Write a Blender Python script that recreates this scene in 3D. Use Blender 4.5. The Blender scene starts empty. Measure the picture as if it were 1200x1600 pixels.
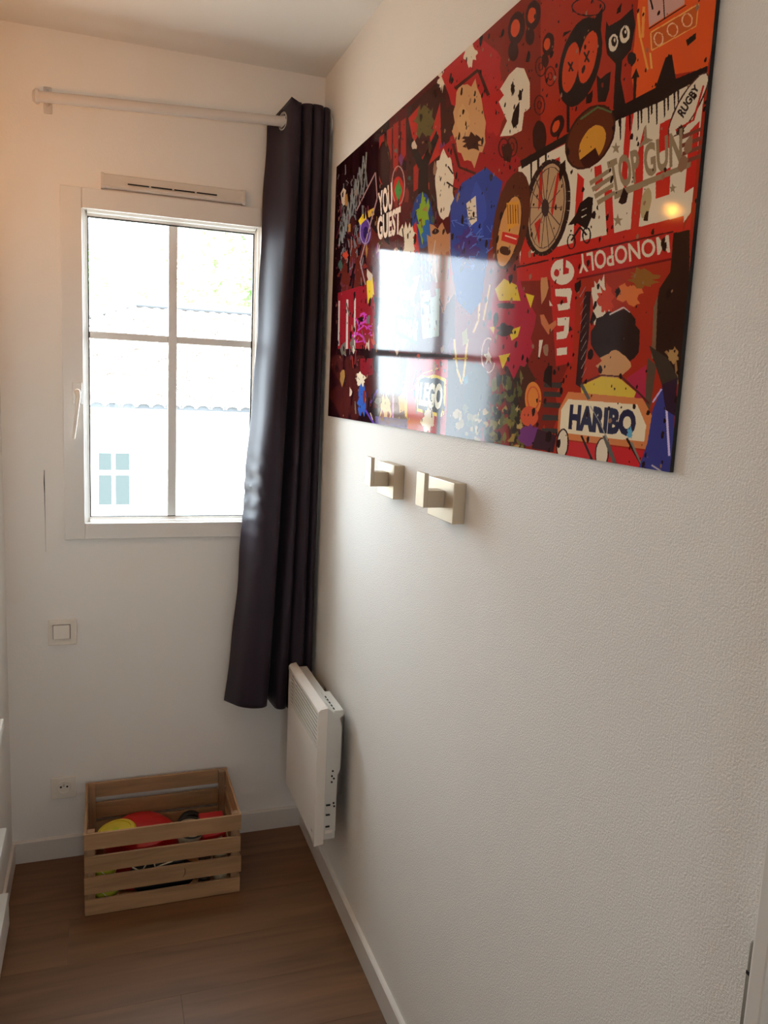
import bpy, bmesh, math, random
import numpy as np
from mathutils import Vector, Matrix

sc = bpy.context.scene
C = sc.collection
PI = math.pi

# ------------------------------------------------------------------ camera, sky, sun, exposure
cam = bpy.data.cameras.new('camera')
cam.sensor_fit = 'HORIZONTAL'
cam.sensor_width = 36.0
cam.lens = 36.0 * 1250.2 / 1200.0
cam.clip_start = 0.02
cam_o = bpy.data.objects.new('camera', cam)
C.objects.link(cam_o)
_r = Vector((0.94379007, -0.32747755, 0.0449306))
_u = Vector((0.00687929, 0.15535898, 0.98783413))
_w = Vector((0.33047387, 0.93199895, -0.14887908))
M4 = Matrix.Identity(4)
for i in range(3):
    M4[i][0], M4[i][1], M4[i][2] = _r[i], _u[i], -_w[i]
M4[0][3], M4[1][3], M4[2][3] = -0.66257, -2.59796, 1.54154
cam_o.matrix_world = M4
sc.camera = cam_o

world = bpy.data.worlds.new('overcast_sky')
sc.world = world
world.use_nodes = True
bg = world.node_tree.nodes['Background']
bg.inputs[0].default_value = (0.77, 0.91, 1.0, 1)
bg.inputs[1].default_value = 17.5

sun = bpy.data.lights.new('sun', 'SUN')
sun.energy = 12.0
sun.angle = 0.01
sun.color = (1.0, 0.95, 0.88)
sun_o = bpy.data.objects.new('sun', sun)
C.objects.link(sun_o)
sun_o.rotation_euler = Vector((-0.74, 0.24, -0.63)).to_track_quat('-Z', 'Y').to_euler()

portal = bpy.data.lights.new('window_portal', 'AREA')
portal.shape = 'RECTANGLE'
portal.size, portal.size_y = 0.50, 0.92
portal.cycles.is_portal = True
portal_o = bpy.data.objects.new('window_portal', portal)
C.objects.link(portal_o)
portal_o.location = (-0.455, 0.07, 1.566)
portal_o.rotation_euler = (-PI / 2, 0, 0)

portal2 = bpy.data.lights.new('fill_window_portal', 'AREA')
portal2.shape = 'RECTANGLE'
portal2.size, portal2.size_y = 0.46, 0.60
portal2.cycles.is_portal = True
portal2_o = bpy.data.objects.new('fill_window_portal', portal2)
C.objects.link(portal2_o)
portal2_o.location = (-0.59, -4.55, 1.29)
portal2_o.rotation_euler = (PI / 2, 0, 0)

sc.view_settings.view_transform = 'Standard'
sc.view_settings.look = 'None'
sc.view_settings.gamma = 1.0
sc.view_settings.use_curve_mapping = False
sc.view_settings.exposure = 0.22
sc.cycles.use_denoising = True
sc.cycles.max_bounces = 12
sc.cycles.diffuse_bounces = 6
sc.cycles.transparent_max_bounces = 12
sc.cycles.sample_clamp_indirect = 6.0
sc.cycles.caustics_reflective = False
sc.cycles.caustics_refractive = False

LAMP_GLOW = 260.0          # radiance of the bulbs
FILL_GLOW = 6.0  # glow of the added fill globe behind the camera

# ------------------------------------------------------------------ helpers
WL = {}                   # world location of every object


def lin(c):
    o = []
    for v in c[:3]:
        v = v / 255.0
        o.append(v / 12.92 if v <= 0.04045 else ((v + 0.055) / 1.055) ** 2.4)
    return tuple(o) + (1.0,)


def mat(name, col, rough=0.5, spec=0.5, metal=0.0, var=0.0, vscale=(8, 8, 8), bump=0.0, bscale=100.0, bdist=0.002,
        bdetail=3.0, emit=None, estr=0.0, sheen=0.0, rnd=0.0, coat=0.0):
    m = bpy.data.materials.new(name)
    m.use_nodes = True
    nt = m.node_tree
    b = nt.nodes['Principled BSDF']
    c = lin(col)
    b.inputs['Base Color'].default_value = c
    b.inputs['Roughness'].default_value = rough
    b.inputs['Specular IOR Level'].default_value = spec
    b.inputs['Metallic'].default_value = metal
    b.inputs['Coat Weight'].default_value = coat
    if sheen:
        b.inputs['Sheen Weight'].default_value = sheen
    tc = nt.nodes.new('ShaderNodeTexCoord')
    if var or rnd:
        mp = nt.nodes.new('ShaderNodeMapping')
        mp.inputs['Scale'].default_value = vscale
        oi = nt.nodes.new('ShaderNodeObjectInfo')
        ad = nt.nodes.new('ShaderNodeVectorMath')
        ad.operation = 'MULTIPLY_ADD'
        ad.inputs[1].default_value = (37, 53, 71)
        nt.links.new(oi.outputs['Random'], ad.inputs[0])
        nt.links.new(tc.outputs['Object'], ad.inputs[2])
        nt.links.new(ad.outputs[0], mp.inputs[0])
        nz = nt.nodes.new('ShaderNodeTexNoise')
        nz.inputs['Scale'].default_value = 1.0
        nz.inputs['Detail'].default_value = 5.0
        nz.inputs['Distortion'].default_value = 0.6
        nt.links.new(mp.outputs[0], nz.inputs['Vector'])
        rp = nt.nodes.new('ShaderNodeValToRGB')
        rp.color_ramp.elements[0].position = 0.3
        rp.color_ramp.elements[1].position = 0.7
        rp.color_ramp.elements[0].color = tuple(x * (1 - var) for x in c[:3]) + (1,)
        rp.color_ramp.elements[1].color = tuple(min(1, x * (1 + var)) for x in c[:3]) + (1,)
        nt.links.new(nz.outputs['Fac'], rp.inputs[0])
        out = rp.outputs[0]
        if rnd:
            hs = nt.nodes.new('ShaderNodeHueSaturation')
            mr = nt.nodes.new('ShaderNodeMapRange')
            mr.inputs['To Min'].default_value = 1 - rnd
            mr.inputs['To Max'].default_value = 1 + rnd
            nt.links.new(oi.outputs['Random'], mr.inputs['Value'])
            nt.links.new(mr.outputs[0], hs.inputs['Value'])
            nt.links.new(out, hs.inputs['Color'])
            out = hs.outputs[0]
        nt.links.new(out, b.inputs['Base Color'])
    if bump:
        n2 = nt.nodes.new('ShaderNodeTexNoise')
        n2.inputs['Scale'].default_value = bscale
        n2.inputs['Detail'].default_value = bdetail
        n2.inputs['Roughness'].default_value = 0.55
        nt.links.new(tc.outputs['Object'], n2.inputs['Vector'])
        bp = nt.nodes.new('ShaderNodeBump')
        bp.inputs['Strength'].default_value = bump
        bp.inputs['Distance'].default_value = bdist
        nt.links.new(n2.outputs['Fac'], bp.inputs['Height'])
        nt.links.new(bp.outputs[0], b.inputs['Normal'])
    if emit:
        b.inputs['Emission Color'].default_value = lin(emit)
        b.inputs['Emission Strength'].default_value = estr
    return m


def glass_mat(name, tint=(1, 1, 1, 1)):
    m = bpy.data.materials.new(name)
    m.use_nodes = True
    nt = m.node_tree
    nt.nodes.remove(nt.nodes['Principled BSDF'])
    tr = nt.nodes.new('ShaderNodeBsdfTransparent')
    tr.inputs[0].default_value = tint
    gl = nt.nodes.new('ShaderNodeBsdfGlossy')
    gl.inputs['Roughness'].default_value = 0.02
    fr = nt.nodes.new('ShaderNodeFresnel')
    fr.inputs[0].default_value = 1.3
    mx = nt.nodes.new('ShaderNodeMixShader')
    nt.links.new(fr.outputs[0], mx.inputs[0])
    nt.links.new(tr.outputs[0], mx.inputs[1])
    nt.links.new(gl.outputs[0], mx.inputs[2])
    nt.links.new(mx.outputs[0], nt.nodes['Material Output'].inputs[0])
    return m


def box(bm, x0, x1, y0, y1, z0, z1, bev=0.0):
    b2 = bmesh.new()
    v = [b2.verts.new(p) for p in ((x0, y0, z0), (x1, y0, z0), (x1, y1, z0), (x0, y1, z0),
                                   (x0, y0, z1), (x1, y0, z1), (x1, y1, z1), (x0, y1, z1))]
    for f in ((0, 3, 2, 1), (4, 5, 6, 7), (0, 1, 5, 4), (1, 2, 6, 5), (2, 3, 7, 6), (3, 0, 4, 7)):
        b2.faces.new([v[i] for i in f])
    if bev:
        bmesh.ops.bevel(b2, geom=list(b2.edges), offset=bev, segments=2, affect='EDGES', profile=0.6)
    tmp = bpy.data.meshes.new('tmp')
    b2.to_mesh(tmp)
    b2.free()
    bm.from_mesh(tmp)
    bpy.data.meshes.remove(tmp)
    return bm


def B(*a, bev=0.0):
    return box(bmesh.new(), *a, bev=bev)


def tube(bm, pts, rad, n=12, caps=True):
    """a round tube along a polyline; rad is a number or one radius per point"""
    pts = [Vector(p) for p in pts]
    rings = []
    up = None
    for i, p in enumerate(pts):
        d = (pts[min(i + 1, len(pts) - 1)] - pts[max(i - 1, 0)]).normalized()
        if up is None:
            up = Vector((0, 0, 1)) if abs(d.z) < 0.9 else Vector((1, 0, 0))
        a = d.cross(up).normalized()
        b = a.cross(d).normalized()
        up = b
        rr = rad[i] if isinstance(rad, (list, tuple)) else rad
        rings.append([bm.verts.new(p + rr * (math.cos(t) * a + math.sin(t) * b)) for t in [2 * PI * k / n for k in range(n)]])
    for r0, r1 in zip(rings, rings[1:]):
        for k in range(n):
            bm.faces.new((r0[k], r0[(k + 1) % n], r1[(k + 1) % n], r1[k]))
    if caps:
        bm.faces.new(rings[0])
        bm.faces.new(rings[-1])
    bmesh.ops.recalc_face_normals(bm, faces=bm.faces)
    return bm


def lathe(bm, prof, ctr, n=28, axis=(0, 0, 1)):
    """prof: (radius, height) pairs turned about axis through ctr"""
    ax = Vector(axis).normalized()
    a = ax.orthogonal().normalized()
    b = ax.cross(a)
    ctr = Vector(ctr)
    rings = []
    for r, h in prof:
        if r < 1e-6:
            rings.append([bm.verts.new(ctr + ax * h)])
        else:
            rings.append([bm.verts.new(ctr + ax * h + r * (math.cos(2 * PI * k / n) * a + math.sin(2 * PI * k / n) * b)) for k in range(n)])
    for r0, r1 in zip(rings, rings[1:]):
        for k in range(n):
            q = [r0[k % len(r0)], r0[(k + 1) % len(r0)], r1[(k + 1) % len(r1)], r1[k % len(r1)]]
            s = []
            for x in q:
                if x not in s:
                    s.append(x)
            if len(s) > 2:
                bm.faces.new(s)
    bmesh.ops.recalc_face_normals(bm, faces=bm.faces)
    return bm


def torus(bm, ctr, axis, R, r, n=28, m=10):
    ax = Vector(axis).normalized()
    a = ax.orthogonal().normalized()
    b = ax.cross(a)
    ctr = Vector(ctr)
    rings = []
    for i in range(n):
        d = math.cos(2 * PI * i / n) * a + math.sin(2 * PI * i / n) * b
        rings.append([bm.verts.new(ctr + (R + r * math.cos(2 * PI * k / m)) * d + r * math.sin(2 * PI * k / m) * ax) for k in range(m)])
    for i in range(n):
        for k in range(m):
            bm.faces.new((rings[i][k], rings[(i + 1) % n][k], rings[(i + 1) % n][(k + 1) % m], rings[i][(k + 1) % m]))
    bmesh.ops.recalc_face_normals(bm, faces=bm.faces)
    return bm


def prism(bm, poly, axis, a0, a1):
    """extrude a 2D polygon along an axis ('x','y','z')"""
    def P(q, a):
        return {'x': (a, q[0], q[1]), 'y': (q[0], a, q[1]), 'z': (q[0], q[1], a)}[axis]
    v0 = [bm.verts.new(P(q, a0)) for q in poly]
    v1 = [bm.verts.new(P(q, a1)) for q in poly]
    bm.faces.new(v0)
    bm.faces.new(v1[::-1])
    n = len(poly)
    for k in range(n):
        bm.faces.new((v0[k], v0[(k + 1) % n], v1[(k + 1) % n], v1[k]))
    bmesh.ops.recalc_face_normals(bm, faces=bm.faces)
    return bm


def obj(name, bm, m, parent=None, smooth=False, label=None):
    """link a bmesh given in world coordinates as ONE mesh object, its origin at its own centre"""
    me = bpy.data.meshes.new(name)
    lo = Vector((min(v.co.x for v in bm.verts), min(v.co.y for v in bm.verts), min(v.co.z for v in bm.verts)))
    hi = Vector((max(v.co.x for v in bm.verts), max(v.co.y for v in bm.verts), max(v.co.z for v in bm.verts)))
    c = (lo + hi) / 2
    bmesh.ops.translate(bm, verts=bm.verts, vec=-c)
    bm.to_mesh(me)
    bm.free()
    me.materials.append(m)
    if smooth:
        for p in me.polygons:
            p.use_smooth = True
        try:
            me.set_sharp_from_angle(angle=math.radians(35))
        except Exception:
            pass
    o = bpy.data.objects.new(name, me)
    C.objects.link(o)
    WL[o] = c
    if parent:
        o.parent = parent
        o.location = c - WL[parent]
    else:
        o.location = c
    if label:
        o['label'] = label
    return o


def thing(name, label, cat, loc, group=None):
    o = bpy.data.objects.new(name, None)
    o.empty_display_size = 0.05
    C.objects.link(o)
    o.location = loc
    WL[o] = Vector(loc)
    o['label'] = label
    o['category'] = cat
    if group:
        o['group'] = group
    return o


def tag(o, label, cat, group=None):
    o['label'] = label
    o['category'] = cat
    if group:
        o['group'] = group
    return o


def structure(o):
    o['kind'] = 'structure'
    return o


def copy_of(o, parent, wloc):
    c = o.copy()
    C.objects.link(c)
    c.parent = parent
    WL[c] = Vector(wloc)
    c.location = Vector(wloc) - (WL[parent] if parent else Vector())
    return c


# ------------------------------------------------------------------ materials
M = {}
M['plaster'] = mat('orange_peel_plaster', (236, 232, 226), 0.6, 0.35, bump=0.65, bscale=320, bdist=0.0020, bdetail=2.0)
M['wall'] = mat('painted_wall', (236, 232, 226), 0.6, 0.3, bump=0.25, bscale=180, bdist=0.0015)
M['ceiling'] = mat('ceiling_paint', (230, 227, 222), 0.8, 0.2)
M['white'] = mat('white_paint', (228, 224, 216), 0.4, 0.4)
M['upvc'] = mat('white_window_frame', (226, 222, 216), 0.3, 0.5)
M['rod'] = mat('off_white_rod', (208, 200, 192), 0.4, 0.4)
M['vent'] = mat('cream_vent_plastic', (214, 206, 197), 0.4, 0.4)
M['bar'] = mat('grey_white_glazing_bar', (232, 234, 234), 0.4, 0.4)
M['gasket'] = mat('black_gasket', (30, 30, 32), 0.6)
M['glass'] = glass_mat('window_glass')
M['skirting'] = mat('skirting_paint', (220, 214, 206), 0.35, 0.4)
M['plank'] = mat('brown_laminate_plank', (110, 77, 50), 0.42, 0.4, var=0.22, vscale=(2.2, 26, 10), rnd=0.10, bump=0.08, bscale=90, bdist=0.0008)
M['subfloor'] = mat('dark_floor_joint', (60, 44, 34), 0.8)
M['fabric'] = mat('plum_black_satin', (43, 33, 43), 0.47, 0.22, bump=0.06, bscale=900, bdist=0.0006, sheen=0.05)
M['steel'] = mat('brushed_steel', (190, 188, 184), 0.3, metal=1.0)
M['hinge'] = mat('grey_hinge_metal', (150, 146, 136), 0.45, metal=0.3)
M['nickel'] = mat('brushed_nickel', (206, 190, 166), 0.48, metal=0.45, bump=0.05, bscale=300, bdist=0.0005)
M['heater'] = mat('heater_enamel', (228, 218, 208), 0.32, 0.5)
M['heater_box'] = mat('heater_grey_box', (206, 203, 196), 0.4, 0.5)
M['dark'] = mat('dark_recess', (22, 20, 19), 0.8)
M['pine'] = mat('pine_slat', (168, 132, 96), 0.6, 0.3, var=0.20, vscale=(5, 60, 45), rnd=0.07, bump=0.15, bscale=120, bdist=0.0008)
M['pine_y'] = mat('pine_slat_end', (168, 132, 96), 0.6, 0.3, var=0.20, vscale=(60, 5, 45), rnd=0.07)
M['pine_z'] = mat('pine_post', (156, 122, 92), 0.6, 0.3, var=0.20, vscale=(60, 60, 6), rnd=0.07)
M['plastic'] = mat('white_plastic', (232, 224, 212), 0.3, 0.5)
M['red'] = mat('red_plastic', (190, 22, 26), 0.35)
M['yellow'] = mat('yellow_plastic', (208, 186, 40), 0.4)
M['felt'] = mat('yellow_green_felt', (186, 190, 52), 0.9, bump=0.5, bscale=400, bdist=0.002)
M['black'] = mat('black_plastic', (24, 22, 22), 0.45)
M['cream'] = mat('cream_enamel', (206, 192, 164), 0.35)
M['edge'] = mat('poster_black_edge', (20, 18, 18), 0.4)
M['bulb'] = mat('warm_bulb', (255, 240, 215), 0.4, emit=(255, 168, 58), estr=LAMP_GLOW)
M['bulb2'] = mat('warm_fill_globe', (255, 240, 215), 0.4, emit=(255, 168, 58), estr=FILL_GLOW)
M['render'] = mat('sunlit_render', (214, 208, 196), 0.9, 0.1)
M['fascia'] = mat('pale_yellow_cornice', (200, 184, 118), 0.9, 0.1)
M['tile'] = mat('pale_clay_tile', (205, 192, 180), 0.9, 0.1, rnd=0.06, var=0.1, vscale=(6, 6, 6))
M['roof_dark'] = mat('dark_roof_strip', (70, 72, 74), 0.9, 0.1)  # dark grey for shade in the eave hollows, and for the ridge mortar
M['ground'] = mat('pale_gravel', (176, 168, 156), 0.95, 0.1, var=0.15, vscale=(3, 3, 3))
M['farglass'] = mat('far_window_glass', (50, 56, 55), 0.4, 0.15)
M['bark'] = mat('tree_bark', (150, 138, 124), 0.9)
M['leaf'] = mat('leaf_green', (150, 176, 122), 0.8, 0.3, rnd=0.1)

# ------------------------------------------------------------------ room shell
WT = 0.25
X0 = -0.945               # left wall nib
XR = -1.34                # back of the recess on the left
YB = -4.4                 # wall behind the camera
H = 2.5
# back wall with the window opening
OX0, OX1, OZ0, OZ1 = -0.770, -0.158, 1.055, 2.080
bm = bmesh.new()
box(bm, -1.6, OX0, 0, WT, -0.15, H + 0.15)
box(bm, OX1, 0.20, 0, WT, -0.15, H + 0.15)
box(bm, OX0, OX1, 0, WT, -0.15, OZ0)
box(bm, OX0, OX1, 0, WT, OZ1, H + 0.15)
structure(obj('wall_back', bm, M['wall']))
# right wall with the doorway
DY0, DY1, DZ = -2.033, -2.87, 2.06
bm = bmesh.new()
box(bm, 0, 0.20, DY0, 0, 0, H)
box(bm, 0, 0.20, DY1, DY0, DZ, H)
box(bm, 0, 0.20, YB, DY1, 0, H)
structure(obj('wall_right', bm, M['plaster']))
bm = bmesh.new()
box(bm, -1.6, X0, -0.34, 0, 0, H)
box(bm, -1.6, XR, YB, -0.34, 0, H)
structure(obj('wall_left', bm, M['wall']))
bm = bmesh.new()
RX0, RX1, RZ0_, RZ1_ = -0.83, -0.35, 0.98, 1.60
box(bm, -1.6, RX0, YB - 0.2, YB, -0.15, H + 0.15)
box(bm, RX1, 0.20, YB - 0.2, YB, -0.15, H + 0.15)
box(bm, RX0, RX1, YB - 0.2, YB, -0.15, RZ0_)
box(bm, RX0, RX1, YB - 0.2, YB, RZ1_, H + 0.15)
structure(obj('wall_front', bm, M['wall']))
structure(obj('ceiling', B(-1.6, 0.20, YB, 0, H, H + 0.15), M['ceiling']))
fl = structure(obj('floor', B(-1.6, 0.20, YB, 0, -0.15, -0.008), M['subfloor']))
rng = random.Random(4)
y = 0.0
row = 0
edges = [0.0, -0.15]
while edges[-1] > YB:
    edges.append(max(YB, edges[-1] - 0.19))
joint = {4: -0.486}
for row, (ya, yb) in enumerate(zip(edges, edges[1:])):
    off = joint.get(row, rng.uniform(-1.2, -0.1))
    xs = [XR]
    k = off
    while k > XR + 0.1:
        k -= 1.25
    while k < -0.02:
        if k > XR + 0.05:
            xs.append(k)
        k += 1.25
    xs.append(0.0)
    for xa, xb in zip(xs, xs[1:]):
        xl = xa
        if ya > -0.30 and xl < X0:
            xl = X0
        if ya > -0.35 >= yb and xl < X0:
            xl = X0
        if xb - xl < 0.03:
            continue
        obj('plank', B(xl + 0.0003, xb - 0.0003, yb + 0.0003, ya - 0.0003, -0.008, 0.0), M['plank'], fl)

def skirting(name, x0, x1, y0, y1, axis):
    bm = bmesh.new()
    h = 0.072
    if axis == 'x':
        prism(bm, [(y0, 0), (y1, 0), (y1, h), (y0 + 0.004, h), (y0, h - 0.004)], 'x', x0, x1)
    else:
        prism(bm, [(x0, 0), (x1, 0), (x1, h), (x0 + 0.004, h), (x0, h - 0.004)], 'y', y0, y1)
    return structure(obj(name, bm, M['skirting']))
skirting('baseboard_back', X0, 0, -0.012, 0, 'x')
skirting('baseboard_right', -0.012, 0, -2.010, -0.012, 'y')
bm = bmesh.new()
box(bm, X0, X0 + 0.010, -0.338, -0.012, 0, 0.07, bev=0.002)
structure(obj('baseboard_left', bm, M['skirting']))

# plaster band around the window with a hairline crack on its left
bm = bmesh.new()
t = -0.0025
box(bm, -0.830, -0.776, t, 0, 0.998, 2.127)
box(bm, -0.188, -0.140, t, 0, 0.998, 2.127)
box(bm, -0.776, -0.188, t, 0, 0.998, 1.050)
box(bm, -0.776, -0.188, t, 0, 2.085, 2.127)
tr1 = structure(obj('trim_1', bm, M['wall']))
bm = bmesh.new()
tube(bm, [(-0.8305, -0.001, 1.262), (-0.8315, -0.001, 1.225), (-0.8303, -0.001, 1.19), (-0.8312, -0.001, 1.16), (-0.8306, -0.001, 1.09), (-0.8308, -0.001, 1.01)],
     [0.0012, 0.0018, 0.0016, 0.0008, 0.0003, 0.0002], 6)
obj('crack', bm, M['dark'], tr1, label='dark hairline crack in the paint')

# ------------------------------------------------------------------ window
win = thing('window_1', 'white framed window with four panes in the back wall', 'window', (-0.47, 0, 1.05))
del win['category']
win['kind'] = 'structure'
FX0, FX1, FZ0, FZ1 = -0.776, -0.150, 1.050, 2.086      # outer frame
GX0, GX1, GZ0, GZ1 = -0.703, -0.208, 1.114, 2.014      # visible glass
bm = bmesh.new()
fy0, fy1 = -0.014, 0.075
sb = 0.014
box(bm, FX0, GX0 - sb, fy0, fy1, FZ0, FZ1, bev=0.003)
box(bm, GX1 + sb, FX1, fy0, fy1, FZ0, FZ1, bev=0.003)
box(bm, GX0 - sb, GX1 + sb, fy0, fy1, FZ0, GZ0 - sb, bev=0.003)
box(bm, GX0 - sb, GX1 + sb, fy0, fy1, GZ1 + sb, FZ1, bev=0.003)
obj('frame', bm, M['upvc'], win)
for q in ((GX0 - sb, GX0, GZ0 - sb, GZ1 + sb, 'v', 1), (GX1, GX1 + sb, GZ0 - sb, GZ1 + sb, 'v', -1),
          (GX0, GX1, GZ0 - sb, GZ0, 'h', 1), (GX0, GX1, GZ1, GZ1 + sb, 'h', -1)):
    bm = bmesh.new()
    if q[4] == 'v':
        a, b = (q[0], q[1]) if q[5] > 0 else (q[1], q[0])
        prism(bm, [(a, -0.008), (a, 0.05), (b, 0.05), (b, 0.022), ((a + b) / 2, 0.016), ((a + b) / 2, 0.0)], 'z', q[2], q[3])
    else:
        a, b = (q[2], q[3]) if q[5] > 0 else (q[3], q[2])
        prism(bm, [(-0.008, a), (0.05, a), (0.05, b), (0.022, b), (0.016, (a + b) / 2), (0.0, (a + b) / 2)], 'x', q[0], q[1])
    obj('glazing_bead', bm, M['upvc'], win)
bm = bmesh.new()
g = 0.0035
box(bm, GX0, GX0 + g, 0.0235, 0.034, GZ0, GZ1)
box(bm, GX1 - g, GX1, 0.0235, 0.034, GZ0, GZ1)
box(bm, GX0 + g, GX1 - g, 0.0235, 0.034, GZ1 - g, GZ1)
box(bm, GX0 + g, GX1 - g, 0.0235, 0.034, GZ0, GZ0 + 0.002)
obj('gasket', bm, M['gasket'], win, label='thin black rubber seal')
VX0, VX1, HZ0, HZ1 = -0.470, -0.443, 1.660, 1.682
obj('glazing_bar', B(VX0, VX1, 0.024, 0.042, GZ0 + 0.002, GZ1 - g, bev=0.003), M['bar'], win)
bm = bmesh.new()
box(bm, GX0 + g, VX0, 0.025, 0.041, HZ0, HZ1, bev=0.003)
box(bm, VX1, GX1 - g, 0.025, 0.041, HZ0, HZ1, bev=0.003)
obj('glazing_bar', bm, M['bar'], win)
for xa, xb in ((GX0 + g, VX0), (VX1, GX1 - g)):
    for za, zb in ((GZ0, HZ0), (HZ1, GZ1 - g)):
        bm = bmesh.new()
        vs = [bm.verts.new(p) for p in ((xa, 0.033, za), (xb, 0.033, za), (xb, 0.033, zb), (xa, 0.033, zb))]
        bm.faces.new(vs)
        obj('pane', bm, M['glass'], win)
hd = obj('handle', B(-0.749, -0.721, -0.022, -0.013, 1.462, 1.528, bev=0.003), M['upvc'], win, label='white lever handle hanging down')
bm = bmesh.new()
tube(bm, [(-0.735, -0.021, 1.500), (-0.735, -0.036, 1.500), (-0.733, -0.052, 1.498), (-0.731, -0.058, 1.488), (-0.735, -0.058, 1.45), (-0.741, -0.056, 1.40), (-0.746, -0.054, 1.362)],
     [0.009, 0.009, 0.009, 0.0075, 0.0055, 0.005, 0.0045], 12)
obj('lever', bm, M['plastic'], hd, smooth=True)
# outer sill
obj('outer_sill', B(OX0, OX1, 0.076, WT + 0.04, OZ0 - 0.03, OZ0), M['white'], win)

# unseen second window behind the camera, added for fill daylight
win2 = thing('fill_window', 'added fill window, unseen, in the wall behind the camera', 'window', (-0.60, YB, RZ0_))
del win2['category']
win2['kind'] = 'structure'
bm = bmesh.new()
for q in ((RX0, RX0 + 0.05, RZ0_, RZ1_), (RX1 - 0.05, RX1, RZ0_, RZ1_), (RX0 + 0.05, RX1 - 0.05, RZ0_, RZ0_ + 0.05), (RX0 + 0.05, RX1 - 0.05, RZ1_ - 0.05, RZ1_), (-0.61, -0.57, RZ0_ + 0.05, RZ1_ - 0.05)):
    box(bm, q[0], q[1], YB - 0.10, YB - 0.05, q[2], q[3])
obj('frame', bm, M['upvc'], win2)
for xa, xb in ((RX0 + 0.05, -0.61), (-0.57, RX1 - 0.05)):
    bm = bmesh.new()
    bm.faces.new([bm.verts.new(p) for p in ((xa, YB - 0.075, RZ0_ + 0.05), (xb, YB - 0.075, RZ0_ + 0.05), (xb, YB - 0.075, RZ1_ - 0.05), (xa, YB - 0.075, RZ1_ - 0.05))])
    obj('pane', bm, M['glass'], win2)

# trickle vent above the window
vent = thing('air_vent', 'long cream slotted air vent on the wall above the window', 'vent', (-0.455, 0, 2.088))
bm = bmesh.new()
prism(bm, [(0, 2.090), (-0.020, 2.090), (-0.024, 2.095), (-0.012, 2.130), (0, 2.134)], 'x', -0.655, -0.255)
obj('body', bm, M['vent'], vent)
for x0 in (-0.664, -0.255):
    bm = bmesh.new()
    prism(bm, [(0, 2.088), (-0.022, 2.088), (-0.026, 2.095), (-0.014, 2.132), (0, 2.136)], 'x', x0, x0 + 0.009)
    obj('end_cap', bm, M['vent'], vent)
for k in range(4):
    xa = -0.590 + k * 0.066
    bm = bmesh.new()
    prism(bm, [(-0.0195, 2.1055), (-0.0235, 2.1045), (-0.0222, 2.1085), (-0.0182, 2.1095)], 'x', xa, xa + 0.060)
    obj('slot', bm, M['dark'], vent, label='dark narrow slot')

# ------------------------------------------------------------------ curtain rod and curtain
RY = -0.09
RZ0, RZ1, RXL = 2.291, 2.332, -0.822
rod = thing('curtain_rod', 'white round curtain rod across the back wall above the window', 'curtain rod', (-0.41, RY, 2.31))
def rz(x):
    return RZ0 + (RZ1 - RZ0) * (x - RXL) / (0 - RXL)
bm = bmesh.new()
tube(bm, [(RXL, RY, rz(RXL)), (-0.006, RY, rz(-0.006))], 0.0145, 16)
obj('pole', bm, M['rod'], rod, smooth=True)
bm = bmesh.new()
lathe(bm, [(0, 0), (0.026, 0), (0.026, 0.006), (0.019, 0.010), (0.019, 0.016), (0, 0.016)], (0, RY, rz(0)), 24, (-1, 0, 0))
obj('wall_socket', bm, M['rod'], rod, smooth=True)
bm = bmesh.new()
lathe(bm, [(0, 0), (0.018, 0), (0.020, 0.008), (0.012, 0.016), (0, 0.018)], (RXL + 0.001, RY, rz(RXL)), 20, (-1, 0, 0))
obj('finial', bm, M['rod'], rod, smooth=True)
bm = bmesh.new()
box(bm, -0.815, -0.793, -0.006, 0, 2.275, 2.345, bev=0.002)
tube(bm, [(-0.804, -0.004, 2.30), (-0.804, RY + 0.006, 2.285)], 0.006, 10)
obj('bracket', bm, M['rod'], rod)
bm = bmesh.new()
lathe(bm, [(0, 0), (0.005, 0), (0.004, 0.003), (0, 0.004)], (-0.804, -0.005, 2.334), 10, (0, -1, 0))
obj('screw', bm, M['steel'], rod)

cur = thing('curtain', 'dark plum eyelet curtain hanging in the corner right of the window', 'curtain', (-0.12, RY, 0.5))
TOP = [(-0.190, -0.042), (-0.176, -0.046), (-0.162, -0.060), (-0.149, -0.088), (-0.137, -0.124), (-0.126, -0.138), (-0.109, -0.136), (-0.102, -0.118),
       (-0.101, -0.065), (-0.099, -0.118), (-0.092, -0.134), (-0.076, -0.136), (-0.069, -0.120), (-0.068, -0.068), (-0.066, -0.120), (-0.058, -0.134),
       (-0.042, -0.136), (-0.036, -0.120), (-0.035, -0.070), (-0.033, -0.120), (-0.026, -0.130), (-0.014, -0.120), (-0.009, -0.100)]
BOT = [(-0.286, -0.046), (-0.270, -0.080), (-0.249, -0.124), (-0.224, -0.147), (-0.195, -0.153), (-0.175, -0.150), (-0.165, -0.135), (-0.160, -0.085),
       (-0.156, -0.045), (-0.148, -0.050), (-0.141, -0.095), (-0.132, -0.130), (-0.112, -0.134), (-0.100, -0.122), (-0.095, -0.096), (-0.087, -0.122),
       (-0.070, -0.134), (-0.054, -0.132), (-0.046, -0.118), (-0.041, -0.098), (-0.033, -0.120), (-0.020, -0.124), (-0.009, -0.100)]
def cr(P, t):
    n = len(P) - 1
    i = min(int(t * n), n - 1)
    f = t * n - i
    p0, p1, p2, p3 = P[max(i - 1, 0)], P[i], P[i + 1], P[min(i + 2, n)]
    return tuple(0.5 * (2 * b + (c - a) * f + (2 * a - 5 * b + 4 * c - d) * f * f + (3 * b - a - 3 * c + d) * f ** 3) for a, b, c, d in zip(p0, p1, p2, p3))
NC, NR = 160, 130
rngc = random.Random(8)
bm = bmesh.new()
grid = []
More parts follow.
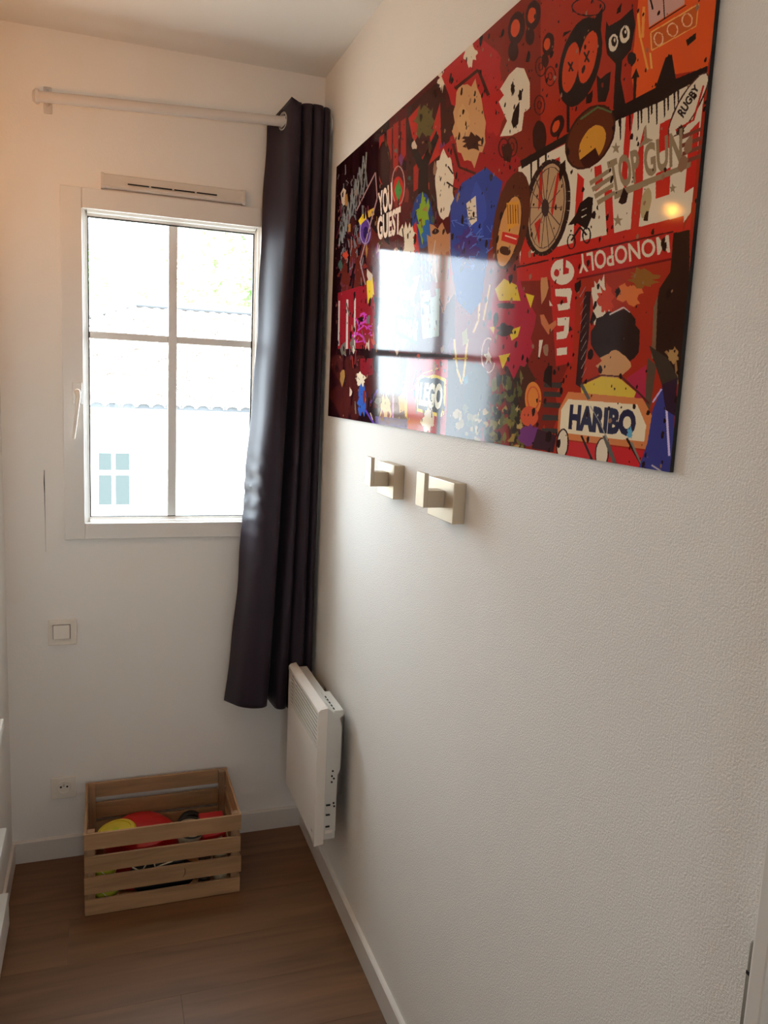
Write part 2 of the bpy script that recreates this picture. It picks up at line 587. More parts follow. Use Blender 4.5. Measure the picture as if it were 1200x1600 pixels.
for j in range(NR + 1):
    s = j / NR
    rowv = []
    for i in range(NC + 1):
        t = i / NC
        a, b = cr(TOP, t), cr(BOT, t)
        w = s ** 1.6
        x = a[0] * (1 - w) + b[0] * w
        wy = min(1.0, s * 3.2) if t > 0.30 else min(1.0, s * 2.0)
        yv = a[1] * (1 - wy) + b[1] * wy
        ztop = rz(a[0]) + float(np.interp(t, [0, 0.1, 0.2, 0.26, 0.6, 1], [-0.004, 0.030, 0.060, 0.044, 0.046, 0.036])) + 0.002 * math.sin(23 * t)
        zbot = 0.505 + 0.010 * math.sin(7 * t) - 0.010 * t
        z = ztop * (1 - s) + zbot * s
        # creases where the cloth was knocked against the window sill
        k = math.exp(-((z - 1.20) / 0.12) ** 2) * math.exp(-((t - 0.06) / 0.07) ** 2)
        yv += k * (0.0035 * math.sin(z * 88 + t * 70) + 0.003 * math.sin(z * 170 - t * 90 + 1))
        yv -= 0.006 * math.exp(-((z - 1.165 + t * 0.1) / 0.006) ** 2) * max(0.0, 1 - t * 8)
        x += k * 0.003 * math.sin(z * 120 + 2)
        yv += 0.0025 * math.sin(z * 6.5 + t * 40) * s
        x += (0.0025 * math.sin(z * 8 + 1) + 0.0015 * math.sin(z * 23)) * max(0, 1 - t * 6)
        x = min(x, -0.006)
        rowv.append(bm.verts.new((x, yv, z)))
    grid.append(rowv)
for j in range(NR):
    for i in range(NC):
        v = (grid[j][i], grid[j][i + 1], grid[j + 1][i + 1], grid[j + 1][i])
        cx = sum((q.co for q in v), Vector()) / 4
        if math.hypot(cx.y - RY, cx.z - rz(cx.x)) < 0.021:
            continue
        bm.faces.new(v)
panel = obj('fabric_panel', bm, M['fabric'], cur, smooth=True)
so = panel.modifiers.new('thick', 'SOLIDIFY')
so.thickness = 0.0016
# eyelets where the cloth crosses the rod
prev = None
last_x = -1
for i in range(NC + 1):
    x, yv = cr(TOP, i / NC)
    if prev and (prev[1] - RY) * (yv - RY) < 0 and x - last_x > 0.012:
        last_x = x
        xm, ym = (x + prev[0]) / 2, RY
        d = Vector((x - prev[0], yv - prev[1], 0)).normalized()
        n = Vector((d.y, -d.x, 0))
        bm = bmesh.new()
        torus(bm, (xm, ym, rz(xm)), n, 0.0235, 0.0042)
        obj('eyelet', bm, M['steel'], cur, smooth=True)
    prev = (x, yv)

# ------------------------------------------------------------------ poster
PU0, PV0, PW, PH = -0.188, 2.191, 1601, 732       # far edge, top edge, size in millimetres
PRINT = [
((34,10,16),(-118,-142,494,-74,701,804,15,870)),
((78,22,24),(460,-56,860,-61,982,802,576,785)),
((126,36,26),(847,-42,1200,-24,1318,785,965,791)),
((160,44,28),(1179,-33,1599,154,1688,753,1301,808)),
((64,26,22),(978,194,992,217,1007,226,932,249,926,235,930,256,870,249,811,216,762,244,717,215,649,153,598,145,646,124,536,81,568,59,590,36,667,39,697,24,725,68,800,79,848,80,893,106,927,119,945,129,992,151,1021,181)),
((84,30,24),(561,361,581,379,526,395,602,435,541,417,476,423,414,411,376,463,289,441,214,384,226,393,115,368,47,316,93,303,120,286,149,275,110,216,223,246,254,224,328,212,399,252,458,266,472,284,575,323,511,309,560,339)),
((70,26,24),(515,631,535,660,512,688,405,696,459,720,395,700,322,717,268,743,238,713,180,750,61,692,6,675,9,655,119,634,82,612,-43,565,109,536,123,531,197,502,232,494,307,545,347,560,372,575,417,562,405,580,468,611)),
((120,34,26),(1359,588,1344,609,1321,643,1337,671,1324,692,1310,710,1295,689,1277,711,1262,695,1223,664,1205,672,1183,633,1216,618,1165,584,1208,563,1181,538,1174,502,1217,482,1223,449,1240,474,1261,463,1283,453,1287,507,1321,527,1335,553,1357,563)),
((70,34,24),(1246,647,1245,673,1242,683,1263,696,1248,722,1235,736,1227,764,1212,726,1203,724,1191,751,1175,696,1174,710,1172,674,1155,649,1154,622,1150,598,1143,580,1174,593,1167,559,1182,524,1196,539,1217,573,1217,550,1223,574,1231,598,1257,618)),
((96,96,98),(97,262,106,248,95,246,87,260)),
((96,96,98),(95,246,86,257,97,259,106,248)),
((96,96,98),(227,265,208,233,199,232,217,264)),
((96,96,98),(199,232,229,262,238,262,208,233)),
((96,96,98),(217,66,217,79,226,81,226,68)),
((96,96,98),(217,79,211,91,220,93,226,81)),
((96,96,98),(253,80,237,79,241,82,258,83)),
((96,96,98),(243,82,273,79,266,76,235,79)),
((96,96,98),(104,150,82,128,72,127,94,148)),
((96,96,98),(72,127,91,148,101,149,82,128)),
((96,96,98),(99,98,88,93,81,94,93,98)),
((96,96,98),(90,94,89,66,78,64,79,92)),
((96,96,98),(263,213,266,194,256,193,254,211)),
((96,96,98),(256,193,274,236,283,237,266,194)),
((96,96,98),(64,119,75,135,86,136,75,121)),
((96,96,98),(86,137,92,119,81,117,75,134)),
((96,96,98),(256,239,250,244,259,246,265,242)),
((96,96,98),(250,245,273,264,281,264,259,245)),
((96,96,98),(184,207,164,188,155,187,174,206)),
((96,96,98),(155,187,186,203,193,203,163,187)),
((96,96,98),(86,181,96,194,106,195,97,182)),
((96,96,98),(106,195,91,177,81,176,96,194)),
((96,96,98),(192,257,191,251,182,249,182,256)),
((96,96,98),(191,251,187,228,177,226,182,249)),
((96,96,98),(58,218,79,228,87,227,66,218)),
((96,96,98),(88,228,60,196,49,195,77,227)),
((96,96,98),(189,311,200,315,206,313,195,310)),
((96,96,98),(208,315,208,296,198,294,198,313)),
((96,96,98),(199,304,201,302,192,300,189,302)),
((96,96,98),(192,299,181,303,190,306,201,302)),
((96,96,98),(263,77,275,99,284,100,272,79)),
((96,96,98),(284,101,287,97,278,94,275,98)),
((96,96,98),(255,202,257,198,247,196,246,200)),
((96,96,98),(247,196,233,220,242,222,257,198)),
((96,96,98),(187,109,187,108,177,106,177,107)),
((96,96,98),(186,108,180,98,170,96,177,106)),
((96,96,98),(193,218,197,216,188,214,184,216)),
((96,96,98),(197,215,173,197,164,197,188,215)),
((96,96,98),(89,191,106,213,116,214,99,192)),
((96,96,98),(106,212,104,212,113,215,116,215)),
((96,96,98),(129,265,132,239,122,237,119,263)),
((96,96,98),(130,237,103,229,98,231,125,239)),
((96,96,98),(224,128,211,133,220,136,233,131)),
((96,96,98),(220,136,224,103,214,101,211,134)),
((96,96,98),(92,175,77,158,67,157,82,174)),
((96,96,98),(67,157,91,173,100,174,77,158)),
((96,96,98),(132,168,113,157,104,157,124,168)),
((96,96,98),(114,159,127,149,117,146,103,156)),
((96,96,98),(93,275,90,256,80,255,82,274)),
((96,96,98),(80,255,89,296,100,297,90,256)),
((96,96,98),(25,26,12,37,23,40,36,29)),
((96,96,98),(23,40,24,39,12,36,12,37)),
((96,96,98),(215,201,209,229,219,231,225,203)),
((96,96,98),(219,231,236,206,226,204,209,229)),
((96,96,98),(103,210,100,214,110,216,114,212)),
((96,96,98),(100,214,97,217,108,219,110,216)),
((96,96,98),(46,106,69,135,79,136,57,108)),
((96,96,98),(75,134,47,128,46,131,73,137)),
((96,96,98),(147,294,155,290,146,287,137,291)),
((96,96,98),(156,289,133,260,123,259,146,288)),
((96,96,98),(246,81,261,112,270,113,255,83)),
((96,96,98),(270,113,255,64,245,62,261,112)),
((96,96,98),(279,320,286,322,288,319,281,318)),
((96,96,98),(291,321,279,309,270,309,283,320)),
((96,96,98),(110,218,105,197,94,196,100,216)),
((96,96,98),(94,195,85,224,96,226,105,198)),
((96,96,98),(117,173,114,196,124,198,128,175)),
((96,96,98),(124,198,139,147,129,144,114,196)),
((96,96,98),(86,122,108,144,118,145,96,123)),
((96,96,98),(118,145,87,103,77,102,108,144)),
((96,96,98),(234,279,248,272,239,269,225,277)),
((96,96,98),(239,270,240,291,250,292,248,271)),
((96,96,98),(183,310,175,323,185,325,193,311)),
((96,96,98),(185,324,175,288,164,287,175,323)),
((96,96,98),(260,128,269,136,278,136,268,128)),
((96,96,98),(278,137,279,123,270,121,269,135)),
((96,96,98),(122,120,137,129,146,130,131,120)),
((96,96,98),(136,129,142,147,152,149,147,130)),
((96,96,98),(87,181,67,148,56,146,76,180)),
((96,96,98),(56,146,62,201,73,202,67,148)),
((96,96,98),(252,279,247,285,256,287,261,280)),
((96,96,98),(256,287,270,275,261,272,247,285)),
((96,96,98),(187,115,170,97,160,95,178,113)),
((96,96,98),(160,96,193,121,202,121,169,96)),
((96,96,98),(271,189,265,205,275,207,280,191)),
((96,96,98),(275,207,287,164,278,162,265,205)),
((96,96,98),(198,84,187,105,196,107,207,86)),
((96,96,98),(196,107,188,66,178,64,187,105)),
((96,96,98),(293,184,277,162,268,161,284,183)),
((96,96,98),(268,160,277,196,286,198,277,162)),
((96,96,98),(80,277,80,307,91,309,91,278)),
((96,96,98),(90,309,106,267,95,265,80,307)),
((96,96,98),(105,164,91,171,101,174,115,167)),
((96,96,98),(101,174,93,131,82,129,90,172)),
((96,96,98),(287,153,290,151,282,148,279,151)),
((96,96,98),(290,150,278,125,269,124,281,149)),
((96,96,98),(295,320,308,299,299,297,286,319)),
((96,96,98),(299,297,277,325,286,326,308,299)),
((96,96,98),(286,214,294,224,303,225,295,215)),
((96,96,98),(302,225,287,215,279,215,295,225)),
((96,96,98),(121,107,103,89,93,88,111,106)),
((96,96,98),(94,89,131,107,138,107,102,89)),
((96,96,98),(221,228,236,224,228,221,213,225)),
((96,96,98),(235,222,211,214,206,216,230,223)),
((96,96,98),(145,269,159,259,149,256,135,267)),
((96,96,98),(149,256,129,269,139,271,159,259)),
((96,96,98),(203,212,189,181,179,179,193,211)),
((96,96,98),(179,179,180,182,190,184,189,181)),
((96,96,98),(168,71,153,76,162,80,177,75)),
((96,96,98),(153,77,162,89,172,90,162,79)),
((96,96,98),(186,277,172,275,173,278,186,280)),
((96,96,98),(178,278,198,254,188,252,168,276)),
((96,96,98),(267,119,280,150,289,152,276,121)),
((96,96,98),(289,152,285,112,276,110,280,150)),
((96,96,98),(78,170,93,160,83,157,67,167)),
((96,96,98),(93,159,91,149,80,147,82,157)),
((96,96,98),(253,81,250,104,259,106,262,83)),
((96,96,98),(254,107,271,110,271,108,254,104)),
((96,96,98),(270,261,274,243,265,241,261,259)),
((96,96,98),(272,241,262,238,259,240,268,243)),
((96,96,98),(238,236,225,208,216,206,228,235)),
((96,96,98),(216,207,248,257,257,258,225,208)),
((96,96,98),(192,198,204,197,198,194,185,194)),
((96,96,98),(205,195,187,185,179,185,197,195)),
((96,96,98),(100,45,105,41,95,38,90,42)),
((96,96,98),(106,41,100,17,89,15,95,39)),
((96,96,98),(130,81,113,62,103,61,120,79)),
((96,96,98),(104,61,133,76,140,76,112,61)),
((96,96,98),(159,209,144,176,134,174,149,208)),
((96,96,98),(134,174,150,208,160,209,144,176)),
((96,96,98),(204,173,213,188,223,190,214,174)),
((96,96,98),(223,190,204,172,195,171,213,189)),
((96,96,98),(155,108,152,111,162,114,165,111)),
((96,96,98),(152,112,174,138,183,140,162,113)),
((96,96,98),(127,213,106,182,95,181,117,212)),
((96,96,98),(95,181,121,236,131,237,106,182)),
((96,96,98),(101,241,115,231,104,229,91,239)),
((96,96,98),(104,229,101,263,112,265,115,231)),
((96,96,98),(145,231,154,238,164,239,154,231)),
((96,96,98),(154,238,161,258,171,259,164,239)),
((90,40,50),(403,544,381,521,370,521,392,544)),
((90,40,50),(370,521,408,557,418,556,381,521)),
((90,40,50),(267,258,272,264,284,265,278,259)),
((90,40,50),(284,266,279,241,268,239,272,264)),
((90,40,50),(193,285,207,314,219,315,205,286)),
((90,40,50),(220,315,227,292,215,290,207,313)),
((90,40,50),(202,229,175,199,163,198,190,228)),
((90,40,50),(163,198,187,218,198,219,175,199)),
((90,40,50),(206,512,208,515,220,515,218,512)),
((90,40,50),(220,515,201,484,189,484,208,515)),
((90,40,50),(140,160,144,189,157,191,153,163)),
((90,40,50),(157,191,159,147,146,144,144,189)),
((90,40,50),(365,478,378,500,389,500,376,478)),
((90,40,50),(389,501,389,495,378,494,378,500)),
((90,40,50),(215,554,235,535,223,534,203,552)),
((90,40,50),(223,534,217,565,229,566,235,535)),
((90,40,50),(211,348,214,372,226,373,224,349)),
((90,40,50),(226,373,226,368,214,367,214,372)),
((90,40,50),(205,509,225,508,220,504,200,506)),
((90,40,50),(216,505,203,531,215,532,228,507)),
((90,40,50),(305,339,291,328,281,328,295,339)),
((90,40,50),(291,330,311,324,302,321,281,326)),
((90,40,50),(349,254,365,247,355,244,339,251)),
((90,40,50),(355,244,360,266,370,267,366,246)),
((90,40,50),(226,345,234,350,244,350,236,345)),
((90,40,50),(245,351,226,328,214,327,233,350)),
((90,40,50),(265,533,268,510,256,509,253,533)),
((90,40,50),(256,509,270,546,282,546,268,510)),
((90,40,50),(345,221,352,200,341,197,334,219)),
((90,40,50),(341,197,339,208,350,210,352,200)),
((90,40,50),(156,500,135,500,139,504,159,504)),
((90,40,50),(143,504,179,489,168,487,131,501)),
((90,40,50),(145,504,143,516,156,517,159,504)),
((90,40,50),(156,516,133,495,120,495,143,517)),
((90,40,50),(118,404,100,429,113,431,131,406)),
((90,40,50),(113,430,108,417,95,416,99,429)),
((90,40,50),(49,200,63,183,50,180,35,197)),
((90,40,50),(50,179,19,205,33,209,63,183)),
((90,40,50),(168,125,189,110,178,106,156,121)),
((90,40,50),(180,106,133,107,141,111,188,110)),
((90,40,50),(286,448,266,438,257,439,276,449)),
((90,40,50),(256,438,253,444,264,445,267,439)),
((90,40,50),(323,451,343,466,353,466,333,451)),
((90,40,50),(353,466,351,463,340,463,343,466)),
((90,40,50),(209,212,215,204,203,201,197,210)),
((90,40,50),(205,200,178,203,187,207,214,204)),
((90,40,50),(331,192,334,187,323,184,320,189)),
((90,40,50),(334,187,329,173,318,171,323,185)),
((90,40,50),(364,252,368,249,357,246,353,250)),
((90,40,50),(359,246,334,249,342,253,366,249)),
((90,40,50),(81,112,53,87,40,86,68,111)),
((90,40,50),(39,85,47,114,60,116,53,88)),
((90,40,50),(255,556,279,583,291,583,267,555)),
((90,40,50),(291,583,253,552,242,552,280,584)),
((90,40,50),(142,369,151,387,163,387,155,370)),
((90,40,50),(163,388,164,357,151,355,151,386)),
((90,40,50),(210,346,182,317,170,316,198,345)),
((90,40,50),(172,317,193,324,200,322,180,315)),
((90,40,50),(291,232,270,212,259,211,280,231)),
((90,40,50),(261,212,267,215,275,214,269,211)),
((90,40,50),(227,320,219,327,231,329,239,322)),
((90,40,50),(219,327,216,341,228,343,231,329)),
((90,40,50),(384,449,381,449,387,453,390,452)),
((90,40,50),(389,452,392,428,382,427,379,450)),
((90,40,50),(208,345,190,320,177,319,196,344)),
((90,40,50),(178,320,211,339,222,339,189,320)),
((90,40,50),(267,528,270,516,258,515,255,527)),
((90,40,50),(261,517,279,522,286,520,268,515)),
((90,40,50),(75,406,51,392,39,393,63,406)),
((90,40,50),(39,393,83,418,95,417,51,392)),
((90,40,50),(56,292,51,290,44,292,49,294)),
((90,40,50),(41,290,30,294,43,298,54,293)),
((90,40,50),(57,214,53,239,67,241,71,217)),
((90,40,50),(67,240,49,227,36,227,54,240)),
((90,40,50),(131,357,125,354,115,355,121,358)),
((90,40,50),(124,357,143,355,134,351,116,353)),
((90,40,50),(65,139,45,156,58,159,78,143)),
((90,40,50),(47,158,79,170,87,169,55,157)),
((90,40,50),(257,134,267,151,278,152,269,136)),
((90,40,50),(278,153,279,138,267,136,266,150)),
((90,40,50),(184,312,197,301,185,299,171,310)),
((90,40,50),(185,299,173,309,185,311,197,301)),
((90,40,50),(384,483,404,501,414,501,394,482)),
((90,40,50),(414,501,383,468,373,468,404,501)),
((90,40,50),(204,226,202,236,214,238,216,228)),
((90,40,50),(212,239,235,237,227,233,204,235)),
((90,40,50),(301,173,298,198,309,200,312,175)),
((90,40,50),(309,200,295,167,284,165,298,198)),
((90,40,50),(42,119,67,152,81,154,55,121)),
((90,40,50),(81,154,61,101,47,99,67,152)),
((90,40,50),(136,203,146,215,158,216,148,204)),
((90,40,50),(158,216,145,205,133,204,146,215)),
((90,40,50),(88,340,115,358,127,357,101,340)),
((90,40,50),(125,357,78,338,68,339,116,358)),
((90,40,50),(286,240,304,241,299,237,282,236)),
((90,40,50),(306,239,297,234,288,235,297,239)),
((90,40,50),(405,475,405,456,395,455,394,474)),
((90,40,50),(405,456,398,449,388,449,395,456)),
((90,40,50),(282,509,267,509,269,512,284,512)),
((90,40,50),(273,512,286,507,276,504,263,509)),
((90,40,50),(326,538,335,537,329,534,320,535)),
((90,40,50),(337,536,347,529,337,527,327,534)),
((90,40,50),(312,415,326,435,337,435,323,415)),
((90,40,50),(336,434,310,420,301,421,327,435)),
((90,40,50),(201,410,226,419,235,418,210,408)),
((90,40,50),(234,417,185,404,178,406,227,420)),
((90,40,50),(314,513,323,530,335,530,325,513)),
((90,40,50),(325,529,297,535,305,538,333,532)),
((90,40,50),(304,392,325,414,335,414,314,392)),
((90,40,50),(332,413,295,406,291,409,328,415)),
((90,40,50),(292,216,304,222,313,222,301,216)),
((90,40,50),(303,221,280,228,290,231,313,224)),
((90,40,50),(115,376,110,361,96,360,102,374)),
((90,40,50),(97,360,105,373,118,374,110,361)),
((90,40,50),(162,544,136,515,123,515,149,545)),
((90,40,50),(123,515,151,564,164,564,136,515)),
((90,40,50),(290,455,290,464,302,465,301,456)),
((90,40,50),(302,465,292,442,280,442,290,464)),
((90,40,50),(195,122,176,132,188,135,207,126)),
((90,40,50),(183,136,188,136,185,133,181,132)),
((30,10,16),(137,407,131,415,151,418,156,410)),
((30,10,16),(151,417,158,376,139,373,131,415)),
((30,10,16),(89,599,73,576,52,577,69,599)),
((30,10,16),(54,578,97,598,115,595,72,575)),
((30,10,16),(370,388,372,363,356,361,353,386)),
((30,10,16),(356,361,363,413,379,415,372,363)),
((30,10,16),(282,541,286,508,268,507,265,540)),
((30,10,16),(268,507,278,547,295,548,286,508)),
((30,10,16),(132,85,150,86,143,80,124,78)),
((30,10,16),(137,81,134,111,153,115,156,85)),
((30,10,16),(348,652,346,674,363,674,365,652)),
((30,10,16),(346,674,350,684,366,684,363,674)),
((30,10,16),(353,167,335,143,319,141,338,165)),
((30,10,16),(320,142,358,165,371,165,333,142)),
((30,10,16),(283,274,282,265,265,262,266,271)),
((30,10,16),(265,262,260,276,277,279,282,265)),
((30,10,16),(301,642,313,674,331,674,318,642)),
((30,10,16),(315,675,323,680,338,677,329,673)),
((30,10,16),(270,190,292,227,308,229,287,192)),
((30,10,16),(309,230,307,201,290,198,292,227)),
((30,10,16),(292,223,307,231,320,230,304,222)),
((30,10,16),(322,231,292,190,275,188,305,230)),
((30,10,16),(401,691,386,714,402,715,417,692)),
((30,10,16),(402,714,410,667,394,666,386,715)),
((30,10,16),(198,556,212,521,193,519,179,555)),
((30,10,16),(202,517,189,517,190,522,203,523)),
((30,10,16),(301,294,323,332,339,333,318,296)),
((30,10,16),(329,330,312,329,317,334,334,335)),
((30,10,16),(145,113,145,78,126,74,126,109)),
((30,10,16),(126,73,109,99,128,103,145,78)),
((30,10,16),(248,181,230,205,247,209,265,185)),
((30,10,16),(231,207,245,216,260,216,246,207)),
((30,10,16),(366,329,365,330,380,334,381,333)),
((30,10,16),(365,332,374,339,388,338,379,332)),
((30,10,16),(276,468,297,470,297,465,277,463)),
((30,10,16),(289,466,267,481,284,484,305,469)),
((30,10,16),(124,253,149,258,153,254,128,248)),
((30,10,16),(160,257,133,213,113,211,141,255)),
((30,10,16),(212,435,189,442,205,446,227,439)),
((30,10,16),(206,445,230,405,212,402,188,443)),
((30,10,16),(297,375,303,365,287,362,280,372)),
((30,10,16),(286,362,292,391,309,393,304,364)),
((30,10,16),(3,74,18,114,39,118,24,78)),
((30,10,16),(39,117,9,71,-12,68,18,114)),
((30,10,16),(272,283,264,268,247,266,255,281)),
((30,10,16),(246,266,250,287,267,290,264,268)),
((30,10,16),(167,305,176,270,157,266,148,302)),
((30,10,16),(157,266,154,321,173,323,176,269)),
((30,10,16),(157,207,170,189,151,185,138,202)),
((30,10,16),(152,184,122,194,140,199,169,190)),
((30,10,16),(292,157,282,143,265,141,275,155)),
((30,10,16),(267,142,292,155,304,154,280,142)),
((30,10,16),(335,204,330,214,346,218,351,208)),
((30,10,16),(345,218,367,208,352,203,330,213)),
((30,10,16),(115,135,113,111,93,107,95,131)),
((30,10,16),(93,107,115,161,134,164,113,111)),
((30,10,16),(92,232,110,246,128,247,111,233)),
((30,10,16),(129,248,126,224,106,221,109,245)),
((30,10,16),(90,240,103,224,84,220,70,236)),
((30,10,16),(85,219,62,227,80,233,102,225)),
((30,10,16),(216,331,233,307,215,304,198,328)),
((30,10,16),(215,304,177,360,196,363,233,307)),
((30,10,16),(409,690,411,723,427,722,425,690)),
((30,10,16),(427,722,440,669,425,669,411,723)),
((30,10,16),(356,603,363,604,372,600,364,598)),
((30,10,16),(375,601,357,588,341,589,360,603)),
((30,10,16),(111,101,114,85,94,81,91,97)),
((30,10,16),(113,86,122,69,103,64,94,81)),
((30,10,16),(394,517,415,546,431,546,409,517)),
((30,10,16),(431,546,427,523,411,523,415,546)),
((30,10,16),(81,536,60,519,40,520,61,537)),
((30,10,16),(40,520,71,540,90,538,60,519)),
((30,10,16),(259,665,262,652,244,652,240,664)),
((30,10,16),(244,652,232,693,250,693,262,652)),
((30,10,16),(269,566,259,542,241,542,251,566)),
((30,10,16),(241,542,256,590,274,590,259,542)),
((30,10,16),(132,570,157,595,176,593,151,569)),
((30,10,16),(176,594,163,530,143,530,157,594)),
((30,10,16),(330,615,307,598,290,600,314,617)),
((30,10,16),(290,599,303,619,320,618,307,598)),
((30,10,16),(222,371,231,334,213,331,204,368)),
((30,10,16),(215,330,181,336,194,341,228,335)),
((30,10,16),(48,89,78,123,98,125,68,92)),
((30,10,16),(97,125,45,87,26,85,79,123)),
((30,10,16),(149,262,143,272,162,276,168,266)),
((30,10,16),(162,276,171,255,152,252,142,273)),
((30,10,16),(102,263,83,265,96,271,116,269)),
((30,10,16),(98,270,128,261,110,255,81,265)),
((30,10,16),(39,157,33,164,53,169,59,162)),
((30,10,16),(53,169,73,155,53,150,33,164)),
((30,10,16),(370,473,365,464,349,463,353,473)),
((30,10,16),(349,463,355,487,372,488,366,464)),
((30,10,16),(240,510,236,490,217,489,222,509)),
((30,10,16),(217,489,226,524,244,525,236,490)),
((30,10,16),(57,322,57,352,78,355,78,324)),
((30,10,16),(77,355,100,317,80,314,57,352)),
((30,10,16),(412,572,402,569,392,573,403,576)),
((30,10,16),(389,571,386,596,402,597,405,571)),
((30,10,16),(328,632,342,644,358,643,343,630)),
((30,10,16),(359,643,355,636,338,636,342,644)),
((116,118,116),(67,236,72,178,57,175,52,234)),
((116,118,116),(57,175,85,230,99,232,72,177)),
((116,118,116),(100,232,105,173,90,170,85,229)),
((116,118,116),(103,209,108,152,94,149,88,207)),
((116,118,116),(94,150,120,203,135,205,108,152)),
((116,118,116),(135,206,140,147,125,145,120,203)),
((116,118,116),(138,184,143,127,129,124,124,181)),
((116,118,116),(129,125,155,178,169,180,143,127)),
((116,118,116),(169,180,173,123,159,120,155,178)),
((116,118,116),(172,159,177,103,163,100,158,156)),
((116,118,116),(163,101,188,153,202,155,177,103)),
((116,118,116),(202,156,206,100,193,96,188,153)),
((116,118,116),(205,134,209,80,196,77,191,132)),
((116,118,116),(196,77,221,129,234,132,209,80)),
((116,118,116),(234,132,238,77,225,73,221,129)),
((116,118,116),(237,111,241,58,228,54,224,108)),
((116,118,116),(228,55,252,106,265,108,241,57)),
((116,118,116),(265,109,269,54,256,51,252,106)),
((116,118,116),(268,88,272,36,259,33,255,85)),
((116,118,116),(259,33,283,84,295,86,272,36)),
((116,118,116),(295,86,299,33,286,30,283,83)),
((104,106,106),(157,192,170,148,157,145,145,190)),
((104,106,106),(157,146,175,188,188,190,170,148)),
((104,106,106),(192,174,204,131,192,128,179,172)),
((104,106,106),(192,128,209,171,221,173,204,131)),
((104,106,106),(225,157,237,114,225,112,213,154)),
((104,106,106),(225,112,242,153,254,155,237,114)),
((104,106,106),(257,140,269,98,257,95,246,137)),
((104,106,106),(257,96,274,137,285,139,268,98)),
((104,106,106),(289,124,299,83,288,80,277,121)),
((104,106,106),(288,80,305,121,316,123,299,82)),
((84,54,120),(359,242,358,252,354,261,346,267,334,271,321,272,307,270,293,264,279,257,269,247,261,237,257,226,258,216,263,207,272,201,283,197,297,197,311,199,325,205,338,212,348,222,355,232)),
((150,130,170),(349,241,349,249,357,251,357,242)),
((150,130,170),(349,249,345,256,353,258,357,251)),
((150,130,170),(345,256,338,262,345,264,353,258)),
((150,130,170),(338,262,328,265,335,267,345,264)),
((150,130,170),(329,265,317,265,322,268,334,267)),
((150,130,170),(320,265,307,263,307,266,320,268)),
((150,130,170),(309,264,297,260,292,261,305,265)),
((150,130,170),(298,260,286,254,279,254,291,260)),
((150,130,170),(287,254,277,246,269,245,279,253)),
((150,130,170),(277,246,271,237,262,236,269,245)),
((150,130,170),(271,237,268,227,259,226,262,236)),
((150,130,170),(268,228,268,219,260,217,259,226)),
((150,130,170),(268,219,273,212,264,210,260,217)),
((150,130,170),(273,212,280,206,272,204,264,210)),
((150,130,170),(280,207,290,204,283,201,272,204)),
((150,130,170),(289,204,301,203,296,200,284,201)),
((150,130,170),(299,203,311,205,311,203,298,201)),
((150,130,170),(309,205,322,209,326,208,314,204)),
((150,130,170),(320,209,332,216,338,215,327,209)),
((150,130,170),(331,215,340,223,348,224,339,216)),
((150,130,170),(340,223,346,232,354,233,348,224)),
((150,130,170),(346,232,349,241,357,242,354,233)),
((40,24,70),(337,242,337,247,335,251,331,253,327,255,321,256,314,255,308,252,302,249,297,245,294,240,293,235,293,230,295,226,299,224,304,222,310,222,316,223,322,225,328,228,333,233,336,237)),
((208,176,48),(242,195,302,181,316,203,261,210)),
((190,150,60),(324,185,377,187,380,205,332,203)),
((150,120,120),(225,167,380,103,371,100,215,164)),
((150,120,120),(371,100,395,168,404,169,380,102)),
((150,120,120),(395,167,269,307,279,309,404,170)),
((150,120,120),(269,308,349,400,358,400,279,309)),
((60,26,22),(591,12,808,13,863,286,707,284,617,198)),
((170,44,36),(602,36,671,29,694,82,643,101)),
((170,44,36),(741,114,788,58,810,163,728,171)),
((150,40,32),(650,153,716,140,711,204,658,207)),
((36,22,20),(633,85,703,150,776,110,791,127,736,173,773,289,687,273,683,165,614,94)),
((92,80,44),(764,88,751,95,744,98,766,104,746,113,726,106,720,108,702,96,693,91,677,100,661,87,659,78,665,67,636,52,649,50,659,46,664,32,674,27,676,42,695,36,707,41,731,56,740,62,750,56,747,74,747,75)),
((212,196,172),(807,21,807,24,810,34,805,29,801,32,797,45,794,27,789,37,786,29,780,28,776,26,781,24,765,14,769,9,780,9,766,0,775,-8,778,-5,782,2,783,-13,788,1,793,7,795,-4,802,6,808,16,806,17)),
((150,40,34),(395,22,434,23,449,136,431,144,409,127)),
((150,40,34),(453,22,489,24,499,96,482,104,461,87)),
((150,40,34),(498,22,534,23,548,129,532,137,512,121)),
((150,40,34),(551,28,585,30,597,113,581,120,562,104)),
((50,22,20),(492,106,492,120,488,132,481,141,470,147,458,148,444,145,429,138,416,127,405,113,397,98,393,82,393,68,397,55,405,46,416,41,429,41,443,44,457,52,470,63,480,76,488,91)),
((226,206,188),(403,157,507,152,521,219,421,216),'YOU',0.04),
((226,206,188),(406,216,578,221,583,285,419,274),'GUEST',0.04),
((178,36,30),(595,194,595,203,592,211,586,217,577,221,567,222,555,219,544,214,533,207,524,198,518,187,515,177,515,167,519,159,526,153,535,149,545,149,557,152,568,157,578,164,587,173,592,183)),
((170,130,120),(594,179,594,191,601,193,601,181)),
((170,130,120),(594,191,591,201,597,203,601,193)),
((170,130,120),(591,201,584,209,591,211,597,203)),
((170,130,120),(584,209,575,213,581,216,590,211)),
((170,130,120),(576,213,564,214,569,217,580,216)),
((170,130,120),(566,215,554,212,554,214,567,217)),
((170,130,120),(556,213,543,207,539,208,552,214)),
((170,130,120),(544,207,532,198,526,198,538,207)),
((170,130,120),(532,199,522,187,516,186,526,198)),
((170,130,120),(523,187,515,175,509,173,516,186)),
((170,130,120),(515,175,512,162,505,160,509,173)),
((170,130,120),(512,162,512,149,505,148,505,160)),
((170,130,120),(512,149,516,139,509,137,505,148)),
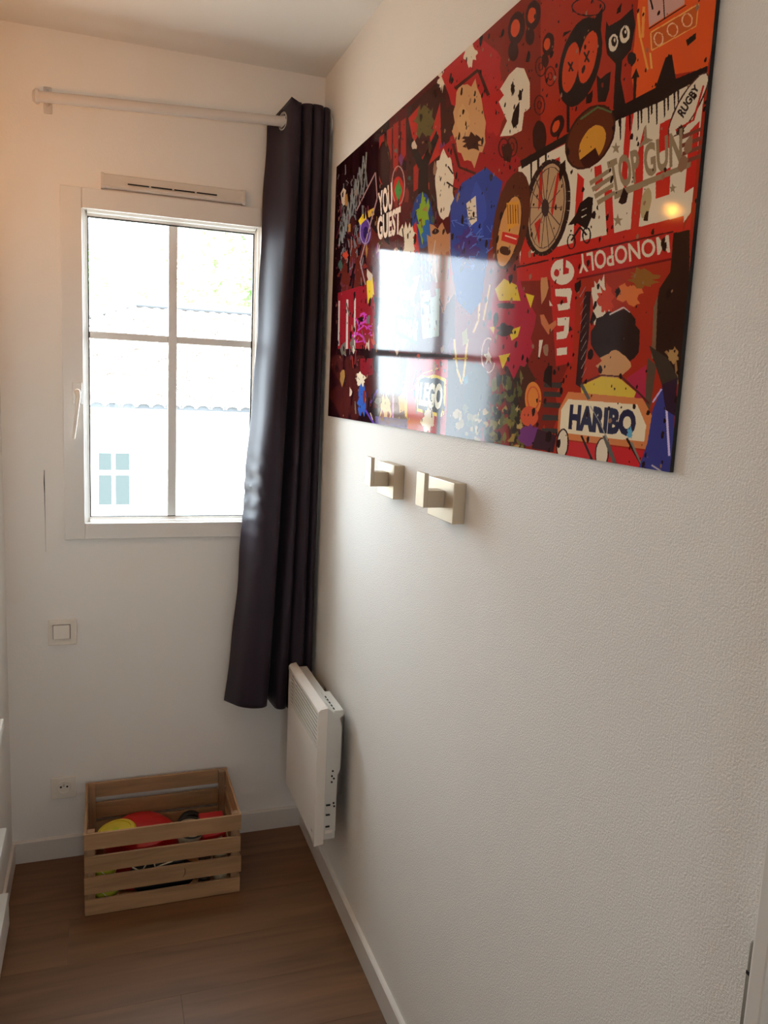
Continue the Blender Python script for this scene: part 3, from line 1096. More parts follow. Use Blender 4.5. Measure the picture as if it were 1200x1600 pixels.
((170,130,120),(516,139,523,131,516,129,509,137)),
((170,130,120),(523,132,533,127,527,125,517,129)),
((170,130,120),(532,127,544,127,539,124,527,125)),
((170,130,120),(542,126,554,129,554,127,541,124)),
((170,130,120),(552,129,565,135,569,134,556,128)),
((170,130,120),(564,135,575,144,581,144,570,135)),
((170,130,120),(575,143,585,155,591,155,581,144)),
((170,130,120),(584,155,591,167,597,168,591,156)),
((170,130,120),(591,167,594,179,601,181,597,168)),
((70,130,60),(552,156,582,188,560,212,529,177)),
((36,60,120),(784,290,784,306,779,320,769,331,755,338,739,340,720,338,702,330,685,318,670,303,660,286,654,268,655,251,661,236,672,225,686,219,704,218,722,222,740,230,756,242,770,257,779,274)),
((120,150,40),(757,279,762,288,747,296,751,314,752,318,743,324,733,318,729,332,723,325,717,314,705,298,688,281,703,284,689,267,677,250,699,249,701,243,699,240,706,241,713,216,722,231,731,233,738,251,748,238,760,257,752,269)),
((40,90,150),(779,312,787,319,776,319,772,322,776,324,767,325,760,328,753,330,750,324,745,328,730,321,724,314,717,308,730,304,725,297,725,293,732,291,738,292,738,281,746,283,755,283,759,286,768,297,770,296,774,302,784,308)),
((178,36,30),(653,288,683,273,716,350,677,342)),
((212,196,172),(667,307,691,322,672,319,684,335,665,339,659,346,646,328,636,331,633,343,612,317,607,324,615,317,612,305,612,298,571,284,575,277,596,265,606,280,616,263,633,282,642,269,646,274,653,269,671,294,690,302,673,304)),
((212,196,172),(513,328,556,310,602,331,639,303,685,343,679,361,564,367,525,350)),
((212,196,172),(569,409,660,395,722,394,710,417,698,435,651,442,625,434,589,425)),
((30,50,46),(569,468,743,489,732,546,584,513)),
((216,214,196),(588,477,733,493,723,536,601,507),'MALABAR',0.03),
((208,176,48),(491,475,522,458,556,476,530,520,500,506)),
((208,176,48),(608,526,667,529,641,551)),
((96,60,40),(459,348,545,358,568,465,483,452)),
((176,120,80),(884,363,886,375,883,388,871,397,856,396,850,396,839,402,823,419,811,413,783,396,791,384,759,367,768,358,763,346,759,333,751,313,774,322,765,294,787,300,811,312,824,305,834,303,862,331,879,330,893,342,897,354)),
((150,90,60),(918,429,930,441,922,455,912,453,893,465,893,466,879,469,868,487,857,484,851,472,821,446,816,443,800,427,811,417,808,406,826,389,820,374,835,370,835,360,855,376,862,366,874,365,886,378,909,401,909,399,915,418)),
((150,160,150),(727,429,841,434,848,531,757,533)),
((120,100,60),(720,350,736,409,743,410,728,351)),
((120,100,60),(743,354,758,412,766,412,750,355)),
((120,100,60),(765,357,780,414,787,415,772,358)),
((120,100,60),(787,360,802,416,809,417,794,361)),
((120,100,60),(808,363,822,419,829,419,815,364)),
((120,100,60),(828,366,843,421,850,422,835,366)),
((120,100,60),(849,368,863,423,869,424,855,369)),
((120,100,60),(868,371,882,425,889,426,875,372)),
((120,100,60),(888,374,902,427,908,428,894,375)),
((128,26,34),(63,368,413,374,426,542,85,531)),
((176,160,150),(156,395,168,534,188,534,175,397)),
((176,160,150),(232,399,245,536,260,537,248,400)),
((176,160,150),(72,391,82,521,99,522,89,393)),
((176,60,150),(363,458,318,470,325,473,371,461)),
((176,60,150),(327,472,339,447,329,445,316,471)),
((176,60,150),(331,473,369,467,363,464,325,470)),
((176,60,150),(362,466,369,469,377,468,370,465)),
((176,60,150),(322,513,343,526,352,526,332,512)),
((176,60,150),(352,526,351,500,341,499,342,526)),
((176,60,150),(365,490,345,479,337,480,357,491)),
((176,60,150),(338,481,393,496,398,493,344,479)),
((176,60,150),(370,505,414,509,415,506,371,502)),
((176,60,150),(414,506,389,506,391,509,416,509)),
((176,60,150),(275,511,257,519,266,521,284,513)),
((176,60,150),(262,521,329,520,326,517,260,518)),
((176,60,150),(267,503,283,494,274,492,257,501)),
((176,60,150),(276,491,210,499,216,502,281,494)),
((176,60,150),(242,509,243,509,253,508,252,508)),
((176,60,150),(243,508,234,512,243,514,253,510)),
((176,60,150),(360,469,348,471,354,474,366,472)),
((176,60,150),(350,471,342,471,344,474,352,474)),
((176,60,150),(314,478,331,480,333,477,315,475)),
((176,60,150),(329,477,270,488,277,491,335,480)),
((176,60,150),(283,474,275,487,285,488,294,475)),
((176,60,150),(283,489,338,479,332,477,277,486)),
((176,60,150),(295,453,334,446,327,443,288,450)),
((176,60,150),(328,443,293,445,298,448,333,446)),
((176,60,150),(288,469,253,452,245,453,280,470)),
((176,60,150),(244,453,284,479,294,478,254,452)),
((176,60,150),(331,462,349,450,339,448,322,460)),
((176,60,150),(339,448,314,470,323,471,349,450)),
((176,60,150),(365,483,399,485,398,482,365,480)),
((176,60,150),(397,482,366,483,369,486,400,485)),
((176,60,150),(372,501,370,508,380,509,382,502)),
((176,60,150),(380,509,395,499,386,497,371,507)),
((176,60,150),(346,506,358,520,368,519,355,505)),
((176,60,150),(366,518,305,502,299,504,360,520)),
((176,60,150),(323,469,290,473,296,476,329,472)),
((176,60,150),(297,476,323,464,314,462,288,473)),
((176,60,150),(254,511,236,498,226,499,244,512)),
((176,60,150),(227,497,213,501,221,503,235,500)),
((176,60,150),(359,461,336,447,327,448,351,462)),
((176,60,150),(329,449,349,454,353,451,334,447)),
((176,60,150),(287,498,332,510,338,508,293,496)),
((176,60,150),(337,508,242,489,238,491,333,510)),
((176,60,150),(352,450,322,447,322,450,352,453)),
((176,60,150),(318,449,337,458,345,457,326,448)),
((208,176,48),(338,366,384,351,407,405,357,425)),
((40,14,18),(52,548,919,576,919,570,52,538)),
((120,26,34),(309,564,419,566,424,607,316,615)),
((212,196,172),(350,622,359,627,351,629,349,637,343,641,340,637,330,642,322,648,314,636,296,638,299,634,291,634,291,626,280,622,271,616,289,614,284,604,304,603,302,601,315,598,326,605,336,606,337,607,347,609,359,611,370,616)),
((50,84,160),(372,674,377,685,378,695,368,701,372,708,364,719,350,705,340,708,336,718,320,715,307,699,315,691,294,684,308,675,310,668,306,659,310,642,317,636,320,635,330,629,341,640,349,641,357,633,366,653,372,652,376,663)),
((84,54,120),(419,682,476,645,464,643,407,680)),
((90,60,160),(365,701,445,734,458,731,379,698)),
((212,196,172),(563,615,568,623,564,637,564,634,556,648,550,661,542,651,535,656,530,646,521,637,515,644,513,637,499,625,502,615,513,603,511,601,503,586,519,588,522,586,527,578,532,581,538,590,540,577,555,590,551,603,553,608)),
((212,196,172),(524,608,515,578,505,578,514,608)),
((212,196,172),(552,608,552,579,543,578,542,608)),
((196,160,110),(573,692,583,702,580,706,576,713,556,712,552,716,544,730,535,735,529,715,522,724,503,723,492,712,495,702,503,695,496,686,497,680,506,676,504,664,514,654,528,670,533,648,548,663,558,668,569,677,572,670,568,684)),
((196,130,190),(578,570,587,728,596,728,587,570)),
((80,60,130),(459,712,688,710,691,734,463,738)),
((208,176,48),(740,672,745,684,732,697,733,705,730,716,714,710,707,718,694,713,679,703,671,707,675,706,668,691,657,683,659,674,640,667,661,659,648,644,658,628,674,635,685,636,693,618,704,627,720,630,727,643,722,654,744,662)),
((208,176,48),(700,616,710,622,706,627,692,630,691,634,687,635,681,637,674,642,669,638,657,631,660,629,646,625,653,621,649,616,651,610,649,603,655,599,657,600,664,597,667,589,676,594,681,597,690,601,701,606,695,608,696,612)),
((206,150,50),(622,660,662,645,668,689,636,697)),
((178,36,30),(669,572,901,580,924,744,692,740)),
((226,196,60),(738,616,764,609,797,613,832,609,867,613,897,618,901,644,897,691,878,697,745,689,733,665)),
((36,22,20),(750,621,783,614,816,618,847,616,888,624,891,668,881,689,751,683)),
((236,226,206),(759,625,885,627,883,682,754,676),'LEGO',0.06),
((212,196,172),(847,702,846,711,849,715,839,718,831,717,827,731,816,727,809,730,799,742,787,719,798,719,787,721,769,713,773,706,792,698,788,693,795,684,782,692,796,691,804,686,811,671,823,685,828,676,831,678,840,693,847,696)),
((36,22,20),(859,682,863,732,883,731,880,681)),
((226,190,90),(857,595,766,606,768,608,859,597)),
((44,18,20),(820,318,812,321,799,321,783,317,780,312,791,309,797,308,815,314)),
((44,18,20),(959,697,954,706,948,706,938,704,930,698,939,694,946,690,953,689)),
((110,50,90),(823,157,819,165,809,160,795,160,800,151,799,147,807,141,814,149)),
((150,110,60),(819,239,817,243,811,241,801,242,804,236,801,229,809,229,821,232)),
((120,40,34),(553,211,554,222,544,217,536,218,532,207,535,200,542,202,551,203)),
((120,40,34),(572,519,572,532,562,539,544,524,530,517,545,507,556,500,575,504)),
((120,40,34),(342,328,332,331,321,330,309,329,298,323,302,320,320,317,337,325)),
((120,40,34),(817,436,819,447,806,449,792,447,786,433,790,417,801,414,814,420)),
((190,170,150),(924,349,920,354,911,355,900,354,890,343,896,335,906,325,916,332)),
((190,170,150),(832,671,824,676,818,682,809,680,802,672,809,662,816,667,823,667)),
((60,22,22),(277,607,279,622,284,622,282,607)),
((120,40,34),(525,710,525,722,517,721,501,717,498,711,505,705,513,693,525,704)),
((120,40,34),(605,487,606,490,598,490,591,488,590,486,586,482,596,480,611,485)),
((60,80,70),(566,293,569,321,573,321,570,294)),
((60,22,22),(757,139,753,145,746,146,735,139,733,133,739,126,743,123,753,132)),
((120,40,34),(890,686,886,710,889,710,893,686)),
((60,22,22),(203,211,189,223,169,224,157,213,144,201,138,188,164,191,190,199)),
((70,50,30),(829,684,830,699,835,699,833,683)),
((70,50,30),(823,197,816,199,808,203,796,197,791,190,802,187,806,187,811,191)),
((110,50,90),(828,153,826,155,823,157,819,155,816,150,817,145,821,143,825,149)),
((190,170,150),(248,654,243,662,233,666,223,667,223,654,221,640,230,646,237,647)),
((96,90,80),(246,520,247,536,238,546,219,536,205,519,222,509,232,504,242,506)),
((60,80,70),(765,235,781,250,785,250,769,235)),
((44,18,20),(592,274,608,308,615,309,600,275)),
((190,170,150),(608,550,607,561,599,565,591,557,578,549,581,539,594,529,601,539)),
((190,170,150),(412,706,437,724,444,723,420,705)),
((60,22,22),(224,198,196,203,187,213,158,201,170,189,159,179,181,169,203,185)),
((190,170,150),(706,450,699,460,684,457,669,454,662,446,674,441,680,430,696,437)),
((96,90,80),(726,599,723,623,729,624,732,599)),
((60,80,70),(791,459,788,462,775,463,768,460,753,456,768,454,774,455,783,455)),
((60,22,22),(591,466,583,472,566,471,552,467,555,464,546,458,564,456,575,459)),
((120,40,34),(568,703,566,710,557,714,549,708,550,703,548,699,555,696,563,699)),
((96,90,80),(271,680,284,714,294,713,282,679)),
((120,40,34),(661,501,655,510,644,513,633,509,619,499,631,484,640,482,651,490)),
((110,50,90),(579,121,576,127,567,132,559,123,549,114,547,107,562,101,577,113)),
((110,50,90),(421,283,419,310,428,311,430,285)),
((120,40,34),(631,208,626,223,614,220,602,218,601,202,605,193,610,191,622,188)),
((150,110,60),(440,531,443,551,449,552,446,531)),
((44,18,20),(681,252,669,266,673,268,685,254)),
((110,50,90),(905,315,910,323,895,325,884,315,884,311,881,304,891,300,898,309)),
((170,60,40),(710,273,716,293,723,294,717,274)),
((60,80,70),(603,342,615,372,622,372,610,343)),
((60,80,70),(622,376,640,398,645,398,627,376)),
((70,50,30),(754,137,752,141,744,146,735,143,737,133,731,123,740,119,748,126)),
((70,50,30),(564,430,559,444,553,452,540,435,539,428,544,417,549,417,561,421)),
((120,40,34),(728,463,731,471,724,470,720,469,713,462,717,452,721,454,728,452)),
((110,50,90),(853,237,871,266,875,266,857,238)),
((170,60,40),(748,569,749,572,742,573,734,571,726,568,731,564,741,564,746,565)),
((60,80,70),(688,406,676,411,666,415,648,412,640,401,653,391,662,392,675,393)),
((120,40,34),(931,660,918,671,921,672,935,661)),
((96,90,80),(771,402,768,404,763,407,757,403,758,400,755,394,761,393,766,397)),
((60,22,22),(445,193,471,226,478,226,452,194)),
((44,18,20),(319,461,324,467,305,467,290,463,274,458,275,456,303,454,331,458)),
((44,18,20),(606,137,604,145,595,148,584,143,575,129,580,120,592,127,598,124)),
((110,50,90),(883,217,880,220,874,220,869,218,861,212,864,209,873,209,880,213)),
((120,40,34),(547,301,564,326,569,326,552,302)),
((110,50,90),(433,303,430,319,420,321,407,307,397,298,405,286,414,278,422,295)),
((190,170,150),(103,108,112,128,88,126,70,116,63,100,54,86,82,76,111,89)),
((44,18,20),(147,645,146,675,156,675,157,645)),
((150,110,60),(743,260,750,267,735,262,724,260,716,255,727,255,734,252,744,256)),
((110,50,90),(480,491,476,498,466,517,451,500,442,489,455,479,461,477,473,477)),
((60,22,22),(241,138,239,143,232,145,226,144,218,133,225,127,229,123,238,129)),
((110,50,90),(793,274,795,301,800,302,799,275)),
((110,50,90),(659,465,651,468,641,480,620,469,620,462,622,451,637,448,650,461)),
((170,60,40),(827,199,839,228,845,229,832,200)),
((190,170,150),(262,540,254,545,246,551,237,545,236,539,233,529,242,525,252,534)),
((150,110,60),(337,284,336,293,329,305,322,292,317,281,320,275,324,264,329,272)),
((170,60,40),(925,418,935,430,939,430,929,418)),
((60,80,70),(748,370,753,376,743,373,733,371,732,368,731,365,742,366,746,366)),
((150,110,60),(399,212,408,245,414,246,404,213)),
((120,40,34),(654,509,652,515,645,515,635,512,619,507,636,504,643,501,659,505)),
((60,80,70),(636,174,637,178,629,176,619,173,614,169,621,166,628,166,635,169)),
((110,50,90),(732,421,739,443,744,443,737,422)),
((60,80,70),(785,372,776,382,782,383,791,373)),
((120,40,34),(370,665,367,676,363,683,356,684,347,666,349,650,358,648,368,653)),
((190,170,150),(799,333,791,359,796,360,804,334)),
((120,40,34),(519,149,519,177,523,177,523,150)),
((170,60,40),(880,364,896,390,899,391,883,364)),
((60,80,70),(538,356,530,371,514,368,493,369,498,351,493,339,509,334,524,347)),
((44,18,20),(186,626,185,635,171,642,162,643,142,626,148,615,166,607,185,608)),
((120,40,34),(965,600,966,614,958,616,950,607,942,599,949,586,954,589,959,588)),
((96,90,80),(500,673,486,679,473,682,457,681,441,674,462,666,471,664,495,666)),
((96,90,80),(164,534,175,555,144,548,132,553,108,532,124,521,140,518,164,513)),
((190,170,150),(666,112,664,118,651,114,638,112,630,103,633,97,648,95,658,105)),
((60,22,22),(517,568,537,599,543,599,523,568)),
((190,170,150),(368,511,346,544,353,545,375,512)),
((60,80,70),(598,347,595,350,576,350,561,346,560,342,562,340,574,338,589,343)),
((44,18,20),(956,447,951,461,940,460,930,456,917,443,922,429,935,427,942,433)),
((190,170,150),(390,357,378,365,365,368,354,364,339,351,338,333,361,343,378,350)),
((60,80,70),(785,462,791,481,796,482,791,462)),
((60,22,22),(129,652,130,672,136,672,135,652)),
((190,170,150),(438,280,423,302,429,303,444,281)),
((60,22,22),(507,646,507,651,504,658,494,650,494,646,495,637,500,635,505,636)),
((70,50,30),(464,74,482,100,490,102,472,75)),
((44,18,20),(727,193,717,219,723,221,733,194)),
((60,22,22),(204,205,224,232,229,232,210,206)),
((70,50,30),(738,666,741,695,746,695,743,666)),
((96,90,80),(534,90,536,95,528,92,522,90,512,84,516,82,527,81,537,88)),
((110,50,90),(797,600,792,613,795,613,800,600)),
((70,50,30),(457,52,455,63,448,57,443,53,441,48,440,39,444,31,449,42)),
((60,80,70),(643,247,654,273,659,273,647,248)),
((110,50,90),(720,377,736,396,739,396,724,377)),
((60,80,70),(102,292,103,302,85,303,65,299,52,285,67,277,81,276,93,283)),
((190,170,150),(385,532,387,547,379,543,375,540,366,531,366,519,374,504,381,513)),
((170,60,40),(745,206,748,221,753,222,750,207)),
((150,110,60),(171,201,172,212,161,211,148,210,150,198,142,190,158,188,170,190)),
((150,110,60),(134,120,130,133,119,134,113,133,101,113,103,103,115,101,124,100)),
((44,18,20),(838,455,855,474,860,473,843,455)),
((150,110,60),(836,594,839,603,833,612,825,605,824,594,822,586,829,582,835,583)),
((60,22,22),(192,580,179,590,168,588,155,584,135,579,153,572,165,563,175,572)),
((60,80,70),(150,404,187,444,198,444,161,404)),
((120,40,34),(230,557,244,591,252,591,238,557)),
((60,80,70),(756,616,774,636,779,636,761,616)),
((110,50,90),(877,400,875,420,880,421,881,401)),
((110,50,90),(548,710,553,734,561,734,556,709)),
((96,90,80),(284,349,291,371,299,371,292,350)),
((110,50,90),(395,404,402,418,408,418,401,404)),
((60,80,70),(791,292,786,300,781,295,776,294,770,288,771,279,779,279,789,285)),
((110,50,90),(717,474,716,483,710,483,708,488,697,473,702,457,706,454,716,461)),
((150,110,60),(170,612,157,630,145,643,119,622,122,612,119,602,138,593,162,593)),
((70,50,30),(526,273,528,279,515,279,503,273,505,269,506,266,513,267,527,271)),
((60,22,22),(729,609,713,633,718,633,734,609)),
((190,170,150),(807,400,819,421,825,421,813,400)),
((120,40,34),(382,510,379,517,371,526,347,518,337,508,344,503,368,503,390,502)),
((190,170,150),(305,190,304,197,299,196,292,195,286,187,290,180,297,178,306,183)),
((170,60,40),(162,275,147,279,131,284,120,277,95,266,108,256,128,264,139,259)),
((96,90,80),(310,489,341,523,345,523,315,489)),
((190,170,150),(917,365,903,367,897,369,890,367,880,360,888,356,895,357,903,359)),
((60,80,70),(796,652,784,680,790,680,802,652)),
((96,90,80),(204,534,207,551,213,551,211,534)),
((44,18,20),(797,683,792,690,788,696,785,701,778,683,780,664,783,659,791,667)),
((110,50,90),(929,556,922,567,917,572,904,570,898,554,902,547,911,536,921,543)),
((96,90,80),(536,311,551,331,556,332,541,312)),
((170,60,40),(425,520,433,530,419,534,404,527,393,518,405,507,414,498,422,508)),
((110,50,90),(528,499,526,509,521,510,508,505,511,498,508,488,519,490,532,490)),
((70,50,30),(664,602,664,612,655,630,645,612,630,602,633,592,647,574,662,582)),
((60,22,22),(123,282,117,290,109,290,90,284,86,278,94,269,107,274,118,274)),
((120,40,34),(263,544,255,579,264,579,272,545)),
((70,50,30),(453,285,452,291,441,291,435,286,425,281,432,278,439,277,449,282)),
((190,170,150),(422,280,412,304,417,305,426,281)),
((96,90,80),(378,466,378,480,371,476,355,475,350,464,361,456,368,454,381,455)),
((190,170,150),(756,641,749,653,742,654,727,653,731,641,727,632,738,623,751,631)),
((96,90,80),(236,522,254,539,262,539,244,522)),
((60,22,22),(598,632,592,640,578,641,566,639,563,632,557,625,576,623,586,626)),
((60,80,70),(914,387,910,397,906,402,900,391,893,384,893,368,902,372,907,377)),
((70,50,30),(950,652,952,654,944,657,934,655,929,652,937,650,942,650,951,650)),
((120,40,34),(740,138,747,151,751,151,745,139)),
((170,60,40),(902,413,897,418,895,432,891,422,887,411,887,402,889,388,898,407)),
((60,22,22),(561,454,568,482,572,482,565,454)),
((120,40,34),(443,346,451,375,458,375,450,347)),
((226,206,188),(403,157,507,152,521,219,421,216),'YOU',0.04),
((226,206,188),(406,216,578,221,583,285,419,274),'GUEST',0.04),
((236,226,206),(759,625,885,627,883,682,754,676),'LEGO',0.06),
((216,214,196),(588,477,733,493,723,536,601,507),'MALABAR',0.03),
((70,36,24),(904,578,1065,593,1060,746,912,745)),
((208,170,60),(922,541,943,597,952,597,931,541)),
((208,170,60),(943,598,971,629,980,628,951,597)),
((208,170,60),(985,543,976,622,985,622,994,544)),
((190,160,60),(926,580,995,581,994,578,926,577)),
((150,130,40),(961,530,983,522,993,550,971,555)),
((60,110,130),(980,616,1018,604,1009,623,987,631)),
((206,170,160),(1108,577,1108,585,1113,586,1113,577)),
((206,170,160),(1109,585,1106,593,1111,593,1113,586)),
((206,170,160),(1106,593,1102,599,1107,600,1111,594)),
((206,170,160),(1103,599,1097,604,1101,605,1107,600)),
((206,170,160),(1097,603,1090,606,1093,608,1100,605)),
((206,170,160),(1091,606,1083,605,1084,608,1092,608)),
((206,170,160),(1085,606,1077,603,1074,605,1082,608)),
((206,170,160),(1078,603,1070,599,1066,600,1073,605)),
((206,170,160),(1070,599,1064,592,1059,593,1065,600)),
((206,170,160),(1064,592,1059,584,1054,584,1059,593)),
((206,170,160),(1060,584,1057,575,1052,575,1054,584)),
((206,170,160),(1057,576,1057,567,1052,566,1052,575)),
((206,170,160),(1057,567,1059,559,1054,558,1052,566)),
((206,170,160),(1059,559,1064,553,1059,552,1054,558)),
((206,170,160),(1063,553,1070,548,1065,547,1059,551)),
((206,170,160),(1069,549,1076,546,1073,545,1066,547)),
((206,170,160),(1075,547,1083,547,1083,545,1075,544)),
((206,170,160),(1081,547,1089,550,1092,548,1084,545)),
((206,170,160),(1089,549,1096,554,1100,553,1093,548)),
((206,170,160),(1096,554,1102,561,1106,560,1100,553)),
((206,170,160),(1102,561,1106,568,1111,568,1107,560)),
((206,170,160),(1106,568,1108,577,1113,577,1111,568)),
((206,190,176),(1081,559,1088,573,1106,576,1092,582,1098,593,1084,585,1073,593,1076,582,1060,574,1078,573)),
((206,160,80),(1029,424,1028,510,1036,511,1037,425)),
((206,160,80),(1028,510,1009,532,1017,534,1036,512)),
((206,160,80),(1067,451,1049,512,1057,513,1074,452)),
((60,46,38),(1106,650,1102,665,1108,677,1101,685,1095,697,1083,706,1068,705,1053,700,1035,698,1023,702,1021,695,1013,683,986,665,985,653,1000,637,1002,621,996,606,1018,608,1022,596,1036,587,1053,600,1062,595,1077,602,1090,616,1090,629,1104,636)),
((96,84,36),(1048,701,1054,708,1043,710,1030,710,1031,705,1030,697,1027,695,1039,689,1046,696)),
((168,140,84),(1216,671,1218,679,1209,682,1203,677,1199,675,1199,667,1202,666,1205,660,1211,665)),
((168,140,84),(984,689,983,697,980,698,971,699,971,693,964,686,967,679,977,682,981,680)),
((44,34,26),(1127,711,1124,715,1120,714,1117,714,1115,714,1112,711,1117,709,1120,709,1122,709)),
((150,120,60),(1039,738,1034,742,1026,750,1016,744,1016,744,1016,736,1017,730,1024,729,1030,734)),
((120,104,44),(1018,721,1015,725,1009,726,1005,724,1002,724,1003,720,1004,720,1008,718,1013,718)),
((120,104,44),(1047,690,1033,700,1029,697,1013,703,1012,697,1008,689,1011,682,1027,684,1038,687)),
((150,120,60),(1066,688,1074,694,1057,695,1050,699,1033,692,1035,686,1041,684,1055,683,1067,681)),
((70,66,34),(1226,712,1232,717,1219,719,1213,719,1207,718,1206,712,1204,703,1217,706,1232,707)),
((150,120,60),(985,708,986,710,974,717,960,714,945,712,955,707,962,702,974,703,985,706)),
((150,120,60),(1062,717,1060,721,1056,724,1052,722,1050,720,1051,714,1050,713,1054,709,1057,712)),
((150,120,60),(996,703,995,709,986,713,980,709,974,706,971,701,977,698,983,693,993,698)),
((70,66,34),(1110,721,1110,729,1107,734,1103,728,1099,725,1096,718,1100,714,1103,711,1110,717)),
((120,104,44),(1220,692,1223,694,1217,697,1210,700,1209,695,1207,690,1210,687,1215,682,1223,689)),
((44,34,26),(1076,715,1077,716,1073,717,1069,719,1068,716,1065,713,1069,713,1073,709,1076,713)),
((70,66,34),(1152,735,1146,738,1145,742,1139,741,1137,738,1137,734,1141,734,1144,729,1150,731)),
((44,34,26),(1080,699,1076,702,1068,710,1059,707,1055,703,1051,696,1056,692,1064,688,1071,696)),
((120,104,44),(1140,724,1140,727,1135,728,1129,730,1126,728,1128,722,1128,722,1134,720,1136,720)),
((44,34,26),(1221,675,1216,679,1214,680,1207,682,1204,678,1203,673,1205,668,1213,671,1216,672)),
((70,66,34),(1086,738,1081,742,1072,745,1063,743,1058,743,1050,739,1059,737,1070,734,1075,736)),
((150,120,60),(1071,730,1074,737,1062,743,1055,741,1048,734,1046,728,1046,723,1059,726,1065,727)),
((150,120,60),(1227,679,1228,687,1226,688,1221,685,1218,682,1218,674,1219,670,1224,674,1226,671)),
((96,84,36),(1219,671,1215,676,1210,678,1201,678,1192,674,1199,670,1196,667,1207,665,1212,668)),
((150,120,60),(1098,702,1099,706,1097,708,1093,710,1087,705,1090,700,1092,698,1095,697,1099,699)),
((120,104,44),(1191,692,1186,701,1183,704,1180,698,1172,697,1177,689,1177,686,1180,684,1183,688)),
((96,84,36),(1235,708,1231,710,1221,712,1211,713,1212,711,1209,708,1208,706,1220,706,1227,707)),
((44,34,26),(1080,678,1077,681,1071,683,1065,681,1057,680,1056,677,1063,674,1070,674,1079,675)),
((96,84,36),(1204,732,1207,735,1201,742,1195,738,1188,737,1191,730,1193,725,1200,729,1208,730)),
((168,140,84),(1072,693,1065,698,1057,700,1050,701,1043,699,1044,693,1051,688,1055,680,1065,688)),
((120,104,44),(1098,742,1090,749,1085,754,1070,750,1057,747,1061,743,1066,737,1082,738,1095,735)),
((44,34,26),(1205,681,1205,686,1197,685,1192,686,1181,685,1185,679,1191,675,1196,677,1201,677)),
((96,84,36),(1207,692,1203,697,1200,704,1192,701,1189,695,1181,691,1187,687,1198,687,1203,690)),
((168,140,84),(1133,674,1135,681,1128,684,1120,683,1121,678,1118,672,1121,668,1125,666,1133,668)),
((168,140,84),(1063,709,1064,716,1051,718,1040,719,1026,715,1026,707,1040,704,1047,701,1055,705)),
((150,120,60),(1223,690,1225,698,1220,702,1216,700,1213,693,1210,689,1212,684,1216,684,1220,683)),
((44,34,26),(1132,689,1128,693,1120,693,1113,696,1109,693,1106,687,1111,682,1119,684,1124,687)),
((96,84,36),(1157,724,1155,731,1150,730,1143,729,1135,729,1143,723,1140,717,1148,718,1156,718)),
((168,140,84),(1221,695,1229,696,1216,701,1203,700,1193,698,1199,695,1206,692,1214,693,1229,693)),
((168,140,84),(1099,698,1101,700,1095,702,1090,702,1085,701,1079,697,1086,695,1094,694,1097,696)),
((70,66,34),(1031,702,1037,706,1028,708,1012,708,1006,706,1001,702,1009,700,1025,694,1032,699)),
((120,104,44),(1173,719,1169,724,1167,729,1164,724,1158,724,1158,715,1159,714,1164,708,1170,711)),
((96,84,36),(1125,736,1125,739,1118,740,1113,744,1106,741,1108,735,1111,729,1117,732,1123,732)),
((168,140,84),(1058,745,1056,751,1052,756,1047,750,1045,749,1039,744,1047,741,1050,740,1054,739)),
((96,84,36),(1161,685,1149,690,1146,695,1137,694,1127,690,1126,685,1134,677,1145,682,1155,679)),
((120,104,44),(1235,730,1237,737,1231,736,1228,739,1224,733,1223,728,1223,720,1228,720,1232,725)),
((120,104,44),(1065,687,1063,688,1056,691,1050,692,1044,690,1047,687,1051,683,1055,685,1060,685)),
((44,34,26),(1073,721,1075,722,1071,728,1066,723,1060,723,1061,719,1065,715,1070,718,1071,716)),
((168,140,84),(1211,669,1211,672,1203,675,1197,675,1190,671,1190,668,1197,667,1202,665,1206,666)),
((44,34,26),(1209,713,1211,717,1203,728,1196,719,1189,717,1191,710,1192,705,1200,706,1203,709)),
((96,84,36),(1139,678,1138,680,1136,684,1128,681,1118,680,1125,677,1128,674,1133,670,1140,674)),
((96,84,36),(1059,699,1054,703,1051,704,1048,707,1044,703,1039,698,1044,697,1050,696,1056,695)),
((96,84,36),(1150,696,1150,701,1145,707,1139,703,1137,699,1136,693,1137,689,1142,689,1145,692)),
((96,84,36),(1108,686,1102,691,1100,691,1094,691,1095,689,1091,685,1095,682,1099,684,1103,685)),
((168,140,84),(981,685,969,693,965,695,953,696,940,691,941,684,953,678,962,676,974,679)),
((70,66,34),(1073,736,1073,741,1066,740,1059,744,1053,740,1050,736,1055,732,1066,733,1072,731)),
((70,66,34),(1120,705,1121,711,1109,711,1099,713,1091,708,1096,703,1101,703,1107,702,1112,701)),
((70,66,34),(1146,689,1140,693,1132,694,1118,694,1113,692,1106,689,1123,684,1130,684,1145,687)),
((44,34,26),(986,747,980,754,978,762,973,755,969,751,962,744,969,741,974,736,979,741)),
((70,66,34),(1113,681,1112,684,1100,690,1093,688,1083,683,1089,680,1093,678,1099,674,1107,679)),
((150,120,60),(983,687,980,694,975,691,966,694,967,691,964,686,967,681,974,684,982,684)),
((96,84,36),(1060,741,1059,745,1054,747,1042,749,1031,745,1038,742,1045,740,1052,736,1061,736)),
((150,120,60),(1202,716,1199,722,1197,723,1190,724,1184,719,1190,714,1190,711,1194,710,1201,710)),
((44,34,26),(1124,731,1125,735,1120,742,1104,739,1101,735,1101,730,1103,728,1117,721,1130,726)),
((120,104,44),(1182,690,1180,693,1174,694,1166,695,1164,692,1165,690,1166,684,1172,683,1175,686)),
((150,120,60),(1166,672,1171,677,1163,677,1157,676,1150,675,1149,671,1157,666,1162,663,1169,669)),
((96,84,36),(1006,677,1014,680,1002,683,991,686,989,680,982,675,990,667,999,666,1014,673)),
((120,104,44),(1206,704,1207,709,1205,715,1200,710,1198,709,1197,702,1200,695,1203,700,1204,699)),
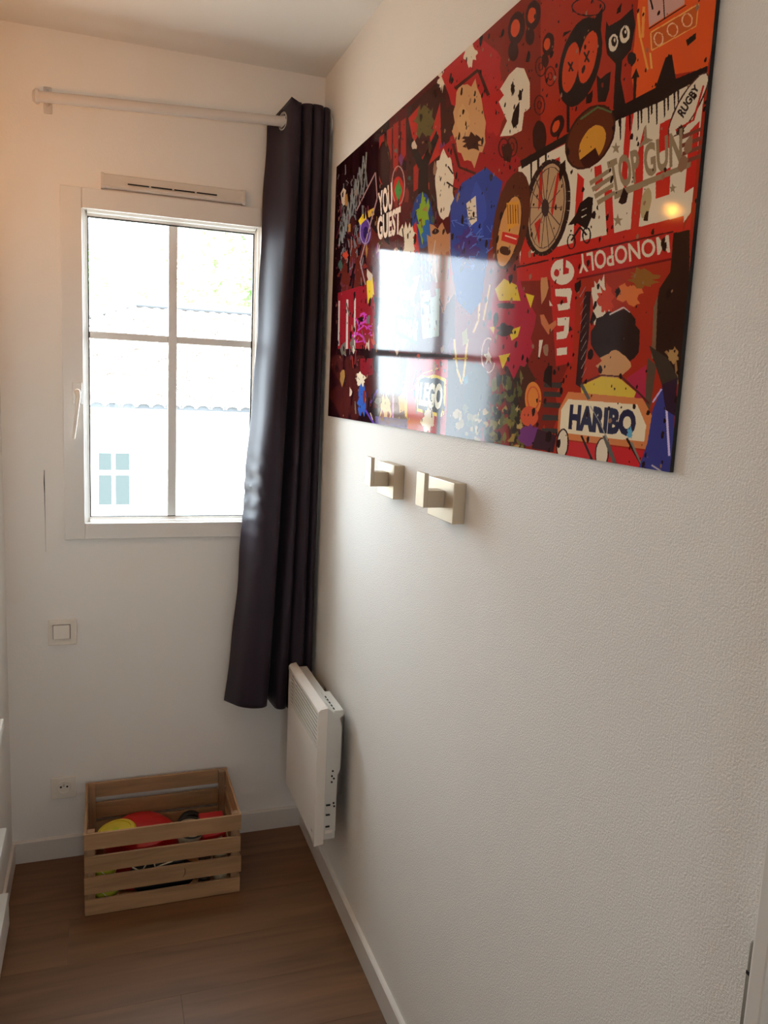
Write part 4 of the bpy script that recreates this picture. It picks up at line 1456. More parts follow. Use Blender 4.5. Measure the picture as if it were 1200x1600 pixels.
((44,34,26),(1145,718,1146,725,1138,728,1123,726,1111,723,1117,716,1128,711,1134,712,1149,715)),
((44,34,26),(1120,719,1113,724,1106,733,1097,731,1088,726,1086,719,1091,713,1103,712,1117,714)),
((44,34,26),(1195,674,1196,677,1189,681,1177,680,1171,678,1170,673,1176,670,1185,664,1192,670)),
((44,34,26),(1143,715,1139,718,1132,720,1127,722,1125,719,1121,715,1124,711,1130,709,1137,713)),
((70,66,34),(1116,710,1115,712,1105,719,1094,715,1086,714,1094,710,1093,705,1104,703,1112,706)),
((70,66,34),(1093,711,1095,718,1090,719,1087,722,1082,715,1084,707,1084,707,1087,699,1090,707)),
((150,120,60),(1199,721,1201,723,1192,724,1181,725,1175,723,1183,720,1180,719,1191,719,1195,719)),
((168,140,84),(1098,678,1089,682,1086,683,1077,684,1073,681,1073,676,1077,672,1085,671,1087,673)),
((120,104,44),(1200,684,1200,691,1193,698,1183,689,1178,688,1174,682,1181,679,1190,674,1195,678)),
((168,140,84),(1215,733,1216,735,1212,740,1202,739,1202,737,1199,731,1203,729,1210,727,1221,728)),
((70,66,34),(1145,699,1141,705,1137,704,1131,709,1128,704,1126,697,1131,696,1134,690,1140,695)),
((120,104,44),(1143,716,1139,720,1127,721,1115,725,1114,720,1105,717,1117,711,1124,710,1130,713)),
((96,84,36),(1151,721,1145,723,1132,726,1125,728,1107,725,1113,722,1120,718,1130,716,1141,719)),
((44,34,26),(1002,727,1005,729,997,732,991,731,980,730,986,727,987,723,995,720,1000,724)),
((168,140,84),(1084,678,1078,680,1071,682,1063,682,1052,680,1059,678,1058,673,1071,675,1084,675)),
((168,140,84),(1165,690,1168,694,1154,699,1145,698,1136,695,1141,689,1140,688,1153,686,1162,685)),
((70,66,34),(1048,714,1047,719,1046,726,1039,720,1034,720,1038,712,1036,704,1043,702,1046,711)),
((96,84,36),(1235,719,1240,724,1228,728,1216,728,1211,724,1207,719,1221,715,1226,715,1230,715)),
((44,34,26),(1041,726,1028,729,1024,732,1014,730,1005,731,1001,728,1010,727,1023,725,1035,725)),
((168,140,84),(990,741,990,745,981,750,970,747,968,744,968,740,972,736,981,734,989,737)),
((44,34,26),(1206,700,1207,706,1202,709,1198,710,1189,705,1194,698,1196,695,1199,689,1206,694)),
((120,104,44),(1137,698,1127,707,1121,710,1112,711,1106,704,1107,695,1106,691,1117,691,1132,693)),
((44,34,26),(1156,686,1154,693,1154,698,1149,696,1145,689,1145,683,1147,677,1150,679,1153,678)),
((110,100,50),(1175,632,1168,636,1167,639,1158,637,1154,635,1156,630,1159,623,1164,625,1173,626)),
((84,80,40),(1161,688,1160,695,1154,701,1148,703,1143,694,1144,685,1142,674,1152,679,1159,678)),
((44,34,26),(1149,680,1143,688,1135,687,1130,691,1120,685,1117,679,1126,676,1134,674,1144,672)),
((44,34,26),(1214,643,1216,655,1214,652,1210,653,1208,649,1205,640,1207,630,1211,635,1213,635)),
((84,80,40),(1194,646,1196,649,1192,651,1189,650,1187,648,1187,645,1186,644,1191,643,1193,643)),
((84,80,40),(1145,654,1148,659,1139,667,1129,661,1122,659,1119,650,1124,644,1138,644,1142,645)),
((44,34,26),(1127,653,1123,661,1118,665,1110,664,1098,655,1095,652,1104,648,1116,642,1125,645)),
((44,34,26),(1156,652,1156,658,1151,657,1147,662,1145,655,1144,648,1143,640,1149,640,1155,648)),
((84,80,40),(1162,646,1162,650,1156,651,1145,653,1136,648,1145,644,1149,643,1154,639,1164,642)),
((44,34,26),(1137,680,1138,689,1134,693,1124,690,1123,685,1113,678,1123,675,1131,669,1134,671)),
((84,80,40),(1174,619,1169,622,1164,629,1155,627,1151,621,1144,615,1155,613,1161,613,1171,615)),
((84,80,40),(1200,666,1193,674,1192,675,1185,678,1183,671,1181,662,1181,654,1189,657,1196,658)),
((84,80,40),(1204,640,1198,643,1197,645,1190,646,1183,643,1187,639,1189,633,1195,633,1198,635)),
((84,80,40),(1132,672,1130,681,1123,679,1117,677,1112,676,1109,668,1117,666,1121,661,1125,665)),
((110,100,50),(1168,691,1166,696,1164,696,1159,697,1154,693,1158,689,1160,686,1163,686,1167,685)),
((44,34,26),(1161,621,1155,627,1151,627,1144,630,1141,623,1140,619,1140,611,1148,612,1162,616)),
((84,80,40),(1133,632,1133,638,1133,645,1130,641,1128,636,1125,628,1126,626,1131,626,1132,623)),
((110,100,50),(1214,617,1213,622,1212,629,1208,624,1206,619,1204,612,1204,603,1208,606,1213,611)),
((44,34,26),(1143,619,1138,626,1132,632,1124,631,1118,624,1119,615,1121,603,1130,612,1139,612)),
((110,100,50),(1151,623,1154,632,1150,637,1146,631,1142,626,1141,617,1142,610,1147,615,1152,618)),
((44,34,26),(1135,653,1133,658,1127,659,1120,665,1116,657,1112,650,1119,644,1126,648,1135,645)),
((44,34,26),(1158,621,1158,626,1155,632,1148,627,1144,624,1146,619,1146,611,1152,610,1159,618)),
((44,34,26),(1203,681,1195,684,1189,691,1182,686,1173,686,1176,681,1180,675,1186,674,1195,677)),
((110,100,50),(1179,647,1172,649,1170,653,1161,653,1160,649,1159,646,1164,644,1169,644,1173,644)),
((44,34,26),(1206,623,1207,626,1195,630,1189,626,1184,624,1181,621,1185,616,1193,615,1205,619)),
((84,80,40),(1205,632,1203,640,1201,638,1197,638,1195,637,1197,629,1195,621,1199,623,1202,628)),
((44,34,26),(1168,675,1172,678,1165,678,1160,680,1157,677,1154,673,1155,669,1163,671,1166,671)),
((84,80,40),(1217,639,1213,648,1209,646,1203,651,1202,642,1200,637,1203,633,1206,630,1208,629)),
((84,80,40),(1179,627,1177,636,1173,639,1165,639,1164,630,1156,621,1161,615,1169,619,1178,622)),
((44,34,26),(1205,639,1201,642,1199,646,1195,645,1192,641,1194,637,1193,633,1197,633,1199,638)),
((84,80,40),(1209,675,1206,681,1193,687,1187,689,1177,681,1182,675,1181,670,1193,671,1201,672)),
((44,34,26),(1131,671,1127,677,1126,678,1122,679,1118,674,1116,669,1119,664,1124,664,1128,669)),
((44,34,26),(1213,682,1215,690,1211,687,1207,689,1205,685,1205,677,1205,672,1208,669,1214,671)),
((44,34,26),(1206,657,1208,661,1197,666,1190,671,1184,663,1177,656,1189,651,1194,648,1205,648)),
((84,80,40),(1191,649,1188,655,1177,658,1167,656,1160,654,1163,646,1167,644,1175,644,1179,640)),
((84,80,40),(1197,669,1199,678,1196,681,1189,674,1186,673,1185,666,1187,658,1193,661,1195,662)),
((44,34,26),(1175,640,1180,643,1174,649,1168,647,1163,643,1165,638,1169,636,1173,637,1179,635)),
((44,34,26),(1186,638,1187,641,1185,646,1182,646,1177,642,1179,636,1178,632,1182,624,1186,630)),
((110,100,50),(1122,626,1126,636,1118,640,1107,641,1102,631,1103,621,1108,615,1115,616,1120,616)),
((44,34,26),(1214,686,1217,690,1211,694,1206,693,1199,688,1195,685,1200,680,1209,683,1218,683)),
((168,36,36),(1063,99,1061,115,1055,127,1054,139,1033,146,1002,144,972,136,938,127,903,118,883,97,848,81,833,59,813,36,788,9,813,-2,816,-19,833,-29,849,-35,883,-31,920,-13,953,-5,978,9,1009,30,1042,52,1059,68,1056,82)),
((150,32,34),(1156,259,1144,271,1141,283,1121,288,1097,296,1049,292,1019,283,980,274,947,267,910,254,855,234,821,217,797,193,807,175,793,153,847,150,852,142,898,144,917,130,960,146,998,165,1039,170,1069,191,1085,204,1103,217,1123,236)),
((172,40,38),(1090,154,1098,168,1083,176,1078,178,1073,189,1071,194,1059,198,1046,185,1038,186,1021,180,1010,165,1012,154,1003,141,998,127,991,115,1003,108,1000,100,1011,85,1021,82,1034,92,1044,97,1056,108,1070,107,1077,120,1078,132,1096,144)),
((192,142,96),(1013,161,1011,179,1016,196,1005,210,993,207,975,231,960,215,941,208,926,206,910,188,892,181,883,162,857,133,870,121,859,99,869,87,870,65,888,56,906,63,920,66,939,77,956,68,966,87,985,107,993,123,998,137)),
((196,150,102),(945,139,941,145,943,151,935,155,931,162,927,163,918,165,911,159,903,154,893,146,894,147,887,135,882,130,881,121,882,116,886,108,883,106,891,97,895,100,902,94,909,100,915,105,922,112,929,117,939,126,933,129)),
((70,30,24),(867,60,972,60,962,53,856,52)),
((70,30,24),(961,55,1011,116,1023,117,973,58)),
((70,30,24),(860,158,899,212,910,213,873,160)),
((70,30,24),(903,214,981,244,984,240,906,211)),
((60,28,22),(984,186,986,191,1011,201,986,194,991,204,978,198,964,193,952,191,942,190,928,178,933,184,914,177,932,175,910,167,925,167,918,164,909,161,917,159,942,166,949,159,959,165,971,173,972,170,987,178,1000,187,1014,189)),
((212,196,172),(961,26,951,27,955,36,944,31,939,30,937,43,929,38,923,39,914,27,913,22,895,13,895,13,895,8,900,4,901,1,891,-6,904,-8,902,-6,907,-13,917,-11,921,-9,931,-2,934,-3,937,5,947,15,958,21)),
((212,196,172),(878,240,879,255,889,270,884,285,873,284,863,297,851,296,839,299,826,293,815,285,803,268,799,254,793,238,785,220,782,204,786,192,785,172,800,174,809,162,819,156,832,169,846,181,856,182,863,189,873,211,882,227)),
((36,22,20),(844,197,872,218,878,218,850,197)),
((36,22,20),(843,228,876,243,881,242,847,226)),
((48,64,140),(871,278,921,245,1025,241,1095,281,1074,336,1053,399,1040,477,997,499,929,467,885,376)),
((54,74,160),(1037,319,1039,332,1027,337,1028,343,1030,363,1020,356,1009,349,1000,356,993,354,982,344,979,341,972,323,953,313,956,303,952,289,966,284,969,272,974,273,979,260,986,256,996,264,1007,274,1014,281,1017,279,1030,297,1036,309)),
((70,50,120),(1000,374,1024,383,1018,396,1006,389,1001,400,990,406,977,412,966,409,948,411,932,384,929,395,931,375,910,370,898,359,932,355,908,342,937,344,942,339,940,333,955,340,963,320,976,343,989,336,983,346,1005,358,1008,366)),
((212,196,172),(947,288,988,282,1000,329,968,335)),
((90,90,96),(966,309,960,309,962,311,969,311)),
((90,90,96),(962,311,968,310,965,308,959,309)),
((90,90,96),(990,321,1000,324,1001,322,990,320)),
((90,90,96),(1001,322,981,318,981,319,1000,324)),
((90,90,96),(965,315,951,314,952,316,966,317)),
((90,90,96),(954,316,958,314,954,313,950,314)),
((90,90,96),(978,315,978,315,982,315,982,315)),
((90,90,96),(980,316,982,317,983,315,981,314)),
((90,90,96),(958,298,944,296,945,298,959,300)),
((90,90,96),(946,298,954,298,951,296,944,296)),
((90,90,96),(967,320,956,320,958,322,969,322)),
((90,90,96),(958,322,980,323,978,321,956,320)),
((90,90,96),(987,302,990,301,987,299,983,300)),
((90,90,96),(988,299,979,299,981,301,990,301)),
((90,90,96),(973,319,977,317,973,316,969,317)),
((90,90,96),(974,316,972,315,973,317,976,318)),
((90,90,96),(961,302,956,301,957,303,962,304)),
((90,90,96),(956,303,975,307,976,306,956,301)),
((90,90,96),(977,319,967,318,969,320,978,321)),
((90,90,96),(968,320,991,325,991,323,968,318)),
((84,110,190),(986,372,1006,371,1004,369,984,371)),
((84,110,190),(1004,369,972,375,975,376,1006,371)),
((84,110,190),(983,353,976,347,972,347,980,353)),
((84,110,190),(973,346,957,352,960,354,976,348)),
((84,110,190),(1048,393,1056,390,1053,389,1046,392)),
((84,110,190),(1056,389,1043,382,1040,383,1054,390)),
((84,110,190),(1016,352,1004,364,1007,365,1019,353)),
((84,110,190),(1006,365,1009,365,1009,364,1006,363)),
((84,110,190),(1009,394,1016,386,1012,385,1005,393)),
((84,110,190),(1013,386,1019,389,1021,389,1015,385)),
((84,110,190),(966,328,934,319,933,320,965,330)),
((84,110,190),(933,319,930,319,932,320,935,321)),
((84,110,190),(1046,420,1040,409,1037,409,1043,420)),
((84,110,190),(1039,408,1034,406,1032,407,1037,409)),
((84,110,190),(944,372,950,359,946,358,940,371)),
((84,110,190),(946,358,939,368,942,370,950,359)),
((84,110,190),(966,329,957,316,953,316,962,329)),
((84,110,190),(954,316,976,336,979,335,957,316)),
((84,110,190),(1005,362,1034,363,1033,361,1003,360)),
((84,110,190),(1033,361,983,353,984,355,1033,363)),
((84,110,190),(1041,345,1060,359,1062,359,1044,345)),
((84,110,190),(1063,360,1066,348,1063,347,1059,359)),
((84,110,190),(981,401,997,411,999,411,984,400)),
((84,110,190),(999,411,961,400,960,402,998,412)),
((84,110,190),(1017,347,999,353,1002,355,1020,348)),
((84,110,190),(1002,355,1024,347,1021,345,999,353)),
((84,110,190),(981,343,962,329,959,329,978,343)),
((84,110,190),(960,330,971,333,972,331,961,328)),
((84,110,190),(1053,418,1057,407,1053,406,1049,417)),
((84,110,190),(1053,407,1054,408,1057,409,1057,407)),
((84,110,190),(962,328,960,316,956,315,958,327)),
((84,110,190),(957,315,942,316,945,318,959,316)),
((84,110,190),(984,407,991,415,994,415,988,407)),
((84,110,190),(994,416,1003,410,1000,409,991,415)),
((84,110,190),(909,311,881,307,882,309,909,313)),
((84,110,190),(880,308,897,323,900,323,883,308)),
((84,110,190),(931,324,941,328,944,328,933,323)),
((84,110,190),(943,327,899,312,898,313,942,329)),
((84,110,190),(980,396,1000,409,1003,409,982,396)),
((84,110,190),(1001,408,985,408,986,410,1002,410)),
((84,110,190),(976,345,953,350,955,352,979,346)),
((84,110,190),(955,352,989,351,988,350,953,350)),
((84,110,190),(1057,389,1046,392,1049,394,1060,390)),
((84,110,190),(1048,394,1084,385,1082,384,1046,392)),
((84,110,190),(1050,368,1026,365,1026,366,1051,370)),
((84,110,190),(1026,366,1068,372,1068,371,1026,365)),
((84,110,190),(951,386,923,387,925,389,953,388)),
((84,110,190),(925,389,943,390,942,388,924,387)),
((84,110,190),(982,345,963,351,966,352,985,347)),
((84,110,190),(966,352,981,340,978,339,963,351)),
((84,110,190),(1003,393,975,388,975,390,1003,395)),
((84,110,190),(973,389,979,398,983,398,977,389)),
((212,196,172),(1093,107,1120,104,1147,115,1170,144,1176,185,1157,186,1153,213,1117,211,1074,201,1097,182,1060,140,1079,135,1062,120)),
((36,22,20),(1117,137,1119,140,1118,142,1117,144,1117,143,1115,145,1113,147,1111,143,1110,147,1108,144,1108,140,1105,138,1105,137,1103,133,1104,130,1103,127,1105,125,1105,126,1107,125,1108,122,1110,123,1111,124,1114,130,1117,131,1118,133,1116,134)),
((36,22,20),(1145,156,1146,158,1146,161,1146,163,1146,164,1143,162,1142,162,1140,162,1139,162,1137,161,1135,161,1135,158,1133,155,1131,152,1134,150,1134,149,1135,145,1134,143,1136,145,1138,145,1140,147,1141,147,1143,148,1143,148,1145,152,1146,154)),
((60,24,20),(1140,53,1138,59,1133,63,1127,66,1119,67,1110,65,1101,62,1093,56,1087,49,1082,41,1079,34,1079,26,1082,20,1087,15,1094,13,1102,12,1111,14,1119,18,1127,24,1133,30,1138,38,1140,46)),
((196,70,34),(1122,45,1121,48,1118,51,1115,52,1110,53,1106,52,1101,50,1097,47,1093,43,1090,39,1089,35,1089,31,1090,27,1093,25,1097,23,1101,23,1106,24,1110,26,1115,29,1118,33,1121,37,1122,41)),
((60,24,20),(1123,80,1123,84,1121,88,1118,90,1114,91,1109,91,1104,89,1098,86,1093,82,1089,77,1086,72,1085,67,1085,62,1087,58,1090,56,1094,55,1099,56,1104,58,1110,61,1115,65,1119,70,1121,75)),
((60,24,20),(1191,53,1189,58,1185,62,1179,64,1173,65,1166,64,1159,60,1152,56,1146,50,1142,43,1140,36,1140,30,1142,24,1146,20,1152,18,1159,18,1166,19,1173,23,1179,28,1185,33,1189,40,1191,47)),
((196,70,34),(1175,46,1174,49,1172,51,1169,52,1165,52,1161,52,1158,50,1154,47,1151,44,1149,41,1148,37,1148,34,1149,31,1151,28,1154,27,1158,27,1161,28,1165,30,1169,32,1172,35,1174,39,1175,43)),
((60,24,20),(1175,76,1175,80,1174,83,1172,85,1168,86,1164,86,1160,84,1155,81,1151,78,1147,73,1145,69,1144,64,1144,60,1145,57,1148,55,1151,54,1155,55,1160,57,1164,59,1168,63,1172,67,1174,72)),
((60,24,20),(1240,113,1239,117,1236,120,1232,122,1228,123,1222,122,1217,120,1212,116,1208,112,1205,107,1204,102,1204,97,1205,93,1208,90,1212,88,1217,87,1222,88,1227,91,1232,94,1236,98,1239,103,1240,108)),
((196,70,34),(1228,108,1227,110,1226,112,1224,113,1221,113,1218,113,1216,111,1213,110,1211,107,1209,105,1208,102,1208,99,1209,97,1211,95,1213,94,1215,94,1218,95,1221,96,1224,98,1226,100,1227,103,1228,105)),
((60,24,20),(1227,130,1227,133,1226,135,1224,137,1222,138,1219,138,1216,137,1213,135,1210,132,1207,129,1205,126,1204,122,1204,119,1205,117,1207,115,1210,115,1213,115,1216,116,1219,118,1222,121,1224,124,1226,127)),
((70,26,20),(1217,136,1217,140,1221,141,1221,137)),
((70,26,20),(1217,140,1216,143,1220,145,1221,141)),
((70,26,20),(1216,143,1213,145,1217,147,1220,145)),
((70,26,20),(1214,145,1210,146,1213,148,1217,147)),
((70,26,20),(1211,146,1206,145,1208,148,1213,148)),
((70,26,20),(1207,146,1202,144,1203,146,1207,148)),
((70,26,20),(1204,144,1199,142,1197,143,1202,146)),
((70,26,20),(1199,142,1195,139,1192,139,1196,142)),
((70,26,20),(1195,139,1192,135,1188,134,1192,138)),
((70,26,20),(1192,135,1189,130,1185,129,1188,134)),
((70,26,20),(1189,130,1188,126,1184,125,1185,129)),
((70,26,20),(1188,126,1188,122,1184,121,1184,125)),
((70,26,20),(1188,122,1190,119,1185,117,1184,120)),
((70,26,20),(1190,119,1192,117,1188,115,1186,117)),
((70,26,20),(1192,117,1196,116,1192,114,1189,115)),
((70,26,20),(1195,116,1199,117,1197,114,1193,114)),
((70,26,20),(1198,116,1203,118,1203,116,1198,114)),
((70,26,20),(1202,118,1207,120,1209,119,1204,117)),
((70,26,20),(1206,120,1211,124,1213,123,1209,120)),
((70,26,20),(1210,123,1214,127,1217,128,1214,124)),
((70,26,20),(1214,127,1216,132,1220,133,1217,128)),
((70,26,20),(1216,132,1217,136,1221,137,1220,133)),
((70,26,20),(1207,133,1207,134,1211,135,1211,134)),
((70,26,20),(1207,134,1207,135,1210,137,1211,135)),
((70,26,20),(1207,135,1206,136,1209,138,1210,137)),
((70,26,20),(1206,136,1205,136,1208,138,1209,138)),
((70,26,20),(1205,136,1204,136,1206,138,1207,138)),
((70,26,20),(1204,136,1203,136,1203,137,1205,138)),
((70,26,20),(1204,136,1202,135,1200,136,1202,137)),
((70,26,20),(1202,136,1201,134,1198,134,1200,136)),
((70,26,20),(1201,134,1200,133,1197,132,1198,134)),
((70,26,20),(1200,133,1199,131,1195,130,1196,132)),
((70,26,20),(1199,131,1198,129,1195,128,1195,130)),
((70,26,20),(1198,130,1198,128,1195,127,1195,128)),
((70,26,20),(1198,128,1199,127,1195,125,1195,127)),
((70,26,20),(1199,127,1200,126,1197,124,1196,125)),
((70,26,20),(1199,126,1201,126,1198,124,1197,124)),
((70,26,20),(1200,126,1202,126,1200,124,1199,124)),
((70,26,20),(1201,126,1203,126,1203,125,1201,124)),
((70,26,20),(1202,126,1204,127,1205,126,1204,125)),
((70,26,20),(1203,127,1205,128,1207,128,1206,126)),
((70,26,20),(1205,128,1206,129,1209,130,1208,128)),
((70,26,20),(1206,129,1207,131,1210,132,1209,130)),
((70,26,20),(1207,131,1207,133,1211,134,1210,132)),
((70,26,20),(1249,160,1249,164,1253,166,1253,162)),
((70,26,20),(1249,164,1248,167,1252,169,1253,166)),
((70,26,20),(1248,167,1246,169,1249,171,1252,169)),
((70,26,20),(1246,169,1242,170,1246,172,1249,171)),
((70,26,20),(1243,170,1239,170,1241,172,1245,173)),
((70,26,20),(1240,170,1235,169,1235,171,1240,172)),
((70,26,20),(1236,169,1232,167,1230,168,1234,170)),
((70,26,20),(1232,167,1228,164,1225,164,1229,167)),
((70,26,20),(1228,164,1225,160,1221,159,1225,163)),
((70,26,20),(1225,160,1223,155,1219,155,1221,159)),
((70,26,20),(1223,156,1221,151,1217,150,1219,154)),
((70,26,20),(1221,151,1221,147,1217,146,1217,150)),
((70,26,20),(1221,148,1223,144,1219,143,1217,146)),
((70,26,20),(1223,145,1225,142,1221,140,1219,143)),
((70,26,20),(1225,143,1228,142,1225,139,1222,140)),
((70,26,20),(1228,142,1232,142,1230,140,1226,139)),
((70,26,20),(1231,142,1236,143,1235,141,1231,140)),
((70,26,20),(1235,143,1239,145,1241,144,1236,142)),
((70,26,20),(1239,145,1243,148,1246,148,1241,145)),
((70,26,20),(1242,148,1246,152,1249,153,1246,149)),
((70,26,20),(1246,152,1248,156,1252,157,1249,153)),
((70,26,20),(1248,156,1249,161,1253,162,1252,157)),
((70,26,20),(1240,157,1240,159,1243,160,1243,158)),
((70,26,20),(1240,159,1239,160,1242,161,1243,160)),
((70,26,20),(1239,160,1238,161,1241,162,1242,162)),
((70,26,20),(1239,161,1237,161,1240,163,1241,163)),
((70,26,20),(1238,161,1236,161,1238,163,1240,163)),
((70,26,20),(1237,161,1235,161,1236,162,1237,163)),
((70,26,20),(1236,161,1234,160,1233,161,1235,162)),
((70,26,20),(1235,160,1233,159,1231,159,1233,161)),
((70,26,20),(1234,159,1232,158,1229,157,1231,159)),
((70,26,20),(1232,158,1231,156,1228,155,1229,157)),
((70,26,20),(1232,156,1231,154,1228,154,1228,155)),
((70,26,20),(1231,155,1231,153,1228,152,1228,153)),
((70,26,20),(1231,153,1232,152,1228,150,1228,152)),
((70,26,20),(1231,152,1232,151,1229,149,1228,150)),
((70,26,20),(1232,151,1234,151,1231,149,1230,149)),
((70,26,20),(1233,151,1235,151,1233,149,1231,149)),
((70,26,20),(1234,151,1236,151,1235,150,1234,149)),
((70,26,20),(1235,151,1236,152,1238,151,1236,150)),
((70,26,20),(1236,152,1237,153,1240,153,1238,151)),
((70,26,20),(1237,153,1239,154,1241,155,1240,153)),
((70,26,20),(1238,154,1239,156,1242,157,1241,155)),
((70,26,20),(1239,156,1240,157,1243,158,1242,157)),
((70,26,20),(1222,194,1222,198,1226,199,1226,195)),
((70,26,20),(1222,198,1220,201,1224,203,1226,199)),
((70,26,20),(1220,201,1218,203,1222,205,1224,203)),
((70,26,20),(1218,203,1215,204,1218,206,1221,205)),
((70,26,20),(1215,204,1211,204,1213,206,1217,206)),
((70,26,20),(1212,204,1207,203,1207,205,1212,206)),
((70,26,20),(1208,203,1203,201,1202,202,1206,204)),
((70,26,20),(1204,201,1200,198,1197,198,1201,201)),
((70,26,20),(1200,198,1196,194,1193,193,1196,198)),
((70,26,20),(1197,194,1194,189,1190,189,1192,193)),
((70,26,20),(1194,190,1193,185,1188,184,1190,188)),
((70,26,20),(1193,185,1193,181,1189,180,1188,184)),
((70,26,20),(1193,181,1194,178,1190,176,1189,180)),
((70,26,20),(1194,178,1197,176,1193,174,1190,176)),
((70,26,20),(1197,176,1200,175,1197,173,1193,174)),
((70,26,20),(1200,175,1204,175,1202,173,1197,173)),
((70,26,20),(1203,175,1208,176,1207,174,1203,173)),
((70,26,20),(1207,176,1211,179,1213,177,1208,175)),
((70,26,20),(1211,178,1215,182,1218,181,1214,178)),
((70,26,20),(1215,181,1218,186,1222,186,1218,182)),
((70,26,20),(1218,185,1221,190,1224,190,1222,186)),
((70,26,20),(1221,190,1222,194,1226,195,1225,191)),
((70,26,20),(1212,191,1212,192,1215,194,1215,192)),
((70,26,20),(1212,192,1211,194,1215,195,1215,194)),
((70,26,20),(1212,194,1211,195,1214,196,1215,195)),
((70,26,20),(1211,194,1209,195,1212,197,1213,196)),
((70,26,20),(1210,195,1208,195,1210,197,1212,197)),
((70,26,20),(1209,195,1207,194,1207,196,1209,197)),
((70,26,20),(1208,195,1206,194,1205,195,1207,196)),
((70,26,20),(1207,194,1205,193,1203,193,1204,194)),
((70,26,20),(1205,193,1204,191,1201,191,1202,193)),
((70,26,20),(1204,192,1203,190,1200,189,1201,191)),
((70,26,20),(1203,190,1203,188,1199,187,1200,189)),
((70,26,20),(1203,188,1203,187,1199,186,1199,187)),
((70,26,20),(1203,187,1203,185,1200,184,1199,185)),
((70,26,20),(1203,186,1204,185,1201,183,1200,184)),
((70,26,20),(1204,185,1205,184,1203,182,1201,183)),
((70,26,20),(1205,184,1207,184,1205,182,1203,182)),
((70,26,20),(1206,184,1208,185,1207,183,1206,183)),
((70,26,20),(1207,184,1208,185,1210,184,1208,183)),
((70,26,20),(1208,185,1210,186,1212,186,1210,185)),
((70,26,20),(1209,186,1211,188,1214,188,1212,186)),
((70,26,20),(1211,188,1212,189,1215,190,1214,188)),
((70,26,20),(1211,189,1212,191,1215,192,1215,190)),
((70,26,20),(1139,234,1138,239,1143,240,1143,236)),
((70,26,20),(1138,239,1137,242,1141,244,1143,240)),
((70,26,20),(1137,242,1134,245,1138,246,1141,244)),
((70,26,20),(1134,244,1130,246,1134,248,1138,247)),
((70,26,20),(1131,246,1126,246,1128,248,1133,248)),
((70,26,20),(1127,246,1122,245,1122,247,1127,248)),
((70,26,20),(1123,245,1118,242,1116,244,1121,246)),
((70,26,20),(1118,243,1113,239,1110,240,1115,243)),
((70,26,20),(1114,240,1110,235,1105,235,1110,239)),
((70,26,20),(1110,235,1107,231,1102,230,1105,235)),
((70,26,20),(1107,231,1106,226,1101,225,1102,230)),
((70,26,20),(1106,226,1106,222,1101,221,1101,225)),
((70,26,20),(1106,222,1107,218,1103,217,1101,220)),
((70,26,20),(1107,219,1110,216,1106,214,1103,217)),
((70,26,20),(1110,216,1114,215,1110,213,1106,214)),
((70,26,20),(1114,215,1119,215,1116,213,1111,213)),
((70,26,20),(1117,215,1123,216,1122,214,1117,213)),
((70,26,20),(1122,216,1127,219,1129,217,1124,215)),
((70,26,20),(1126,218,1131,222,1134,221,1130,218)),
((70,26,20),(1131,221,1135,226,1139,226,1135,222)),
((70,26,20),(1134,226,1137,230,1142,231,1139,226)),
((70,26,20),(1137,230,1139,235,1143,236,1142,231)),
((70,26,20),(1127,232,1127,233,1131,234,1131,233)),
((70,26,20),(1127,233,1127,235,1130,236,1131,235)),
((70,26,20),(1127,235,1126,236,1129,237,1130,236)),
((70,26,20),(1126,236,1124,236,1128,238,1129,237)),
((70,26,20),(1125,236,1123,236,1125,238,1127,238)),
((70,26,20),(1124,236,1122,236,1122,237,1124,238)),
((70,26,20),(1123,236,1121,235,1119,236,1121,237)),
((70,26,20),(1122,235,1120,234,1117,234,1119,236)),
((70,26,20),(1120,234,1119,232,1115,232,1117,234)),
((70,26,20),(1119,233,1118,231,1114,230,1115,232)),
((70,26,20),(1118,231,1117,229,1113,228,1114,230)),
((70,26,20),(1117,229,1117,227,1113,226,1113,228)),
((70,26,20),(1117,228,1118,226,1114,225,1113,226)),
((70,26,20),(1118,226,1119,225,1115,224,1114,225)),
((70,26,20),(1119,225,1120,225,1117,223,1115,223)),
((70,26,20),(1120,225,1121,225,1119,223,1117,223)),
((70,26,20),(1120,225,1122,225,1122,223,1120,223)),
((70,26,20),(1122,225,1123,226,1125,225,1123,224)),
((70,26,20),(1123,225,1125,227,1128,227,1126,225)),
((70,26,20),(1124,227,1126,228,1129,229,1128,227)),
((70,26,20),(1126,228,1127,230,1131,231,1129,229)),
((70,26,20),(1127,230,1127,232,1131,233,1131,231)),
((70,26,20),(1108,229,1108,233,1113,235,1113,230)),
((70,26,20),(1108,233,1107,237,1111,238,1113,235)),
((70,26,20),(1107,237,1104,239,1108,241,1111,239)),
((70,26,20),(1104,239,1100,240,1104,243,1108,241)),
((70,26,20),(1100,240,1095,240,1098,243,1103,243)),
((70,26,20),(1096,240,1091,239,1091,241,1097,243)),
((70,26,20),(1092,239,1086,237,1084,238,1090,241)),
((70,26,20),(1087,237,1082,234,1079,234,1084,238)),
((70,26,20),(1083,234,1078,229,1074,229,1078,234)),
((70,26,20),(1079,230,1076,225,1071,224,1074,229)),
((70,26,20),(1076,225,1074,220,1069,219,1071,224)),
((70,26,20),(1074,220,1074,216,1069,214,1069,219)),
((70,26,20),(1074,216,1076,212,1071,211,1069,214)),
((70,26,20),(1076,213,1079,210,1074,208,1071,210)),
((70,26,20),(1079,210,1083,209,1079,206,1075,208)),
((70,26,20),(1082,209,1088,209,1085,206,1080,206)),
((70,26,20),(1086,209,1092,210,1092,208,1086,207)),
((70,26,20),(1091,210,1096,213,1098,211,1093,209)),
((70,26,20),(1096,212,1101,216,1104,215,1099,212)),
